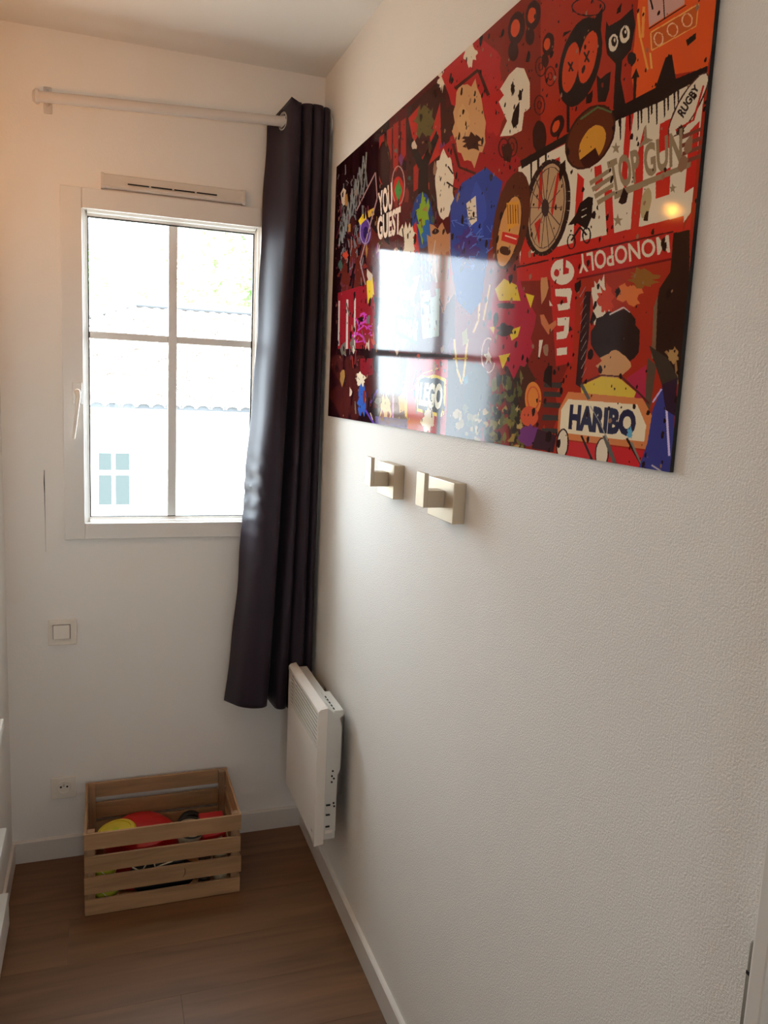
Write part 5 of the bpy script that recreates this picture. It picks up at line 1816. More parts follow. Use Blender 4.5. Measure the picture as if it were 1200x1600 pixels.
((70,26,20),(1100,216,1104,220,1109,220,1104,216)),
((70,26,20),(1104,220,1107,224,1112,225,1109,220)),
((70,26,20),(1107,224,1108,229,1113,230,1112,225)),
((70,26,20),(1097,226,1097,228,1101,229,1101,227)),
((70,26,20),(1097,228,1096,229,1100,230,1101,229)),
((70,26,20),(1096,229,1095,230,1099,232,1100,231)),
((70,26,20),(1095,230,1094,230,1097,232,1099,232)),
((70,26,20),(1094,230,1092,230,1095,232,1096,232)),
((70,26,20),(1093,231,1091,230,1091,232,1094,232)),
((70,26,20),(1092,230,1090,229,1088,230,1090,231)),
((70,26,20),(1091,230,1089,228,1086,229,1088,230)),
((70,26,20),(1089,228,1088,227,1084,227,1086,228)),
((70,26,20),(1088,227,1087,225,1083,224,1084,226)),
((70,26,20),(1087,225,1086,223,1082,222,1083,224)),
((70,26,20),(1086,223,1086,222,1082,220,1082,222)),
((70,26,20),(1086,222,1087,220,1083,219,1082,220)),
((70,26,20),(1087,220,1088,219,1084,218,1083,219)),
((70,26,20),(1088,219,1089,219,1086,217,1084,218)),
((70,26,20),(1089,219,1091,219,1088,217,1086,217)),
((70,26,20),(1090,219,1092,219,1091,218,1089,217)),
((70,26,20),(1091,219,1093,220,1095,219,1092,218)),
((70,26,20),(1092,220,1094,221,1097,221,1095,219)),
((70,26,20),(1094,221,1095,223,1099,223,1097,221)),
((70,26,20),(1095,222,1096,224,1100,225,1099,223)),
((70,26,20),(1096,224,1097,226,1101,227,1100,225)),
((60,26,20),(1082,222,1109,219,1126,237,1119,255,1095,246)),
((36,22,20),(1371,189,1364,202,1353,213,1339,221,1323,224,1306,222,1291,215,1277,204,1267,190,1261,173,1260,155,1264,139,1273,124,1286,114,1301,107,1317,106,1333,109,1348,117,1360,128,1369,142,1374,157,1375,173)),
((36,22,20),(1264,111,1267,105,1292,111)),
((36,22,20),(1346,119,1369,110,1367,157)),
((190,62,32),(1316,172,1313,181,1309,188,1303,193,1297,196,1290,197,1284,194,1278,189,1274,182,1272,173,1271,163,1272,154,1275,145,1280,137,1285,132,1292,130,1298,130,1304,132,1310,138,1314,145,1316,153,1317,163)),
((196,66,34),(1361,174,1358,183,1353,190,1347,195,1340,198,1333,198,1327,195,1322,190,1318,182,1316,174,1315,164,1317,154,1321,146,1326,139,1332,134,1339,132,1346,132,1352,135,1357,140,1361,147,1363,156,1363,165)),
((36,22,20),(1284,153,1300,171,1304,171,1288,153)),
((36,22,20),(1296,156,1288,166,1292,169,1301,158)),
((36,22,20),(1326,154,1342,173,1346,173,1330,154)),
((36,22,20),(1340,156,1330,168,1334,170,1344,158)),
((36,22,20),(1291,215,1297,255,1305,257,1299,217)),
((50,22,20),(1286,246,1283,249,1278,252,1273,253,1267,253,1261,252,1256,250,1251,246,1248,242,1247,238,1247,234,1249,230,1253,226,1257,224,1263,223,1269,223,1274,224,1280,226,1284,230,1287,234,1288,238,1288,242)),
((196,70,34),(1273,241,1271,243,1269,244,1266,245,1263,245,1260,245,1257,244,1255,242,1254,240,1253,237,1254,235,1255,233,1257,231,1259,229,1262,229,1265,229,1268,229,1271,230,1273,232,1274,234,1275,236,1274,239)),
((54,24,20),(1237,245,1237,252,1236,258,1232,263,1227,266,1222,266,1215,265,1209,261,1203,255,1197,249,1194,241,1192,233,1191,226,1193,220,1197,216,1202,213,1208,213,1214,215,1221,219,1227,224,1232,231,1235,238)),
((36,22,20),(1372,111,1371,114,1374,116,1375,113)),
((36,22,20),(1371,114,1367,115,1369,117,1374,116)),
((36,22,20),(1367,115,1360,115,1362,117,1369,117)),
((36,22,20),(1360,115,1350,113,1351,115,1361,117)),
((36,22,20),(1350,113,1339,109,1339,111,1351,114)),
((36,22,20),(1339,109,1326,104,1327,106,1339,111)),
((36,22,20),(1327,104,1314,98,1314,100,1326,106)),
((36,22,20),(1314,99,1303,92,1302,94,1314,100)),
((36,22,20),(1303,93,1294,86,1293,87,1302,93)),
((36,22,20),(1295,87,1289,81,1286,81,1292,87)),
((36,22,20),(1289,82,1287,77,1284,76,1286,81)),
((36,22,20),(1287,78,1288,75,1285,73,1283,76)),
((36,22,20),(1288,75,1293,74,1290,72,1285,73)),
((36,22,20),(1293,74,1301,75,1299,72,1291,72)),
((36,22,20),(1301,75,1311,77,1310,75,1299,73)),
((36,22,20),(1311,77,1323,81,1322,79,1310,75)),
((36,22,20),(1323,81,1336,86,1335,84,1323,79)),
((36,22,20),(1335,86,1347,92,1348,90,1336,85)),
((36,22,20),(1347,92,1358,98,1358,97,1348,91)),
((36,22,20),(1357,97,1366,103,1367,103,1359,97)),
((36,22,20),(1365,103,1371,108,1373,108,1367,103)),
((36,22,20),(1370,108,1372,112,1375,113,1373,108)),
((36,22,20),(1380,133,1387,142,1413,144,1440,140,1449,164,1444,192,1426,199,1426,223,1444,264,1414,257,1412,222,1411,198,1388,178,1380,154)),
((212,196,172),(1413,173,1412,176,1410,178,1408,180,1405,180,1402,180,1398,178,1395,176,1393,173,1391,170,1390,166,1390,163,1390,160,1392,158,1395,157,1398,156,1401,157,1404,158,1407,161,1410,163,1411,167,1413,170)),
((212,196,172),(1438,172,1438,175,1436,177,1433,178,1430,179,1427,178,1424,177,1421,175,1418,172,1416,168,1415,165,1415,162,1416,159,1417,157,1420,156,1423,155,1426,156,1429,157,1433,160,1435,163,1437,166,1438,169)),
((36,22,20),(1409,169,1409,171,1408,173,1407,174,1406,174,1404,174,1403,173,1401,172,1399,171,1398,169,1397,167,1396,165,1396,163,1397,161,1398,160,1399,160,1401,160,1402,161,1404,162,1406,163,1407,165,1408,167)),
((36,22,20),(1432,168,1432,169,1432,171,1431,172,1430,172,1428,172,1427,172,1425,171,1423,169,1422,167,1421,165,1420,163,1420,161,1421,160,1422,159,1423,158,1425,159,1426,159,1428,160,1429,162,1431,164,1432,166)),
((212,196,172),(1406,167,1406,167,1406,168,1406,168,1405,169,1404,169,1404,168,1403,168,1403,167,1402,167,1402,166,1401,165,1401,164,1402,164,1402,163,1402,163,1403,163,1404,163,1404,164,1405,164,1406,165,1406,166)),
((212,196,172),(1430,165,1430,166,1430,166,1429,167,1429,167,1428,167,1428,167,1427,166,1426,166,1426,165,1426,164,1425,163,1425,163,1426,162,1426,162,1426,162,1427,162,1428,162,1428,162,1429,163,1429,164,1430,164)),
((36,22,20),(1366,197,1377,206,1392,204,1401,204,1401,227,1394,241,1375,236)),
((120,40,30),(1386,217,1386,218,1386,219,1386,219,1385,220,1384,220,1383,219,1382,219,1381,218,1381,217,1380,216,1380,215,1380,214,1380,213,1381,213,1381,213,1382,213,1383,213,1384,213,1385,214,1385,215,1386,216)),
((214,82,34),(1451,118,1600,174,1603,236,1597,267,1539,254,1465,263,1449,226)),
((240,150,60),(1450,149,1459,183,1464,185,1455,151)),
((240,150,60),(1460,183,1482,230,1486,230,1464,184)),
((240,140,60),(1470,187,1467,149,1461,147,1464,185)),
((244,170,80),(1484,210,1490,231,1494,232,1488,212)),
((196,146,134),(1467,125,1542,143,1545,178,1479,178)),
((36,22,20),(1499,139,1508,179,1510,180,1501,140)),
((36,22,20),(1480,181,1549,181,1547,179,1478,179)),
((36,22,20),(1475,144,1482,159,1485,159,1478,144)),
((190,84,36),(1484,186,1571,188,1570,211,1488,209)),
((240,176,130),(1508,203,1508,205,1511,206,1511,204)),
((240,176,130),(1508,205,1508,206,1510,208,1511,206)),
((240,176,130),(1508,206,1506,207,1509,209,1510,208)),
((240,176,130),(1507,207,1505,207,1506,209,1508,209)),
((240,176,130),(1505,207,1503,207,1504,209,1506,209)),
((240,176,130),(1503,207,1500,206,1501,208,1503,209)),
((240,176,130),(1501,207,1498,205,1498,206,1500,208)),
((240,176,130),(1499,205,1496,203,1495,204,1497,206)),
((240,176,130),(1497,204,1495,201,1493,201,1495,204)),
((240,176,130),(1495,201,1493,199,1491,199,1492,201)),
((240,176,130),(1494,199,1493,197,1490,196,1491,198)),
((240,176,130),(1493,197,1493,195,1490,194,1490,196)),
((240,176,130),(1493,195,1494,193,1491,192,1490,194)),
((240,176,130),(1494,194,1495,192,1493,191,1491,192)),
((240,176,130),(1495,193,1497,192,1495,190,1493,191)),
((240,176,130),(1496,192,1499,192,1498,191,1495,190)),
((240,176,130),(1498,192,1501,193,1501,192,1498,191)),
((240,176,130),(1500,193,1503,195,1504,194,1501,192)),
((240,176,130),(1503,194,1505,196,1506,196,1504,194)),
((240,176,130),(1505,196,1507,198,1509,198,1507,196)),
((240,176,130),(1506,198,1508,201,1510,201,1509,199)),
((240,176,130),(1508,200,1508,203,1511,204,1510,201)),
((240,176,130),(1536,202,1535,204,1538,206,1538,204)),
((240,176,130),(1535,204,1535,206,1537,207,1538,206)),
((240,176,130),(1535,206,1533,207,1535,208,1537,207)),
((240,176,130),(1533,207,1531,207,1533,209,1535,208)),
((240,176,130),(1532,207,1529,207,1530,208,1533,209)),
((240,176,130),(1529,207,1527,206,1527,207,1530,208)),
((240,176,130),(1527,206,1524,204,1524,205,1526,207)),
((240,176,130),(1525,204,1522,202,1521,203,1523,205)),
((240,176,130),(1522,203,1520,200,1518,200,1520,203)),
((240,176,130),(1520,201,1519,198,1517,198,1518,200)),
((240,176,130),(1519,198,1518,196,1516,195,1516,198)),
((240,176,130),(1518,196,1518,194,1516,193,1516,195)),
((240,176,130),(1518,194,1519,193,1517,191,1516,193)),
((240,176,130),(1519,193,1521,192,1518,190,1517,191)),
((240,176,130),(1520,192,1523,192,1521,190,1519,190)),
((240,176,130),(1522,192,1525,192,1524,190,1521,190)),
((240,176,130),(1524,192,1527,193,1527,191,1524,190)),
((240,176,130),(1527,193,1530,194,1530,193,1528,192)),
((240,176,130),(1529,194,1532,196,1533,196,1531,194)),
((240,176,130),(1532,196,1534,198,1536,198,1533,196)),
((240,176,130),(1533,198,1535,201,1537,201,1536,198)),
((240,176,130),(1535,200,1536,203,1538,203,1537,201)),
((240,176,130),(1561,202,1561,204,1563,205,1563,203)),
((240,176,130),(1561,203,1560,205,1563,206,1563,205)),
((240,176,130),(1560,205,1559,206,1561,207,1562,206)),
((240,176,130),(1559,206,1557,206,1559,208,1561,207)),
((240,176,130),(1557,206,1555,206,1556,207,1558,208)),
((240,176,130),(1555,206,1553,205,1553,206,1556,207)),
((240,176,130),(1553,205,1550,203,1550,204,1552,206)),
((240,176,130),(1551,204,1548,202,1547,202,1549,204)),
((240,176,130),(1549,202,1547,199,1545,200,1547,202)),
((240,176,130),(1547,200,1545,197,1543,197,1545,199)),
((240,176,130),(1545,197,1545,195,1542,194,1543,197)),
((240,176,130),(1545,195,1545,193,1542,192,1542,194)),
((240,176,130),(1545,194,1546,192,1543,191,1542,192)),
((240,176,130),(1545,192,1547,191,1545,190,1543,191)),
((240,176,130),(1547,191,1549,191,1547,189,1545,190)),
((240,176,130),(1549,191,1551,191,1550,190,1548,189)),
((240,176,130),(1551,191,1553,192,1553,191,1550,190)),
((240,176,130),(1553,192,1556,194,1556,193,1554,191)),
((240,176,130),(1555,194,1558,196,1559,195,1557,193)),
((240,176,130),(1557,195,1559,198,1561,197,1559,195)),
((240,176,130),(1559,197,1561,200,1563,200,1561,198)),
((240,176,130),(1560,200,1561,202,1563,202,1563,200)),
((244,160,80),(1484,187,1572,189,1570,187,1483,185)),
((244,160,80),(1570,188,1569,211,1571,212,1572,189)),
((244,160,80),(1570,211,1488,208,1489,210,1571,212)),
((244,160,80),(1490,209,1485,187,1482,186,1487,208)),
((36,22,20),(1554,221,1571,219,1572,226,1558,229)),
((36,22,20),(1457,207,1457,209,1456,211,1455,212,1452,213,1450,212,1447,211,1444,210,1441,208,1439,205,1438,203,1437,200,1437,198,1438,196,1440,195,1442,195,1444,195,1447,196,1450,198,1453,200,1455,202,1456,205)),
((36,22,20),(1438,203,1457,209,1449,215)),
((36,22,20),(1450,230,1459,220,1468,234,1462,232,1464,266,1459,266,1455,231)),
((212,196,172),(1150,270,1315,271,1418,270,1517,271,1596,272,1593,424,1579,436,1178,431)),
((190,40,32),(1445,273,1463,271,1459,308,1460,373,1447,356)),
((190,40,32),(1476,337,1487,300,1496,380,1494,428,1477,431)),
((190,40,32),(1519,305,1544,304,1547,338,1521,340)),
((190,40,32),(1520,364,1548,363,1550,395,1524,395)),
((190,40,32),(1577,329,1593,322,1595,395,1578,399)),
((190,40,32),(1588,432,1595,424,1595,452,1579,451)),
((190,40,32),(1336,321,1355,334,1358,421,1338,424)),
((190,40,32),(1409,362,1427,363,1443,433,1426,433)),
((190,40,32),(1379,323,1396,324,1405,353,1387,358)),
((190,40,32),(1176,375,1209,371,1214,429,1180,429)),
((190,40,32),(1217,286,1237,284,1243,328,1228,335)),
((190,40,32),(1268,286,1282,286,1293,338,1284,346)),
((190,40,32),(1178,416,1581,426,1582,451,1178,433)),
((36,22,20),(1155,261,1305,257,1416,258,1503,258,1518,228,1530,228,1542,260,1597,264,1597,275,1549,275,1516,278,1423,274,1280,269,1162,275)),
((36,22,20),(1188,263,1195,263,1201,311,1198,314)),
((36,22,20),(1210,263,1218,262,1226,325,1222,328)),
((36,22,20),(1234,263,1241,263,1245,300,1242,302)),
((36,22,20),(1429,266,1434,266,1438,301,1436,303)),
((36,22,20),(1468,268,1472,268,1476,299,1474,301)),
((36,22,20),(1474,269,1479,268,1482,293,1480,294)),
((36,22,20),(1489,268,1493,268,1497,297,1495,298)),
((36,22,20),(1495,267,1499,267,1502,287,1499,289)),
((36,22,20),(1505,267,1509,267,1514,303,1512,305)),
((36,22,20),(1520,269,1524,269,1528,298,1526,300)),
((36,22,20),(1527,270,1531,269,1534,292,1532,294)),
((36,22,20),(1539,272,1543,272,1546,298,1545,299)),
((36,22,20),(1546,273,1550,273,1552,292,1551,294)),
((36,22,20),(1450,268,1455,268,1458,295,1456,297)),
((212,196,172),(1597,271,1600,275,1601,281,1599,288,1595,296,1589,304,1582,312,1573,319,1564,324,1555,327,1547,328,1541,326,1538,322,1537,316,1539,309,1543,300,1550,292,1558,284,1567,277,1576,273,1585,270,1592,270)),
((70,40,34),(1596,272,1599,276,1601,276,1598,272)),
((70,40,34),(1599,275,1600,281,1602,282,1601,276)),
((70,40,34),(1600,281,1598,288,1600,289,1602,282)),
((70,40,34),(1598,288,1594,295,1596,297,1600,289)),
((70,40,34),(1594,295,1588,303,1590,305,1596,297)),
((70,40,34),(1588,303,1581,311,1583,312,1590,305)),
((70,40,34),(1581,311,1572,318,1574,319,1583,312)),
((70,40,34),(1572,318,1563,323,1565,324,1574,319)),
((70,40,34),(1563,323,1554,326,1556,328,1565,324)),
((70,40,34),(1554,326,1547,327,1548,328,1556,328)),
((70,40,34),(1547,327,1542,325,1542,327,1548,328)),
((70,40,34),(1543,326,1539,322,1537,322,1541,326)),
((70,40,34),(1539,322,1538,316,1536,316,1537,322)),
((70,40,34),(1538,316,1540,309,1538,308,1536,315)),
((70,40,34),(1540,309,1545,301,1542,299,1538,308)),
((70,40,34),(1545,301,1551,292,1549,291,1542,299)),
((70,40,34),(1551,292,1559,285,1557,283,1549,291)),
((70,40,34),(1559,285,1568,278,1566,277,1557,283)),
((70,40,34),(1568,278,1577,274,1575,272,1566,277)),
((70,40,34),(1577,274,1585,271,1583,270,1575,272)),
((70,40,34),(1585,271,1592,271,1591,269,1584,269)),
((70,40,34),(1591,271,1597,272,1597,271,1591,269)),
((178,36,30),(1552,323,1583,319,1581,317,1550,320)),
((178,36,30),(1583,319,1595,285,1592,283,1580,317)),
((44,30,28),(1550,300,1578,277,1587,284,1563,311),'RUGBY',0.04),
((60,40,34),(1567,326,1565,328,1569,332,1565,330,1564,330,1563,333,1563,334,1561,331,1560,331,1559,331,1557,327,1553,326,1552,325,1552,323,1555,322,1552,319,1556,321,1556,318,1558,319,1559,318,1560,317,1563,320,1562,320,1564,321,1566,324,1565,324)),
((142,120,92),(1409,323,1563,321,1568,363,1428,368),'TOP GUN',0.035),
((142,120,92),(1432,368,1584,365,1584,371,1435,378)),
((142,120,92),(1369,340,1420,333,1421,339,1373,347)),
((142,120,92),(1376,350,1424,344,1425,350,1381,357)),
((142,120,92),(1384,361,1429,355,1430,361,1388,368)),
((142,120,92),(1392,371,1433,366,1434,372,1396,378)),
((120,64,50),(1564,330,1598,330,1598,334,1564,335)),
((120,64,50),(1565,340,1600,340,1600,345,1566,345)),
((120,64,50),(1567,350,1602,350,1601,355,1567,355)),
((120,64,50),(1568,360,1603,360,1603,365,1569,365)),
((142,120,92),(1487,300,1491,298,1495,315,1509,321,1497,322,1492,322,1478,323,1489,315)),
((142,120,92),(1427,302,1430,308,1438,310,1433,312,1436,319,1428,314,1422,315,1424,310,1417,305,1425,307)),
((142,120,92),(1445,398,1449,405,1458,407,1452,409,1455,416,1447,411,1441,414,1442,408,1435,402,1443,404)),
((142,120,92),(1554,383,1557,387,1562,389,1558,390,1560,395,1556,392,1552,393,1552,389,1548,386,1553,387)),
((170,150,110),(1515,400,1514,404,1512,409,1510,412,1507,414,1504,415,1500,414,1498,412,1496,408,1494,404,1494,398,1494,393,1495,388,1497,384,1500,381,1503,379,1506,378,1509,379,1511,381,1514,385,1515,389,1516,394)),
((176,140,104),(1317,370,1312,389,1303,404,1289,417,1273,424,1254,426,1235,422,1217,412,1202,398,1192,379,1186,358,1186,337,1193,317,1204,301,1219,290,1237,284,1255,284,1274,290,1290,300,1303,315,1312,332,1317,351)),
((178,40,32),(1223,295,1232,289,1238,344,1227,354)),
((178,40,32),(1278,307,1286,311,1273,372,1267,361)),
((178,40,32),(1218,372,1237,366,1239,410)),
((46,28,26),(1309,368,1306,381,1319,385,1322,372)),
((46,28,26),(1306,381,1300,393,1313,397,1318,385)),
((46,28,26),(1301,393,1293,404,1305,408,1313,397)),
((46,28,26),(1293,403,1283,412,1295,417,1305,408)),
((46,28,26),(1284,411,1272,417,1283,423,1295,417)),
((46,28,26),(1273,417,1261,420,1270,427,1282,424)),
((46,28,26),(1263,420,1249,420,1254,427,1268,427)),
((46,28,26),(1252,421,1239,418,1238,424,1251,427)),
((46,28,26),(1242,419,1229,413,1222,418,1235,423)),
((46,28,26),(1231,414,1219,405,1208,408,1220,416)),
((46,28,26),(1220,406,1210,395,1196,396,1207,407)),
((46,28,26),(1210,396,1202,382,1188,382,1196,395)),
((46,28,26),(1203,383,1197,368,1182,367,1188,381)),
((46,28,26),(1198,369,1195,354,1180,351,1182,366)),
((46,28,26),(1195,354,1196,339,1181,335,1180,351)),
((46,28,26),(1196,339,1200,325,1185,321,1181,335)),
((46,28,26),(1200,326,1206,313,1192,308,1185,321)),
((46,28,26),(1206,313,1215,303,1201,297,1192,308)),
((46,28,26),(1215,303,1226,295,1212,289,1201,297)),
((46,28,26),(1225,296,1237,291,1226,284,1213,289)),
((46,28,26),(1236,291,1249,289,1240,281,1227,283)),
((46,28,26),(1247,289,1260,290,1255,283,1242,281)),
((46,28,26),(1257,289,1270,293,1271,287,1258,283)),
((46,28,26),(1267,292,1279,299,1286,295,1274,288)),
((46,28,26),(1278,298,1288,307,1298,305,1288,296)),
((46,28,26),(1288,306,1297,317,1308,317,1299,306)),
((46,28,26),(1296,316,1303,328,1315,330,1308,317)),
((46,28,26),(1303,328,1307,341,1320,343,1315,330)),
((46,28,26),(1307,341,1309,355,1322,357,1320,344)),
((46,28,26),(1309,355,1309,368,1322,371,1322,358)),
((90,64,54),(1303,367,1299,382,1302,383,1306,368)),
((90,64,54),(1299,382,1291,396,1294,397,1302,383)),
((90,64,54),(1291,396,1280,406,1283,408,1294,397)),
((90,64,54),(1280,406,1267,413,1270,414,1283,408)),
((90,64,54),(1268,413,1253,414,1254,416,1269,414)),
((90,64,54),(1254,415,1239,411,1239,413,1254,416)),
((90,64,54),(1240,412,1226,404,1224,404,1238,412)),
((90,64,54),(1226,404,1215,392,1212,392,1224,404)),
((90,64,54),(1215,392,1207,376,1204,376,1212,392)),
((90,64,54),(1207,376,1203,359,1199,358,1204,376)),
((90,64,54),(1203,359,1203,341,1200,340,1199,358)),
((90,64,54),(1203,341,1208,324,1205,324,1200,340)),
((90,64,54),(1208,325,1217,311,1214,310,1205,323)),
((90,64,54),(1217,311,1229,301,1226,300,1214,310)),
((90,64,54),(1228,301,1242,296,1240,294,1226,299)),
((90,64,54),(1242,296,1257,295,1255,294,1240,294)),
((90,64,54),(1256,295,1270,299,1270,298,1256,294)),
((90,64,54),(1269,299,1282,308,1284,307,1271,298)),
((90,64,54),(1282,307,1292,320,1295,320,1284,307)),
((90,64,54),(1292,319,1300,334,1302,334,1295,320)),
((90,64,54),(1299,334,1303,350,1306,351,1302,335)),
((90,64,54),(1303,350,1303,367,1306,367,1306,351)),
((80,56,46),(1249,354,1299,363,1299,362,1249,353)),
((80,56,46),(1248,353,1297,389,1299,388,1250,353)),
((80,56,46),(1248,353,1286,408,1288,408,1250,353)),
((80,56,46),(1248,353,1268,417,1270,417,1250,353)),
((80,56,46),(1248,353,1245,413,1247,414,1250,353)),
((80,56,46),(1248,353,1222,397,1224,398,1250,354)),
((80,56,46),(1248,353,1204,372,1206,373,1250,354)),
((80,56,46),(1249,353,1195,342,1195,343,1249,354)),
((80,56,46),(1250,353,1197,315,1196,316,1248,353)),
((80,56,46),(1250,353,1210,296,1207,296,1248,353)),
((80,56,46),(1250,353,1229,289,1227,289,1248,353)),
((80,56,46),(1250,353,1253,295,1250,294,1248,353)),
((80,56,46),(1250,354,1274,311,1272,311,1248,353)),
((80,56,46),(1250,354,1291,336,1289,335,1248,353)),
((60,40,40),(1261,355,1261,359,1260,363,1258,365,1256,367,1253,367,1249,367,1246,365,1243,362,1240,359,1238,355,1237,351,1237,347,1238,344,1239,341,1242,340,1245,339,1249,340,1252,342,1255,344,1258,348,1260,352)),
((36,22,20),(1321,392,1340,380,1349,366,1370,361,1382,365,1382,392,1372,407,1347,394)),
((36,22,20),(1342,419,1342,422,1346,422,1346,419)),
((36,22,20),(1342,421,1341,424,1345,425,1345,422)),
((36,22,20),(1341,424,1340,426,1343,427,1345,425)),
((36,22,20),(1340,426,1338,427,1340,428,1343,427)),
((36,22,20),(1338,427,1335,427,1337,429,1340,428)),
((36,22,20),(1336,427,1333,427,1333,428,1336,429)),
((36,22,20),(1334,427,1331,426,1329,427,1333,428)),
((36,22,20),(1331,426,1329,424,1326,425,1329,427)),
((36,22,20),(1329,424,1327,422,1324,422,1326,424)),
((36,22,20),(1327,422,1325,419,1322,419,1323,422)),
((36,22,20),(1325,419,1324,416,1321,416,1322,419)),
((36,22,20),(1324,416,1324,413,1321,413,1321,416)),
((36,22,20),(1324,413,1325,411,1322,410,1321,413)),
((36,22,20),(1325,411,1327,409,1323,408,1322,410)),
((36,22,20),(1327,409,1329,408,1326,407,1324,408)),
((36,22,20),(1328,408,1331,408,1329,406,1326,406)),
((36,22,20),(1330,408,1333,408,1333,407,1330,406)),
((36,22,20),(1333,408,1336,410,1337,408,1334,407)),
((36,22,20),(1335,409,1338,411,1340,410,1338,408)),
((36,22,20),(1338,411,1340,413,1343,413,1341,411)),
((36,22,20),(1340,413,1341,416,1345,416,1343,413)),
((36,22,20),(1341,416,1342,419,1345,419,1345,416)),
((36,22,20),(1381,416,1381,419,1385,420,1385,417)),
((36,22,20),(1381,419,1381,421,1384,422,1385,420)),
((36,22,20),(1381,421,1379,423,1382,425,1384,423)),
((36,22,20),(1379,423,1377,425,1380,426,1382,425)),
((36,22,20),(1378,424,1375,425,1377,427,1380,426)),
((36,22,20),(1376,425,1373,424,1373,426,1376,427)),
((36,22,20),(1374,425,1371,423,1370,425,1372,426)),
((36,22,20),(1372,424,1369,422,1366,422,1369,424)),
((36,22,20),(1369,422,1367,419,1364,419,1366,422)),
((36,22,20),(1367,419,1365,416,1362,416,1364,419)),
((36,22,20),(1366,416,1365,413,1361,413,1362,416)),
((36,22,20),(1365,413,1365,410,1361,410,1361,413)),
((36,22,20),(1365,411,1365,408,1362,407,1361,410)),
((36,22,20),(1365,408,1367,406,1364,405,1362,407)),
((36,22,20),(1367,406,1369,405,1366,403,1364,405)),
((36,22,20),(1368,405,1371,405,1369,403,1366,403)),
((36,22,20),(1370,405,1373,405,1373,403,1370,403)),
((36,22,20),(1372,405,1375,406,1376,405,1374,404)),
((36,22,20),(1374,406,1377,408,1380,407,1377,405)),
((36,22,20),(1377,408,1379,410,1382,410,1380,407)),
((36,22,20),(1379,410,1381,413,1384,413,1382,410)),
((36,22,20),(1380,413,1381,416,1385,417,1384,413)),
((36,22,20),(1335,417,1357,401,1352,399,1331,415)),
((36,22,20),(1353,401,1371,415,1375,414,1356,400)),
((212,196,172),(1355,378,1368,377,1367,376,1354,377)),
((212,196,172),(1357,388,1369,386,1368,385,1355,386)),
((92,42,26),(1413,305,1401,313,1387,319,1370,321,1352,320,1334,315,1318,307,1306,297,1298,285,1296,272,1300,260,1309,250,1322,243,1338,238,1356,237,1374,239,1390,245,1404,253,1414,262,1421,273,1423,285,1420,296)),
((60,30,22),(1409,303,1398,311,1402,314,1413,306)),
((60,30,22),(1398,311,1384,316,1388,319,1402,314)),
((60,30,22),(1384,316,1368,318,1371,321,1387,319)),
((60,30,22),(1368,318,1351,317,1353,320,1370,321)),
((60,30,22),(1351,317,1334,313,1334,316,1352,320)),
((60,30,22),(1335,313,1320,306,1318,308,1333,315)),
((60,30,22),(1321,306,1309,296,1305,297,1317,307)),
((60,30,22),(1310,297,1303,285,1298,285,1305,297)),
((60,30,22),(1303,286,1301,274,1295,272,1297,284)),
((60,30,22),(1301,274,1304,262,1299,260,1295,272)),
((60,30,22),(1304,262,1313,252,1308,250,1299,260)),
((60,30,22),(1313,252,1326,245,1321,242,1308,250)),
((60,30,22),(1325,245,1341,241,1337,238,1321,242)),
((60,30,22),(1341,241,1358,239,1355,236,1337,238)),
((60,30,22),(1357,239,1375,242,1373,239,1355,236)),
((60,30,22),(1374,241,1390,247,1390,244,1374,239)),
((60,30,22),(1389,246,1402,254,1404,252,1391,244)),
((60,30,22),(1401,253,1412,263,1415,262,1405,253)),
((60,30,22),(1411,262,1417,273,1422,273,1415,263)),
((60,30,22),(1417,273,1419,284,1423,285,1422,274)),
((60,30,22),(1419,283,1416,294,1421,296,1423,285)),
((60,30,22),(1416,294,1409,304,1413,306,1421,296)),
((204,140,50),(1396,304,1390,309,1382,312,1373,314,1363,314,1354,312,1346,308,1339,303,1336,296,1335,289,1336,282,1341,276,1348,271,1356,267,1366,266,1375,266,1384,269,1392,273,1397,278,1401,284,1402,291,1400,298)),
((60,26,20),(1340,304,1378,297,1393,317,1366,322,1352,317)),
((84,100,60),(1334,248,1378,244,1375,241,1330,245)),
((84,100,60),(1376,244,1411,261,1412,259,1377,242)),
((86,38,24),(1198,368,1190,389,1179,407,1164,421,1146,430,1127,432,1109,429,1092,419,1079,403,1071,382,1069,360,1072,336,1081,315,1095,297,1111,284,1130,277,1148,276,1165,281,1180,292,1191,307,1198,326,1200,347)),
((196,136,78),(1172,380,1165,395,1155,409,1144,419,1131,426,1117,428,1105,425,1095,418,1087,406,1083,392,1084,375,1088,358,1095,343,1106,329,1118,320,1131,314,1144,313,1156,316,1165,324,1172,335,1175,349,1175,364)),
((70,34,22),(1167,379,1161,394,1165,395,1172,380)),
((70,34,22),(1161,394,1151,407,1156,408,1165,395)),
((70,34,22),(1152,407,1140,417,1145,419,1156,409)),
((70,34,22),(1140,417,1128,424,1132,426,1144,419)),
((70,34,22),(1129,424,1116,426,1119,428,1131,426)),
((70,34,22),(1118,426,1106,423,1105,425,1117,428)),
((70,34,22),(1108,424,1098,417,1094,418,1104,425)),
((70,34,22),(1098,417,1092,406,1087,406,1094,417)),
((70,34,22),(1092,406,1088,392,1083,391,1087,406)),
((70,34,22),(1088,392,1089,376,1084,375,1083,391)),
((70,34,22),(1089,376,1093,360,1088,358,1084,375)),
((70,34,22),(1093,360,1100,344,1095,343,1088,358)),
((70,34,22),(1100,344,1110,331,1105,330,1095,343)),
((70,34,22),(1110,331,1122,322,1117,320,1105,330)),
((70,34,22),(1121,322,1134,316,1130,314,1117,320)),
((70,34,22),(1133,316,1145,315,1143,313,1131,314)),
((70,34,22),(1144,315,1155,318,1155,316,1144,313)),
((70,34,22),(1153,317,1162,325,1166,324,1157,317)),
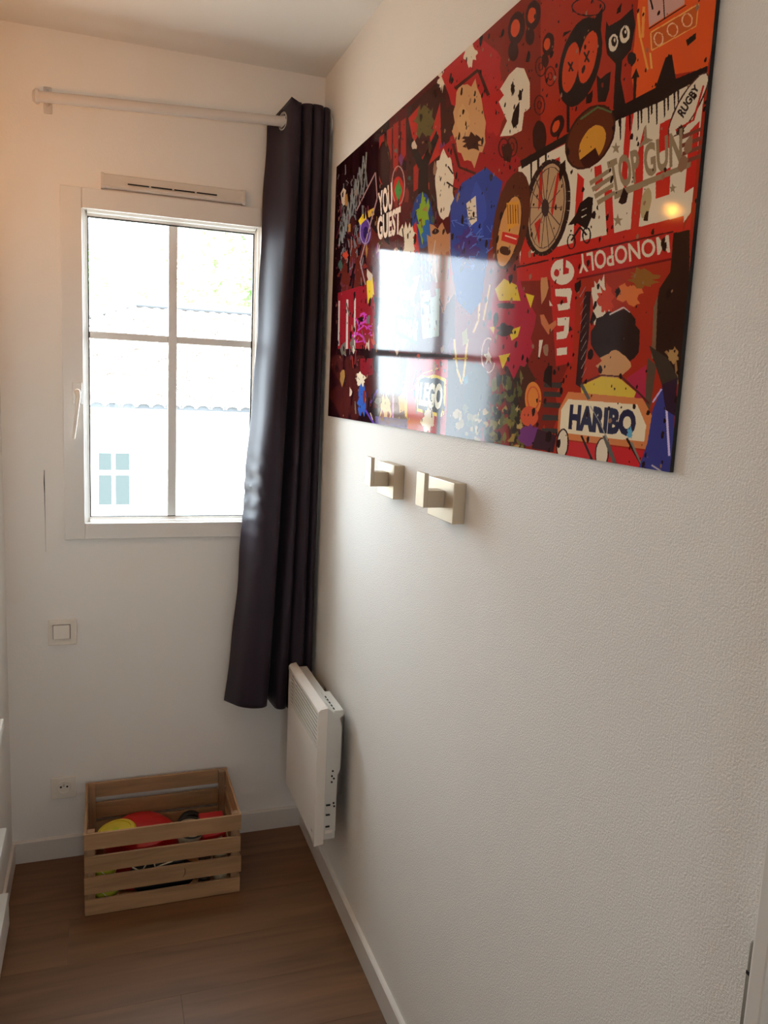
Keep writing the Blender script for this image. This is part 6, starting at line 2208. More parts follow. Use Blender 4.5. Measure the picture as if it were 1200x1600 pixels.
((70,34,22),(1162,324,1168,335,1172,336,1166,325)),
((70,34,22),(1168,335,1171,348,1176,349,1172,336)),
((70,34,22),(1171,348,1171,363,1175,364,1176,349)),
((70,34,22),(1171,363,1167,379,1172,380,1175,364)),
((206,140,50),(1115,320,1160,325,1162,364,1126,367)),
((120,70,30),(1118,323,1125,356,1128,357,1121,324)),
((120,70,30),(1127,325,1134,358,1138,358,1131,326)),
((120,70,30),(1137,327,1144,359,1147,360,1140,327)),
((120,70,30),(1146,329,1153,361,1156,361,1149,329)),
((120,70,30),(1155,330,1162,362,1165,363,1158,331)),
((190,40,34),(1107,366,1169,382,1162,397,1104,380)),
((226,190,160),(1117,375,1160,388,1161,386,1118,373)),
((70,34,22),(1142,406,1140,408,1136,409,1131,409,1126,408,1120,407,1114,405,1108,403,1104,401,1101,398,1100,396,1100,394,1103,392,1106,391,1111,391,1117,392,1123,393,1129,395,1134,397,1138,399,1141,402,1142,404)),
((180,38,34),(1167,433,1564,441,1564,473,1355,473,1173,457)),
((70,20,20),(1168,435,1565,442,1563,440,1166,432)),
((110,24,24),(1356,475,1566,475,1565,472,1354,472)),
((212,196,172),(1562,465,1361,467,1353,439,1556,443),'MONOPOLY',0.02),
((182,40,36),(1270,433,1354,444,1363,594,1317,599)),
((216,202,180),(1348,462,1347,468,1343,473,1336,476,1328,478,1317,478,1307,476,1297,472,1288,467,1282,461,1280,454,1281,449,1285,444,1292,440,1301,439,1312,439,1322,442,1332,446,1340,451,1345,456)),
((176,36,36),(1306,459,1306,461,1304,463,1301,464,1297,463,1294,462,1291,460,1290,457,1291,455,1293,453,1296,452,1299,453,1302,454,1305,456)),
((176,36,36),(1314,440,1323,441,1323,453,1333,456,1333,463,1317,463)),
((216,202,180),(1297,482,1341,485,1346,491,1343,509,1344,516,1312,516,1307,506,1336,506,1333,497,1300,493)),
((216,202,180),(1310,526,1344,527,1345,550,1340,558,1313,559,1311,548,1331,547,1332,539,1312,538)),
((216,202,180),(1315,572,1344,571,1345,582,1317,583)),
((190,130,84),(1251,460,1270,461,1277,478,1271,491,1259,502,1252,474)),
((190,110,70),(1257,518,1269,518,1287,535,1307,529,1309,537,1287,550,1263,532)),
((212,196,172),(1260,557,1272,557,1265,586,1261,585)),
((212,196,172),(1282,497,1294,507,1284,506)),
((52,26,26),(1380,494,1396,495,1400,562,1390,631,1376,626,1376,561)),
((150,130,124),(1390,617,1401,602,1400,602,1389,616)),
((150,130,124),(1388,604,1399,589,1398,589,1386,603)),
((150,130,124),(1385,591,1397,577,1396,576,1384,590)),
((150,130,124),(1383,578,1395,564,1394,563,1382,578)),
((150,130,124),(1381,565,1393,551,1392,551,1379,565)),
((150,130,124),(1378,552,1391,538,1390,538,1377,552)),
((150,130,124),(1376,539,1389,526,1388,525,1374,539)),
((150,130,124),(1374,526,1387,513,1386,512,1372,526)),
((150,130,124),(1371,513,1385,500,1383,500,1370,513)),
((150,130,124),(1369,501,1383,487,1381,487,1367,500)),
((212,196,172),(1443,512,1444,519,1446,524,1441,536,1440,544,1432,538,1428,535,1425,542,1420,541,1411,543,1405,528,1406,527,1405,518,1403,509,1398,499,1397,490,1404,490,1402,481,1410,487,1415,480,1420,484,1425,474,1429,492,1432,495,1441,499,1448,507)),
((190,60,40),(1447,513,1453,519,1456,524,1451,522,1450,528,1443,524,1440,536,1434,524,1431,527,1426,526,1425,518,1421,518,1416,515,1412,510,1417,505,1411,499,1424,500,1416,488,1427,497,1431,498,1432,485,1441,497,1437,491,1446,496,1446,501,1455,508)),
((36,22,20),(1469,505,1468,506,1467,508,1467,508,1468,508,1465,510,1464,511,1463,512,1461,510,1460,510,1459,509,1457,507,1457,505,1456,503,1453,501,1456,501,1455,498,1457,498,1458,499,1460,496,1462,497,1464,498,1466,499,1469,501,1467,502,1468,503)),
((140,90,40),(1546,494,1530,494,1548,499,1530,500,1531,503,1525,502,1518,500,1511,505,1501,501,1502,502,1499,498,1494,494,1479,489,1494,488,1485,485,1493,484,1484,479,1495,482,1497,474,1506,479,1514,478,1518,480,1529,485,1529,486,1534,488,1549,491)),
((206,110,60),(1507,510,1505,514,1505,516,1512,522,1505,522,1499,525,1493,523,1487,521,1481,515,1474,517,1468,515,1459,512,1461,508,1464,506,1466,504,1467,502,1462,495,1475,492,1478,496,1483,498,1489,496,1498,498,1501,501,1502,502,1512,503,1517,509)),
((46,26,20),(1565,443,1594,444,1601,497,1610,594,1605,624,1569,617,1548,593,1542,545,1548,507,1566,489)),
((120,90,66),(1540,529,1546,515,1553,593,1545,593)),
((90,70,56),(1538,592,1556,601,1552,657,1539,657)),
((150,110,70),(1569,585,1590,599,1594,597,1573,583)),
((150,110,70),(1590,598,1596,624,1601,624,1594,598)),
((170,130,80),(1593,590,1596,592,1597,595,1595,596,1593,596,1591,598,1589,601,1587,600,1583,596,1580,597,1580,595,1578,595,1578,592,1575,589,1576,587,1578,585,1578,582,1579,583,1582,583,1584,583,1586,582,1587,579,1590,582,1594,584,1595,585,1595,588)),
((60,48,40),(1538,576,1577,593,1599,617,1598,640,1570,625)),
((168,44,66),(1497,617,1536,600,1541,649,1518,658)),
((42,24,22),(1517,566,1518,575,1518,584,1510,591,1501,595,1491,602,1478,602,1465,603,1450,599,1440,594,1425,585,1418,580,1407,570,1405,561,1404,552,1413,544,1415,534,1430,532,1441,526,1454,529,1467,528,1478,526,1493,532,1505,541,1506,549,1516,556)),
((206,190,180),(1447,532,1477,525,1475,523,1445,530)),
((206,190,180),(1475,524,1491,532,1492,531,1477,523)),
((192,142,96),(1505,602,1500,606,1492,610,1489,612,1484,614,1480,616,1472,619,1463,621,1454,620,1445,619,1434,612,1437,609,1435,606,1423,600,1434,595,1437,593,1432,589,1446,585,1452,584,1458,580,1467,579,1474,581,1484,586,1490,588,1499,594,1503,597)),
((208,176,64),(1389,628,1437,615,1482,617,1520,635,1515,647,1395,646)),
((90,40,36),(1390,627,1438,614,1436,612,1388,624)),
((90,40,36),(1437,614,1484,616,1484,614,1437,612)),
((90,40,36),(1483,616,1525,637,1527,635,1486,614)),
((90,40,36),(1525,637,1547,650,1550,648,1527,635)),
((60,52,48),(1286,623,1339,624,1336,632,1285,631)),
((60,52,48),(1286,638,1339,638,1337,646,1286,646)),
((60,52,48),(1287,654,1339,654,1337,662,1286,662)),
((60,52,48),(1288,674,1341,673,1338,681,1287,683)),
((60,52,48),(1289,695,1342,693,1339,701,1288,703)),
((206,120,50),(1280,648,1280,656,1278,663,1274,669,1268,673,1262,675,1254,676,1246,674,1239,670,1233,664,1229,657,1227,650,1227,642,1229,635,1233,629,1239,625,1246,623,1254,623,1261,625,1268,629,1274,634,1278,641)),
((190,80,50),(1270,649,1270,654,1274,654,1274,649)),
((190,80,50),(1270,654,1269,658,1273,659,1274,654)),
((190,80,50),(1269,658,1266,662,1270,663,1273,659)),
((190,80,50),(1266,662,1262,665,1266,666,1270,663)),
((190,80,50),(1263,665,1258,666,1260,668,1265,666)),
((190,80,50),(1259,666,1254,666,1254,668,1259,668)),
((190,80,50),(1255,666,1250,665,1248,667,1253,668)),
((190,80,50),(1250,665,1245,663,1242,664,1247,667)),
((190,80,50),(1246,663,1242,659,1238,660,1242,664)),
((190,80,50),(1242,659,1239,654,1235,655,1238,660)),
((190,80,50),(1239,655,1237,649,1233,650,1235,655)),
((190,80,50),(1237,649,1237,644,1233,644,1233,649)),
((190,80,50),(1237,644,1239,640,1235,639,1233,644)),
((190,80,50),(1239,640,1242,636,1238,635,1235,639)),
((190,80,50),(1241,636,1246,633,1242,632,1238,635)),
((190,80,50),(1245,633,1250,632,1247,630,1243,631)),
((190,80,50),(1249,632,1254,632,1254,630,1249,630)),
((190,80,50),(1253,632,1258,633,1260,631,1255,630)),
((190,80,50),(1258,633,1262,636,1265,634,1261,632)),
((190,80,50),(1262,635,1266,639,1270,638,1266,635)),
((190,80,50),(1266,639,1269,644,1273,643,1270,639)),
((190,80,50),(1269,644,1270,649,1274,649,1273,643)),
((196,80,50),(1274,677,1274,682,1271,686,1266,690,1260,693,1252,694,1244,695,1236,694,1228,692,1222,688,1218,684,1216,680,1217,675,1220,670,1225,666,1231,664,1239,662,1248,662,1256,663,1263,665,1269,668,1272,673)),
((110,50,110),(1290,707,1293,710,1289,713,1279,717,1269,719,1264,722,1257,726,1249,727,1240,727,1231,723,1227,724,1216,720,1212,716,1217,711,1210,707,1216,705,1222,700,1226,698,1235,695,1243,696,1251,690,1262,696,1267,695,1276,695,1284,701,1287,703)),
((56,30,40),(1275,697,1334,704,1328,730,1261,729)),
((164,34,54),(1242,535,1232,553,1244,567,1231,587,1218,599,1203,596,1184,619,1160,597,1136,595,1130,603,1105,588,1081,568,1093,546,1067,524,1085,506,1081,485,1086,475,1096,457,1121,451,1138,439,1162,462,1183,454,1190,467,1209,485,1219,496,1245,517)),
((208,176,48),(1092,461,1124,447,1172,463,1189,490,1148,486,1110,483)),
((208,176,48),(1204,479,1234,486,1225,505)),
((206,176,48),(1081,527,1101,526,1098,540)),
((208,176,48),(1155,536,1195,532,1188,548,1167,554)),
((208,176,48),(1123,578,1165,575,1141,601)),
((60,26,26),(1167,537,1167,539,1171,543,1165,542,1157,544,1151,545,1145,546,1140,546,1129,545,1128,545,1123,543,1110,540,1113,536,1120,534,1107,531,1107,528,1123,527,1119,526,1127,523,1136,522,1142,525,1151,528,1159,528,1163,529,1172,532,1171,534)),
((60,26,26),(1166,496,1169,498,1174,499,1165,499,1163,501,1151,499,1144,500,1136,498,1130,498,1122,496,1109,495,1109,493,1102,492,1115,492,1098,489,1105,489,1107,488,1125,488,1127,489,1136,488,1142,490,1154,489,1154,492,1167,493,1172,495,1179,496)),
((200,120,70),(1357,637,1535,643,1565,672,1560,707,1336,708,1334,665)),
((224,208,176),(1358,648,1525,651,1547,677,1546,698,1342,699,1341,664)),
((44,42,66),(1365,655,1525,658,1526,693,1365,693),'HARIBO',0.06),
((190,40,44),(1351,710,1555,709,1535,737,1355,737)),
((212,196,172),(1368,715,1367,721,1366,727,1363,732,1359,735,1355,737,1350,737,1346,736,1342,733,1339,728,1337,722,1336,716,1336,709,1338,704,1341,699,1345,695,1349,693,1354,693,1358,695,1362,698,1365,703,1367,708)),
((36,22,20),(1366,715,1366,721,1369,721,1370,715)),
((36,22,20),(1366,721,1364,727,1367,727,1369,721)),
((36,22,20),(1364,726,1361,731,1364,732,1367,727)),
((36,22,20),(1361,731,1358,735,1361,736,1364,732)),
((36,22,20),(1358,734,1354,736,1356,738,1360,736)),
((36,22,20),(1355,736,1350,736,1350,738,1355,738)),
((36,22,20),(1351,737,1347,735,1345,737,1349,738)),
((36,22,20),(1347,735,1343,732,1340,733,1344,736)),
((36,22,20),(1343,732,1340,728,1337,728,1340,733)),
((36,22,20),(1340,728,1338,722,1335,722,1337,728)),
((36,22,20),(1338,722,1338,716,1334,716,1335,722)),
((36,22,20),(1338,716,1338,709,1335,709,1334,716)),
((36,22,20),(1338,710,1340,704,1336,703,1335,709)),
((36,22,20),(1340,704,1343,699,1339,698,1336,703)),
((36,22,20),(1343,699,1347,696,1343,695,1340,698)),
((36,22,20),(1346,696,1351,694,1348,693,1344,694)),
((36,22,20),(1349,694,1354,694,1354,692,1349,692)),
((36,22,20),(1353,694,1357,696,1359,694,1355,692)),
((36,22,20),(1357,695,1361,699,1364,698,1360,694)),
((36,22,20),(1361,699,1364,703,1367,702,1364,698)),
((36,22,20),(1364,703,1365,709,1369,708,1367,703)),
((36,22,20),(1365,709,1366,715,1370,714,1369,708)),
((212,196,172),(1471,720,1470,726,1469,732,1466,736,1463,740,1459,742,1454,742,1450,741,1446,738,1443,733,1441,728,1440,721,1441,715,1443,710,1445,705,1449,702,1453,700,1457,700,1461,701,1465,704,1468,709,1470,714)),
((36,22,20),(1469,720,1469,726,1472,726,1472,720)),
((36,22,20),(1469,726,1467,732,1470,732,1472,726)),
((36,22,20),(1467,731,1465,736,1467,737,1470,732)),
((36,22,20),(1465,736,1461,740,1464,740,1467,737)),
((36,22,20),(1462,739,1458,741,1459,743,1463,741)),
((36,22,20),(1458,741,1454,741,1454,743,1459,743)),
((36,22,20),(1455,741,1451,740,1449,741,1453,743)),
((36,22,20),(1451,740,1447,737,1445,738,1449,741)),
((36,22,20),(1448,737,1445,733,1442,733,1445,738)),
((36,22,20),(1445,733,1443,727,1440,728,1442,733)),
((36,22,20),(1443,727,1442,721,1439,722,1440,728)),
((36,22,20),(1442,721,1442,715,1439,715,1439,722)),
((36,22,20),(1442,715,1444,710,1441,710,1439,715)),
((36,22,20),(1444,710,1447,705,1444,705,1441,709)),
((36,22,20),(1447,705,1450,702,1448,701,1444,705)),
((36,22,20),(1450,702,1454,700,1452,699,1448,701)),
((36,22,20),(1453,701,1457,700,1457,699,1453,699)),
((36,22,20),(1457,700,1461,702,1462,700,1458,699)),
((36,22,20),(1460,702,1464,705,1466,704,1463,701)),
((36,22,20),(1464,705,1467,709,1469,708,1467,704)),
((36,22,20),(1467,709,1469,714,1471,714,1470,709)),
((36,22,20),(1468,714,1469,720,1472,720,1471,714)),
((86,82,76),(1454,697,1494,745,1501,742,1462,694)),
((36,22,20),(1399,700,1448,751,1453,749,1404,699)),
((36,22,20),(1507,697,1555,739,1559,737,1511,695)),
((120,116,104),(1517,701,1543,728,1546,727,1521,699)),
((150,146,134),(1417,657,1448,682,1450,682,1419,656)),
((150,146,134),(1447,682,1467,704,1469,703,1450,682)),
((86,82,76),(1387,627,1410,648,1417,646,1394,625)),
((58,60,128),(1553,698,1557,657,1571,629,1596,624,1605,733,1540,733)),
((206,190,226),(1580,650,1595,712,1599,711,1584,649)),
((190,180,220),(1557,648,1572,631,1569,630,1554,647)),
((50,30,46),(1570,625,1597,617,1602,663,1582,656)),
((190,180,190),(1564,727,1585,733,1586,731,1566,725)),
((96,160,190),(1520,688,1519,690,1521,691,1519,693,1519,696,1517,694,1516,694,1515,695,1514,696,1513,695,1510,693,1509,692,1508,691,1510,689,1511,688,1508,686,1510,683,1510,681,1512,684,1513,684,1514,681,1516,680,1518,685,1517,684,1520,686,1519,687)),
]


def text_tris(s, bold):
    cu = bpy.data.curves.new('lettering', 'FONT')
    cu.body = s
    cu.offset = bold
    cu.resolution_u = 3
    o = bpy.data.objects.new('lettering', cu)
    C.objects.link(o)
    dg = bpy.context.evaluated_depsgraph_get()
    me = bpy.data.meshes.new_from_object(o.evaluated_get(dg))
    me.calc_loop_triangles()
    v = np.array([q.co[:2] for q in me.vertices])
    tr = np.array([q.vertices[:] for q in me.loop_triangles])
    bpy.data.objects.remove(o)
    bpy.data.curves.remove(cu)
    bpy.data.meshes.remove(me)
    v = (v - v.min(0)) / (v.max(0) - v.min(0))
    return v, tr


def paint_print():
    K = 1.4
    W_, H_ = int(PW * K), int(PH * K)
    img = np.zeros((H_, W_, 3), np.float32)
    img[:] = lin((112, 32, 24))[:3]

    def fill(pts, col):
        P = np.array(pts, np.float64) * K
        x0, y0 = np.floor(P.min(0)).astype(int)
        x1, y1 = np.ceil(P.max(0)).astype(int)
        x0, y0, x1, y1 = max(x0, 0), max(y0, 0), min(x1 + 1, W_), min(y1 + 1, H_)
        if x1 <= x0 or y1 <= y0:
            return
        xs = np.arange(x0, x1)[None, :] + 0.5
        ys = np.arange(y0, y1)[:, None] + 0.5
        ins = np.zeros((y1 - y0, x1 - x0), bool)
        for (ax, ay), (bx, by) in zip(P, np.roll(P, -1, 0)):
            if ay == by:
                continue
            c = ((ay > ys) != (by > ys))
            ins ^= c & (xs < (bx - ax) * (ys - ay) / (by - ay) + ax)
        img[y0:y1, x0:x1][ins] = col
    rg = np.random.RandomState(3)
    gain = 1.15
    for it in PRINT:
        col = np.minimum(np.array(lin(it[0])[:3]) * gain, 0.86)
        f = it[1]
        pts = [(f[k], f[k + 1]) for k in range(0, len(f), 2)]
        if len(it) == 2:
            fill(pts, col)
        else:
            v, tr = text_tris(it[2], it[3])
            q = np.array(pts, np.float64)          # top left, top right, bottom right, bottom left
            u_, w_ = v[:, 0:1], 1 - v[:, 1:2]
            xy = (q[0] * (1 - u_) + q[1] * u_) * (1 - w_) + (q[3] * (1 - u_) + q[2] * u_) * w_
            for a in tr:
                fill(xy[a], col)
    # ink splatter over everything
    for k in range(1500):
        cx, cy = rg.uniform(0, PW), rg.uniform(0, PH)
        r0 = rg.exponential(1.7) + 0.8
        n = 7
        a = np.arange(n) / n * 2 * PI
        rr = r0 * rg.uniform(0.6, 1.4, n)
        ink = np.array(lin((40, 20, 18))[:3]) if rg.rand() < 0.85 else np.array(lin((150, 110, 84))[:3])
        fill(np.stack([cx + rr * np.cos(a), cy + rr * np.sin(a) * 1.2], 1), ink)
    srgb = np.where(img <= 0.0031308, img * 12.92, 1.055 * np.maximum(img, 1e-6) ** (1 / 2.4) - 0.055)
    out = np.ones((H_, W_, 4), np.float32)
    out[..., :3] = srgb[::-1]
    im = bpy.data.images.new('collage_print', W_, H_)
    im.pixels.foreach_set(out.ravel())
    im.update()
    im.pack()
    return im


pm = bpy.data.materials.new('glossy_collage_print')
pm.use_nodes = True
nt = pm.node_tree
pb = nt.nodes['Principled BSDF']
tx = nt.nodes.new('ShaderNodeTexImage')
tx.image = paint_print()
tx.extension = 'EXTEND'
nt.links.new(tx.outputs[0], pb.inputs['Base Color'])
pb.inputs['Roughness'].default_value = 0.07
pb.inputs['IOR'].default_value = 1.13
nz = nt.nodes.new('ShaderNodeTexNoise')
nz.inputs['Scale'].default_value = 9
tc = nt.nodes.new('ShaderNodeTexCoord')
nt.links.new(tc.outputs['Object'], nz.inputs['Vector'])
bp = nt.nodes.new('ShaderNodeBump')
bp.inputs['Strength'].default_value = 0.05
bp.inputs['Distance'].default_value = 0.004
nt.links.new(nz.outputs['Fac'], bp.inputs['Height'])
nt.links.new(bp.outputs[0], pb.inputs['Normal'])
bm = B(-0.006, -0.0005, PU0 - PW / 1000, PU0, PV0 - PH / 1000, PV0)
po = obj('wall_poster', bm, M['edge'])
tag(po, 'large glossy red collage poster panel on the right wall', 'poster')
po.data.materials.append(pm)
uvl = po.data.uv_layers.new(name='print')
for f in po.data.polygons:
    if f.normal.x < -0.9:
        f.material_index = 1
    for li in f.loop_indices:
        co = po.data.vertices[po.data.loops[li].vertex_index].co + WL[po]
        uvl.data[li].uv = ((PU0 - co.y) * 1000 / PW, 1 - (PV0 - co.z) * 1000 / PH)

# ------------------------------------------------------------------ coat hooks
for k, (yf, yn, lab) in enumerate(((-0.745, -0.860, 'brushed nickel square coat hook nearer the curtain, left of the two'),
                                   (-1.073, -1.200, 'brushed nickel square coat hook farther from the curtain, right of the two'))):
    ym = (yf + yn) / 2
    hk = thing('coat_hook', lab, 'hook', (0, ym, 1.33), 'coat hooks under the poster')
    obj('wall_plate', B(-0.026, 0, yn, yf, 1.293, 1.373, bev=0.0015), M['nickel'], hk)
    obj('arm', B(-0.062, -0.026, ym - 0.021, ym + 0.021, 1.319, 1.353, bev=0.001), M['nickel'], hk)
    obj('upturned_tip', B(-0.071, -0.062, ym - 0.021, ym + 0.021, 1.319, 1.387, bev=0.001), M['nickel'], hk)

# ------------------------------------------------------------------ convector heater
heat = thing('convector_heater', 'white electric convector heater low on the right wall below the curtain', 'heater', (-0.05, -0.34, 0.25))
HY0, HY1, HZ0_, HZ1_ = -0.545, -0.155, 0.248, 0.655       # near end, far end, bottom, top
XF = -0.100
nl = 8
LZ0, LZ1 = 0.535, 0.637
ends = 0.012
bm = bmesh.new()
# front sheet below the louvres and the rolled top
box(bm, XF, XF + 0.004, HY0 + ends, HY1 - 0.006, HZ0_, LZ0, bev=0.001)
prism(bm, [(XF, LZ1), (XF, 0.648), (XF + 0.006, HZ1_), (XF + 0.024, HZ1_ + 0.004), (XF + 0.026, LZ1 + 0.004), (XF + 0.006, LZ1)], 'y', HY0 + ends, HY1)
box(bm, XF, XF + 0.004, HY1 - 0.040, HY1 - 0.006, LZ0, LZ1)
obj('front_panel', bm, M['heater'], heat)
for k in range(nl):
    z = LZ0 + 0.006 + k * (LZ1 - LZ0 - 0.004) / nl
    bm = bmesh.new()
    prism(bm, [(XF - 0.001, z), (XF - 0.001, z + 0.0058), (XF + 0.0025, z + 0.0050), (XF + 0.0025, z - 0.0008)], 'y', HY0 + ends, HY1 - 0.040)
    obj('louvre', bm, M['heater'], heat)
obj('grille_shade', B(XF + 0.0165, XF + 0.0175, HY0 + ends, HY1 - 0.040, LZ0 - 0.01, LZ1 + 0.004), M['dark'], heat)  # dark sheet standing for the shade behind the louvres
obj('inner_casing', B(XF + 0.018, XF + 0.060, HY0 + 0.003, HY1, HZ0_ + 0.012, HZ1_ - 0.012), M['heater_box'], heat)
# near end caps
bm = bmesh.new()
prism(bm, [(XF - 0.001, HZ0_ - 0.004), (XF + 0.026, HZ0_), (XF + 0.026, HZ1_ + 0.003), (XF + 0.006, HZ1_), (XF - 0.001, 0.648)], 'y', HY0, HY0 + ends)
obj('front_end_cap', bm, M['heater'], heat)
bm = bmesh.new()
prism(bm, [(XF + 0.026, 0.272), (XF + 0.060, 0.284), (XF + 0.060, 0.632), (XF + 0.048, 0.640), (XF + 0.030, HZ1_), (XF + 0.026, HZ1_)], 'y', HY0 - 0.001, HY0 + 0.060)
cap = obj('side_control_panel', bm, M['heater_box'], heat)
for dz, dx in ((0.455, 0.044), (0.447, 0.050), (0.437, 0.044), (0.470, 0.046), (0.372, 0.052), (0.362, 0.054)):
    bm = bmesh.new()
    lathe(bm, [(0, 0), (0.0028, 0), (0.0028, 0.002), (0, 0.002)], (XF + dx, HY0 - 0.001, dz), 10, (0, -1, 0))
    obj('control_button', bm, M['dark'], cap, label='small dark control dot')
for dz in (0.366, 0.336, 0.300):
    obj('moulded_rib', B(XF + 0.030, XF + 0.042, HY0 - 0.004, HY0 - 0.001, dz, dz + 0.004), M['dark'], cap)
obj('cable_clip', B(XF + 0.028, XF + 0.052, HY0 - 0.003, HY0 + 0.01, 0.280, 0.290, bev=0.002), M['heater'], cap)
bm = bmesh.new()
prism(bm, [(XF + 0.060, 0.45), (XF + 0.070, 0.47), (XF + 0.070, 0.600), (XF + 0.060, 0.632)], 'y', HY0 + 0.004, HY1 + 0.02)
prism(bm, [(XF + 0.045, 0.648), (XF + 0.072, 0.648), (XF + 0.074, 0.635), (XF + 0.062, 0.625), (XF + 0.045, 0.640)], 'y', HY0 + 0.002, HY0 + 0.150)
obj('back_box', bm, M['heater_box'], heat)
for k in range(5):
    obj('top_slot', B(XF + 0.046, XF + 0.050, HY0 + 0.012 + k * 0.022, HY0 + 0.026 + k * 0.022, 0.6475, 0.6485), M['dark'], heat, label='short dark slot')
for ya in (HY0 + 0.08, HY1 - 0.10):
    obj('wall_bracket', B(XF + 0.060, 0, ya, ya + 0.02, 0.35, 0.60), M['steel'], heat)
obj('badge', B(XF - 0.0006, XF, HY0 + 0.030, HY0 + 0.042, 0.272, 0.276), M['steel'], heat)

# ------------------------------------------------------------------ wooden crate
CX0, CX1, CY0, CY1 = -0.724, -0.273, -0.338, -0.020
crate = thing('wooden_crate', 'slatted pine crate of toys on the floor under the window', 'crate', ((CX0 + CX1) / 2, -0.18, 0))
SL = ((0.0, 0.047), (0.067, 0.119), (0.133, 0.184), (0.204, 0.254))
th = 0.009
rg = random.Random(2)
def slat(x0, x1, y0, y1, z0, z1, m, name='slat'):
    e = [rg.uniform(-0.0012, 0.0012) for _ in range(4)]
    obj(name, B(x0, x1, y0, y1, z0 + e[0], z1 + e[1], bev=0.0012), M[m], crate)
for i, (za, zb) in enumerate(SL):
    za = max(za, 0.002)
    slat(CX0 + rg.uniform(0, .002), CX1 - rg.uniform(0, .003), CY0 + rg.uniform(0, .001), CY0 + th, za, zb, 'pine')
    slat(CX0, CX1, CY1 - th, CY1, za, zb, 'pine')
    slat(CX0 + 0.001, CX0 + th, CY0 + th + .0005, CY1 - th - .0005, za, zb, 'pine_y', 'end_slat')
    slat(CX1 - th, CX1 - 0.002, CY0 + th + .0005, CY1 - th - .0005, za, zb, 'pine_y', 'end_slat')
for x in (CX0 + th + .0005, CX1 - th - 0.0215):
    for y0 in (CY0 + th + .0005, CY1 - th - 0.0215):
        slat(x, x + 0.021, y0, y0 + 0.021, 0.010, 0.255, 'pine_z', 'corner_post')
for k in range(4):
    ya = CY0 + 0.036 + k * 0.064
    slat(CX0 + th + 0.001, CX1 - th - 0.001, ya, ya + 0.052, 0.004, 0.009, 'pine', 'bottom_slat')
bm = bmesh.new()
tube(bm, [(-0.447, CY0 - 0.0002, 0.078), (-0.441, CY0 - 0.0002, 0.088), (-0.440, CY0 - 0.0002, 0.100), (-0.443, CY0 - 0.0002, 0.108)], [0.0006, 0.0012, 0.0014, 0.0006], 6)
obj('knot_mark', bm, mat('knot_brown', (96, 66, 46), 0.8), crate, label='curved dark knot in the second slat from the bottom')

# ------------------------------------------------------------------ toys in the crate
def dome(c, r, h, flat=0.0):
    return [(0, flat)] + [(r * math.sin(a), flat + 0) for a in ()]
t_ = thing('plastic_bowl', 'red plastic bowl upside down at the back of the crate', 'bowl', (-0.558, -0.152, 0.0115))
bm = bmesh.new()
lathe(bm, [(0.114, 0.0), (0.119, 0.004), (0.116, 0.010), (0.112, 0.080), (0.100, 0.130), (0.074, 0.152), (0.034, 0.160), (0, 0.160)], (-0.558, -0.152, 0.0115), 36)
obj('shell', bm, M['red'], t_, smooth=True)
bm = bmesh.new()
torus(bm, (-0.558, -0.152, 0.0165), (0, 0, 1), 0.1165, 0.004, 36, 8)
obj('rim', bm, M['red'], t_, smooth=True)
t_ = thing('frisbee', 'yellow round frisbee lying tilted on the red bowl', 'frisbee', (-0.628, -0.262, 0.168))
ax = (-0.14, -0.05, 1)
bm = bmesh.new()
lathe(bm, [(0.055, -0.016), (0.058, -0.012), (0.058, -0.002), (0.054, 0.004), (0.044, 0.006), (0.042, 0.003), (0, 0.003)], (-0.634, -0.235, 0.197), 32, ax)
obj('disc', bm, M['yellow'], t_, smooth=True)
bm = bmesh.new()
lathe(bm, [(0.010, 0.003), (0.009, 0.007), (0, 0.008)], (-0.634, -0.235, 0.197), 16, ax)
obj('knob', bm, M['felt'], t_, smooth=True)
def ball(name, c, r, m, label, cat, grp=None):
    bm = bmesh.new()
    bmesh.ops.create_uvsphere(bm, u_segments=28, v_segments=16, radius=r, matrix=Matrix.Translation(c))
    o = obj(name, bm, M[m], None, smooth=True)
    tag(o, label, cat, grp)
    bm = bmesh.new()
    pts = []
    for k in range(41):
        a = 2 * PI * k / 40
        v = Vector((math.cos(a), math.sin(a), 0.55 * math.sin(2 * a))).normalized() * (r * 1.002)
        pts.append(Vector(c) + v)
    tube(bm, pts, 0.0012, 6)
    obj('seam', bm, M['cream'], o)
    return o
ball('toy_ball', (-0.664, -0.286, 0.0435), 0.034, 'felt', 'yellow-green ball on the floor of the crate behind its lowest gap', 'ball', 'balls in the crate')
ball('toy_ball', (-0.668, -0.284, 0.1115), 0.034, 'felt', 'yellow-green ball resting on the lower ball in the crate', 'ball', 'balls in the crate')
# black bag with pale straps
t_ = thing('cloth_bag', 'black cloth bag with pale straps slumped in the crate middle', 'bag', (-0.52, -0.265, 0.01))
bm = bmesh.new()
bmesh.ops.create_uvsphere(bm, u_segments=32, v_segments=20, radius=1, matrix=Matrix.Translation((0, 0, 0)))
from mathutils import noise
for v in bm.verts:
    n = noise.noise(v.co * 2.3) * 0.18 + noise.noise(v.co * 5) * 0.07
    p_ = v.co * (1 + n)
    v.co = Vector((-0.500 + p_.x * 0.098, -0.297 + p_.y * 0.019, max(0.010, 0.068 + p_.z * 0.062)))
obj('body', bm, M['black'], t_, smooth=True)
for q in (((-0.59, -0.316, 0.120), (-0.565, -0.321, 0.105), (-0.555, -0.321, 0.12), (-0.548, -0.318, 0.132)), ((-0.54, -0.322, 0.105), (-0.51, -0.324, 0.118), (-0.48, -0.322, 0.124), (-0.46, -0.318, 0.132)),
          ((-0.53, -0.318, 0.130), (-0.525, -0.324, 0.112), (-0.528, -0.324, 0.10))):
    bm = bmesh.new()
    tube(bm, q, 0.0022, 6)
    obj('strap', bm, M['cream'], t_, smooth=True)
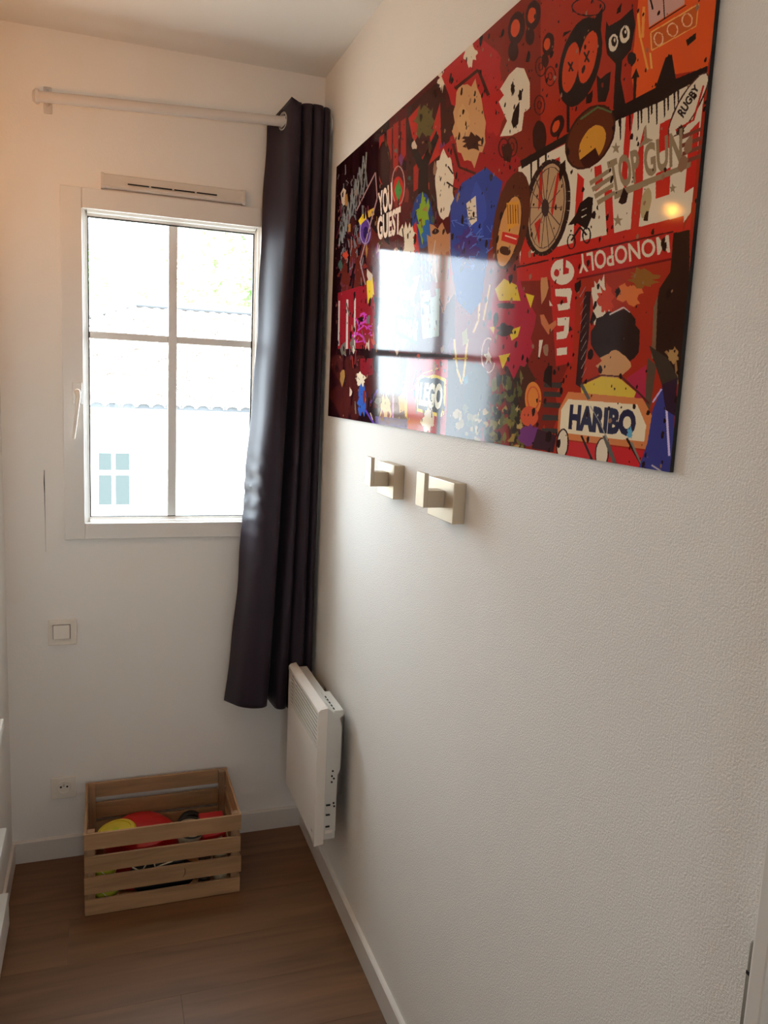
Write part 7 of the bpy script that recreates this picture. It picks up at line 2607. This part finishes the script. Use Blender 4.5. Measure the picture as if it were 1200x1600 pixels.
# cream cup
t_ = thing('cup', 'cream cup lying in the crate behind the gap below the top slat', 'cup', (-0.43, -0.262, 0.135))
bm = bmesh.new()
lathe(bm, [(0.022, 0), (0.030, 0.004), (0.040, 0.03), (0.044, 0.05), (0.042, 0.05), (0.038, 0.03), (0.028, 0.007), (0, 0.006)], (-0.425, -0.265, 0.150), 28, (0.1, -0.25, 1))
obj('body', bm, M['cream'], t_, smooth=True)
bm = bmesh.new()
torus(bm, (-0.4195, -0.2775, 0.1995), (0.1, -0.25, 1), 0.043, 0.003, 28, 8)
obj('dark_rim', bm, M['black'], t_, smooth=True, label='black rim')
# black ring
bm = bmesh.new()
torus(bm, (-0.402, -0.112, 0.112), (0.3, -0.9, 0.5), 0.034, 0.013, 30, 12)
tag(obj('rubber_ring', bm, M['black'], None, smooth=True), 'thick black rubber ring standing in the crate right half', 'ring')
# red box with pale label
t_ = thing('toy_box', 'small red box with a pale edge in the crate right end', 'box', (-0.33, -0.24, 0.10))
obj('carton', B(-0.382, -0.306, -0.230, -0.150, 0.085, 0.172, bev=0.003), M['red'], t_)
obj('label_strip', B(-0.372, -0.316, -0.232, -0.230, 0.12, 0.13), M['cream'], t_)
bm = bmesh.new()
tube(bm, [(-0.385, -0.284, 0.166), (-0.345, -0.282, 0.170), (-0.316, -0.280, 0.178)], [0.013, 0.014, 0.011], 14)
tag(obj('skipping_rope_grip', bm, M['red'], None, smooth=True), 'short red grip of a toy lying behind the gap below the top slat', 'toy')
def can(x, y, z, r, h, m, label, cat):
    t_ = thing('tin_can', label, cat, (x, y, z))
    bm = bmesh.new()
    lathe(bm, [(0, 0), (r, 0), (r, 0.003), (r - .001, 0.005), (r - .001, h - .005), (r, h - .003), (r, h), (r - .004, h), (r - .005, h - .004), (0, h - .004)], (x, y, z), 28)
    obj('body', bm, M[m], t_, smooth=True)
    bm = bmesh.new()
    lathe(bm, [(r + .0004, h * .3), (r + .0004, h * .62)], (x, y, z), 28)
    obj('band', bm, M['black' if m != 'black' else 'cream'], t_, smooth=True)
can(-0.330, -0.290, 0.0100, 0.022, 0.135, 'cream', 'pale tin standing in the front right corner of the crate', 'tin')
can(-0.378, -0.292, 0.0100, 0.020, 0.125, 'steel', 'grey metal tin standing beside the pale tin in the crate', 'tin')
# ------------------------------------------------------------------ switch and socket
sw = thing('light_switch', 'white square light switch on the back wall below the window', 'switch', (-0.787, 0, 0.755))
obj('plate', B(-0.828, -0.746, -0.008, 0, 0.714, 0.795, bev=0.003), M['plastic'], sw)
bm = bmesh.new()
prism(bm, [(-0.0078, 0.737), (-0.0140, 0.737), (-0.0105, 0.779), (-0.0078, 0.779)], 'x', -0.8125, -0.7655)
obj('rocker', bm, M['plastic'], sw)
bm = bmesh.new()
box(bm, -0.8145, -0.7635, -0.0086, -0.0078, 0.735, 0.781)
obj('joint', bm, mat('switch_joint_grey', (120, 108, 96), 0.6), sw, label='thin grey gap around the rocker')
sk = thing('power_socket', 'white wall socket with round pin holes left of the crate', 'socket', (-0.79, 0, 0.238))
bm = bmesh.new()
box(bm, -0.828, -0.752, -0.008, 0, 0.203, 0.276, bev=0.003)
obj('plate', bm, M['plastic'], sk)
bm = bmesh.new()
lathe(bm, [(0.0215, 0.000), (0.0215, 0.003), (0.0195, 0.003), (0.0185, 0.0005), (0, 0.0005)], (-0.789, -0.0078, 0.241), 32, (0, -1, 0))
obj('socket_well', bm, M['plastic'], sk, smooth=True)
for dx in (-0.0095, 0.0095):
    bm = bmesh.new()
    lathe(bm, [(0.0032, 0.0), (0.0032, 0.001), (0, 0.001)], (-0.789 + dx, -0.0080, 0.243), 14, (0, -1, 0))
    obj('pin_hole', bm, M['dark'], sk, label='dark round pin hole')
bm = bmesh.new()
lathe(bm, [(0.0028, 0.0), (0.0028, 0.008), (0.002, 0.010), (0, 0.010)], (-0.789, -0.0080, 0.250), 14, (0, -1, 0))
obj('earth_pin', bm, M['steel'], sk, smooth=True)

# ------------------------------------------------------------------ door on the right
dr = thing('door_1', 'white door and casing in the right wall beside the camera', 'door', (0.05, DY0, 0))
del dr['category']
dr['kind'] = 'structure'
for ya, yb, za, zb in ((-2.0325, -2.011, 0, 2.075), (-2.890, -2.868, 0, 2.075), (-2.868, -2.0325, 2.053, 2.075)):
    obj('casing', B(-0.022, 0, ya, yb, za, zb, bev=0.003), M['skirting'], dr)
bm = bmesh.new()
box(bm, 0.034, 0.12, -2.052, -2.034, 0, 2.045)
box(bm, 0.034, 0.12, -2.869, -2.853, 0, 2.045)
box(bm, 0.034, 0.12, -2.853, -2.052, 2.045, 2.059)
obj('jamb', bm, M['skirting'], dr)
lf = obj('leaf', B(-0.010, 0.032, -2.866, -2.0345, 0.008, 2.050, bev=0.002), M['white'], dr)
bm = bmesh.new()
tube(bm, [(-0.010, -2.79, 1.0), (-0.052, -2.79, 1.0), (-0.058, -2.785, 1.0), (-0.058, -2.68, 1.0)], 0.009, 12)
obj('door_handle', bm, M['steel'], lf, smooth=True)
hg = obj('hinge', B(-0.019, 0, -2.0108, -2.0045, 0.884, 0.946, bev=0.001), M['hinge'], dr, label='grey metal hinge on the casing edge')
bm = bmesh.new()
lathe(bm, [(0, 0), (0.0035, 0), (0.0035, 0.030), (0.002, 0.034), (0, 0.034)], (-0.016, -2.0075, 0.950), 12)
obj('hinge_pin', bm, M['hinge'], hg, smooth=True)
bm = bmesh.new()
box(bm, -0.020, -0.004, -2.0105, -2.0055, 0.946, 0.950)
obj('hinge_gap', bm, M['dark'], hg, label='dark joint between the hinge halves')

# ------------------------------------------------------------------ white shelf unit in the recess on the left
su = thing('shelf_unit', 'white shelf unit at the left edge with three projecting shelves', 'shelf', (-1.13, -1.0, 0))
SY0, SY1 = -1.9, -0.348
XP = -0.948
obj('front_board', B(XP - 0.018, XP, SY0, SY1, 0.0, 1.02), M['white'], su)
obj('side_board', B(XR + 0.002, XP - 0.018, SY1 - 0.018, SY1, 0.0, 1.02), M['white'], su)
obj('side_board', B(XR + 0.002, XP - 0.018, SY0, SY0 + 0.018, 0.0, 1.02), M['white'], su)
obj('top_board', B(XR + 0.002, XP, SY0, SY1, 1.02, 1.04, bev=0.002), M['white'], su)
for z in (0.105, 0.30, 0.615):
    obj('shelf', B(XP, -0.920, SY0, SY1 + 0.004, z - 0.02 if z > .2 else 0.02, z + 0.012, bev=0.003), M['white'], su)
obj('shelf_shade', B(XP, -0.935, SY1 - 0.03, SY1, 0.0, 0.02), M['dark'], su)  # dark block standing for the shadow under the shelf end

# ------------------------------------------------------------------ lamps outside the frame: the pendant and an added fill globe
pl = thing('pendant_lamp', 'small warm bare bulb hanging from the ceiling at the left wall', 'lamp', (-0.905, -0.585, H))
bm = bmesh.new()
lathe(bm, [(0, 0), (0.045, 0), (0.045, 0.018), (0.012, 0.026), (0, 0.026)], (-0.905, -0.585, H), 24, (0, 0, -1))
obj('ceiling_rose', bm, M['white'], pl, smooth=True)
bm = bmesh.new()
tube(bm, [(-0.905, -0.585, H - 0.02), (-0.905, -0.585, 2.188)], 0.003, 8)
obj('cord', bm, M['white'], pl)
bm = bmesh.new()
lathe(bm, [(0, 0.062), (0.016, 0.060), (0.018, 0.02), (0.014, 0.0), (0, 0.0)], (-0.905, -0.585, 2.133), 18)
obj('bulb_holder', bm, M['white'], pl, smooth=True)
bm = bmesh.new()
bmesh.ops.create_uvsphere(bm, u_segments=24, v_segments=14, radius=0.0168, matrix=Matrix.Translation((-0.905, -0.585, 2.095)))
obj('bulb', bm, M['bulb'], pl, smooth=True)
cl = thing('fill_lamp', 'added fill lamp, unseen white globe behind the camera', 'lamp', (-0.66, -3.5, H))  # not a seen lamp; added for warm fill
bm = bmesh.new()
lathe(bm, [(0, 0), (0.06, 0), (0.06, 0.02), (0.04, 0.035), (0, 0.035)], (-0.66, -3.5, H), 24, (0, 0, -1))
obj('base', bm, M['white'], cl, smooth=True)
bm = bmesh.new()
bmesh.ops.create_uvsphere(bm, u_segments=24, v_segments=14, radius=0.085, matrix=Matrix.Translation((-0.66, -3.5, H - 0.115)))
obj('globe', bm, M['bulb2'], cl, smooth=True)

# ------------------------------------------------------------------ outside: the house across the yard
GZ = -2.7
gr = structure(obj('yard_ground', B(-25, 25, WT + 0.02, 45, GZ - 0.2, GZ), M['ground']))
hs = thing('neighbour_house', 'pale house with a clay tiled roof seen through the window', 'house', (0.5, 10.5, GZ))
HXL, HXR, HYF = -3.9, 6.0, 8.75
obj('wall', B(HXL, HXR, HYF, 16.0, GZ, 1.10), M['render'], hs)
# cornice under the tiles
bm = bmesh.new()
prism(bm, [(HYF, 1.075), (HYF - 0.10, 1.085), (HYF - 0.12, 1.13), (HYF - 0.20, 1.14), (HYF - 0.21, 1.168), (HYF, 1.168)], 'x', HXL - 0.2, HXR + 0.2)
obj('cornice', bm, M['fascia'], hs)
EY, EZ = 8.5, 1.175
RYY, RZZ = 12.5, 2.855
slope = math.atan2(RZZ - EZ, RYY - EY)
hipx = -0.11
bm = bmesh.new()
E0 = (hipx - 4.0, EY, EZ - 0.02)
v = [bm.verts.new(p) for p in (E0, (HXR + 0.3, EY, EZ - 0.02), (HXR + 0.3, RYY, RZZ - 0.03), (hipx, RYY, RZZ - 0.03), (HXR + 0.3, 16.5, EZ - 0.02), (hipx - 4.0, 16.5, EZ - 0.02))]
bm.faces.new((v[0], v[1], v[2], v[3]))
bm.faces.new((v[3], v[2], v[4], v[5]))
bm.faces.new((v[0], v[3], v[5]))
bm.faces.new((v[0], v[5], v[4], v[1]))
bm.faces.new((v[1], v[4], v[2]))
bmesh.ops.recalc_face_normals(bm, faces=bm.faces)
obj('roof_deck', bm, M['tile'], hs)
obj('eave_shade', B(HXL, HXR, EY + 0.03, EY + 0.05, EZ - 0.005, EZ + 0.058), M['roof_dark'], hs)  # dark strip standing for shade in the hollows under the first tiles
# barrel tiles: one shared mesh, every tile in view its own part
def tile_mesh(L=0.40, r=0.092):
    bm = bmesh.new()
    n = 6
    a = []
    for yy, rr in ((0.0, r), (L, r * 0.86)):
        for sgn, q in ((1, rr), (0, rr - 0.014)):
            a.append([bm.verts.new((math.cos(PI * k / n) * q, yy, math.sin(PI * k / n) * q * 0.62)) for k in range(n + 1)])
    o0, i0, o1, i1 = a
    for k in range(n):
        bm.faces.new((o0[k], o0[k + 1], o1[k + 1], o1[k]))
        bm.faces.new((i0[k], i1[k], i1[k + 1], i0[k + 1]))
        bm.faces.new((o0[k], i0[k], i0[k + 1], o0[k + 1]))
    bmesh.ops.recalc_face_normals(bm, faces=bm.faces)
    return bm
tb = tile_mesh()
tme = bpy.data.meshes.new('roof_tile')
tb.to_mesh(tme)
tme.materials.append(M['tile'])
ex = 0.335
rows = int(math.hypot(RYY - EY, RZZ - EZ) / ex)
far = bmesh.new()
rg = random.Random(6)
pitch = 0.193
ntile = 0
for j in range(rows):
    L = j * ex
    cy, cz = EY + L * math.cos(slope), EZ + L * math.sin(slope)
    for i in range(-20, 34):
        x = -0.735 + i * pitch + rg.uniform(-0.006, 0.006)
        if x < hipx - (RYY - cy) + 0.12 or x > HXR + 0.2:
            continue
        pos = (x, cy + rg.uniform(-0.012, 0.012), cz + 0.02)
        tilt = slope - 0.06 + rg.uniform(-0.008, 0.008)
        xm = 1.45 + 0.13 * (cy - EY)
        if -1.15 < x < xm and ntile < 296:
            o = bpy.data.objects.new('roof_tile', tme)
            C.objects.link(o)
            o.parent = hs
            o.location = Vector(pos) - WL[hs]
            o.rotation_euler = (tilt, 0, rg.uniform(-0.02, 0.02))
            ntile += 1
        else:
            t2 = bmesh.new()
            t2.from_mesh(tme)
            bmesh.ops.transform(t2, matrix=Matrix.Translation(pos) @ Matrix.Rotation(tilt, 4, 'X'), verts=t2.verts)
            tmp = bpy.data.meshes.new('t')
            t2.to_mesh(tmp)
            t2.free()
            far.from_mesh(tmp)
            bpy.data.meshes.remove(tmp)
fo = obj('roof_tiles', far, M['tile'], hs)
fo['kind'] = 'stuff'
def ridge_run(p0, p1, n):
    p0, p1 = Vector(p0), Vector(p1)
    for k in range(n):
        a = p0.lerp(p1, k / n)
        b = p0.lerp(p1, (k + 1.12) / n)
        bm = bmesh.new()
        tube(bm, [a, b], [0.105, 0.092], 10)
        obj('ridge_tile', bm, M['tile'], hs)
ridge_run((HXR + 0.3, RYY, RZZ + 0.0), (hipx, RYY, RZZ + 0.0), 16)
ridge_run((hipx - 1.6, RYY - 1.6, RZZ - 0.66), (hipx, RYY, RZZ), 6)
for p0, p1 in (((HXR + 0.3, RYY - 0.10, RZZ - 0.02), (hipx, RYY - 0.10, RZZ - 0.02)), ((hipx - 1.6, RYY - 1.70, RZZ - 0.68), (hipx, RYY - 0.10, RZZ - 0.02))):
    bm = bmesh.new()
    tube(bm, [p0, p1], 0.035, 8)
    obj('ridge_mortar', bm, M['roof_dark'], hs)
# the small four pane window of the house
hw = obj('window', B(-0.760, -0.288, HYF - 0.02, HYF + 0.0, -0.175, 0.600), M['render'], hs, label='small window with white bars')
def far_x(px):
    return px
pw = [(-0.725, -0.560), (-0.510, -0.330)]
pz = [(-0.140, 0.262), (0.330, 0.560)]
for xa, xb in pw:
    for za, zb in pz:
        obj('pane', B(xa, xb, HYF - 0.024, HYF - 0.019, za, zb), M['farglass'], hw)

# ------------------------------------------------------------------ trees beyond the roof
def tree(x, y, h, cr_, seed, label, n=1500, ls=0.16):
    r = random.Random(seed)
    t_ = thing('tree', label, 'tree', (x, y, GZ), 'trees behind the house')
    bm = bmesh.new()
    tube(bm, [(x, y, GZ), (x + 0.1, y, GZ + h * 0.4), (x - 0.1, y + 0.1, GZ + h * 0.7), (x, y, GZ + h * 0.92)], [0.20, 0.15, 0.09, 0.03], 10)
    obj('trunk', bm, M['bark'], t_, smooth=True)
    verts, faces = [], []
    cz = GZ + h - cr_
    clumps = [(Vector((r.gauss(0, 1), r.gauss(0, 1), r.gauss(0, 1))).normalized() * (cr_ * r.uniform(0.35, 0.95)), cr_ * r.uniform(0.16, 0.32)) for _ in range(38)]
    for k in range(n):
        c, q = clumps[k % len(clumps)]
        p = Vector((x, y, cz)) + Vector((c.x, c.y, c.z * 1.15)) + Vector((r.gauss(0, .5), r.gauss(0, .5), r.gauss(0, .5))) * q
        a = Vector((r.gauss(0, 1), r.gauss(0, 1), r.gauss(0, 1))).normalized()
        b = a.orthogonal().normalized()
        s = ls * r.uniform(0.6, 1.2)
        i0 = len(verts)
        for u_, w_ in ((-1, 0), (0, -0.5), (1, 0), (0, 0.5)):
            verts.append(p + a * (u_ * s) + b * (w_ * s))
        faces.append((i0, i0 + 1, i0 + 2, i0 + 3))
    me = bpy.data.meshes.new('foliage')
    me.from_pydata([v - WL[t_] for v in verts], [], faces)
    me.materials.append(M['leaf'])
    o = bpy.data.objects.new('foliage', me)
    C.objects.link(o)
    o.parent = t_
    o['kind'] = 'stuff'
tree(2.3, 19.0, 9.2, 1.9, 1, 'leafy tree behind the tiled roof, tallest, in the right upper pane')
tree(-0.95, 23.0, 8.2, 1.2, 2, 'slender leafy tree far behind the roof, in the left upper pane', 700, 0.13)
tree(0.55, 21.0, 7.0, 1.1, 3, 'low leafy tree just above the ridge beside the window bar', 600, 0.13)
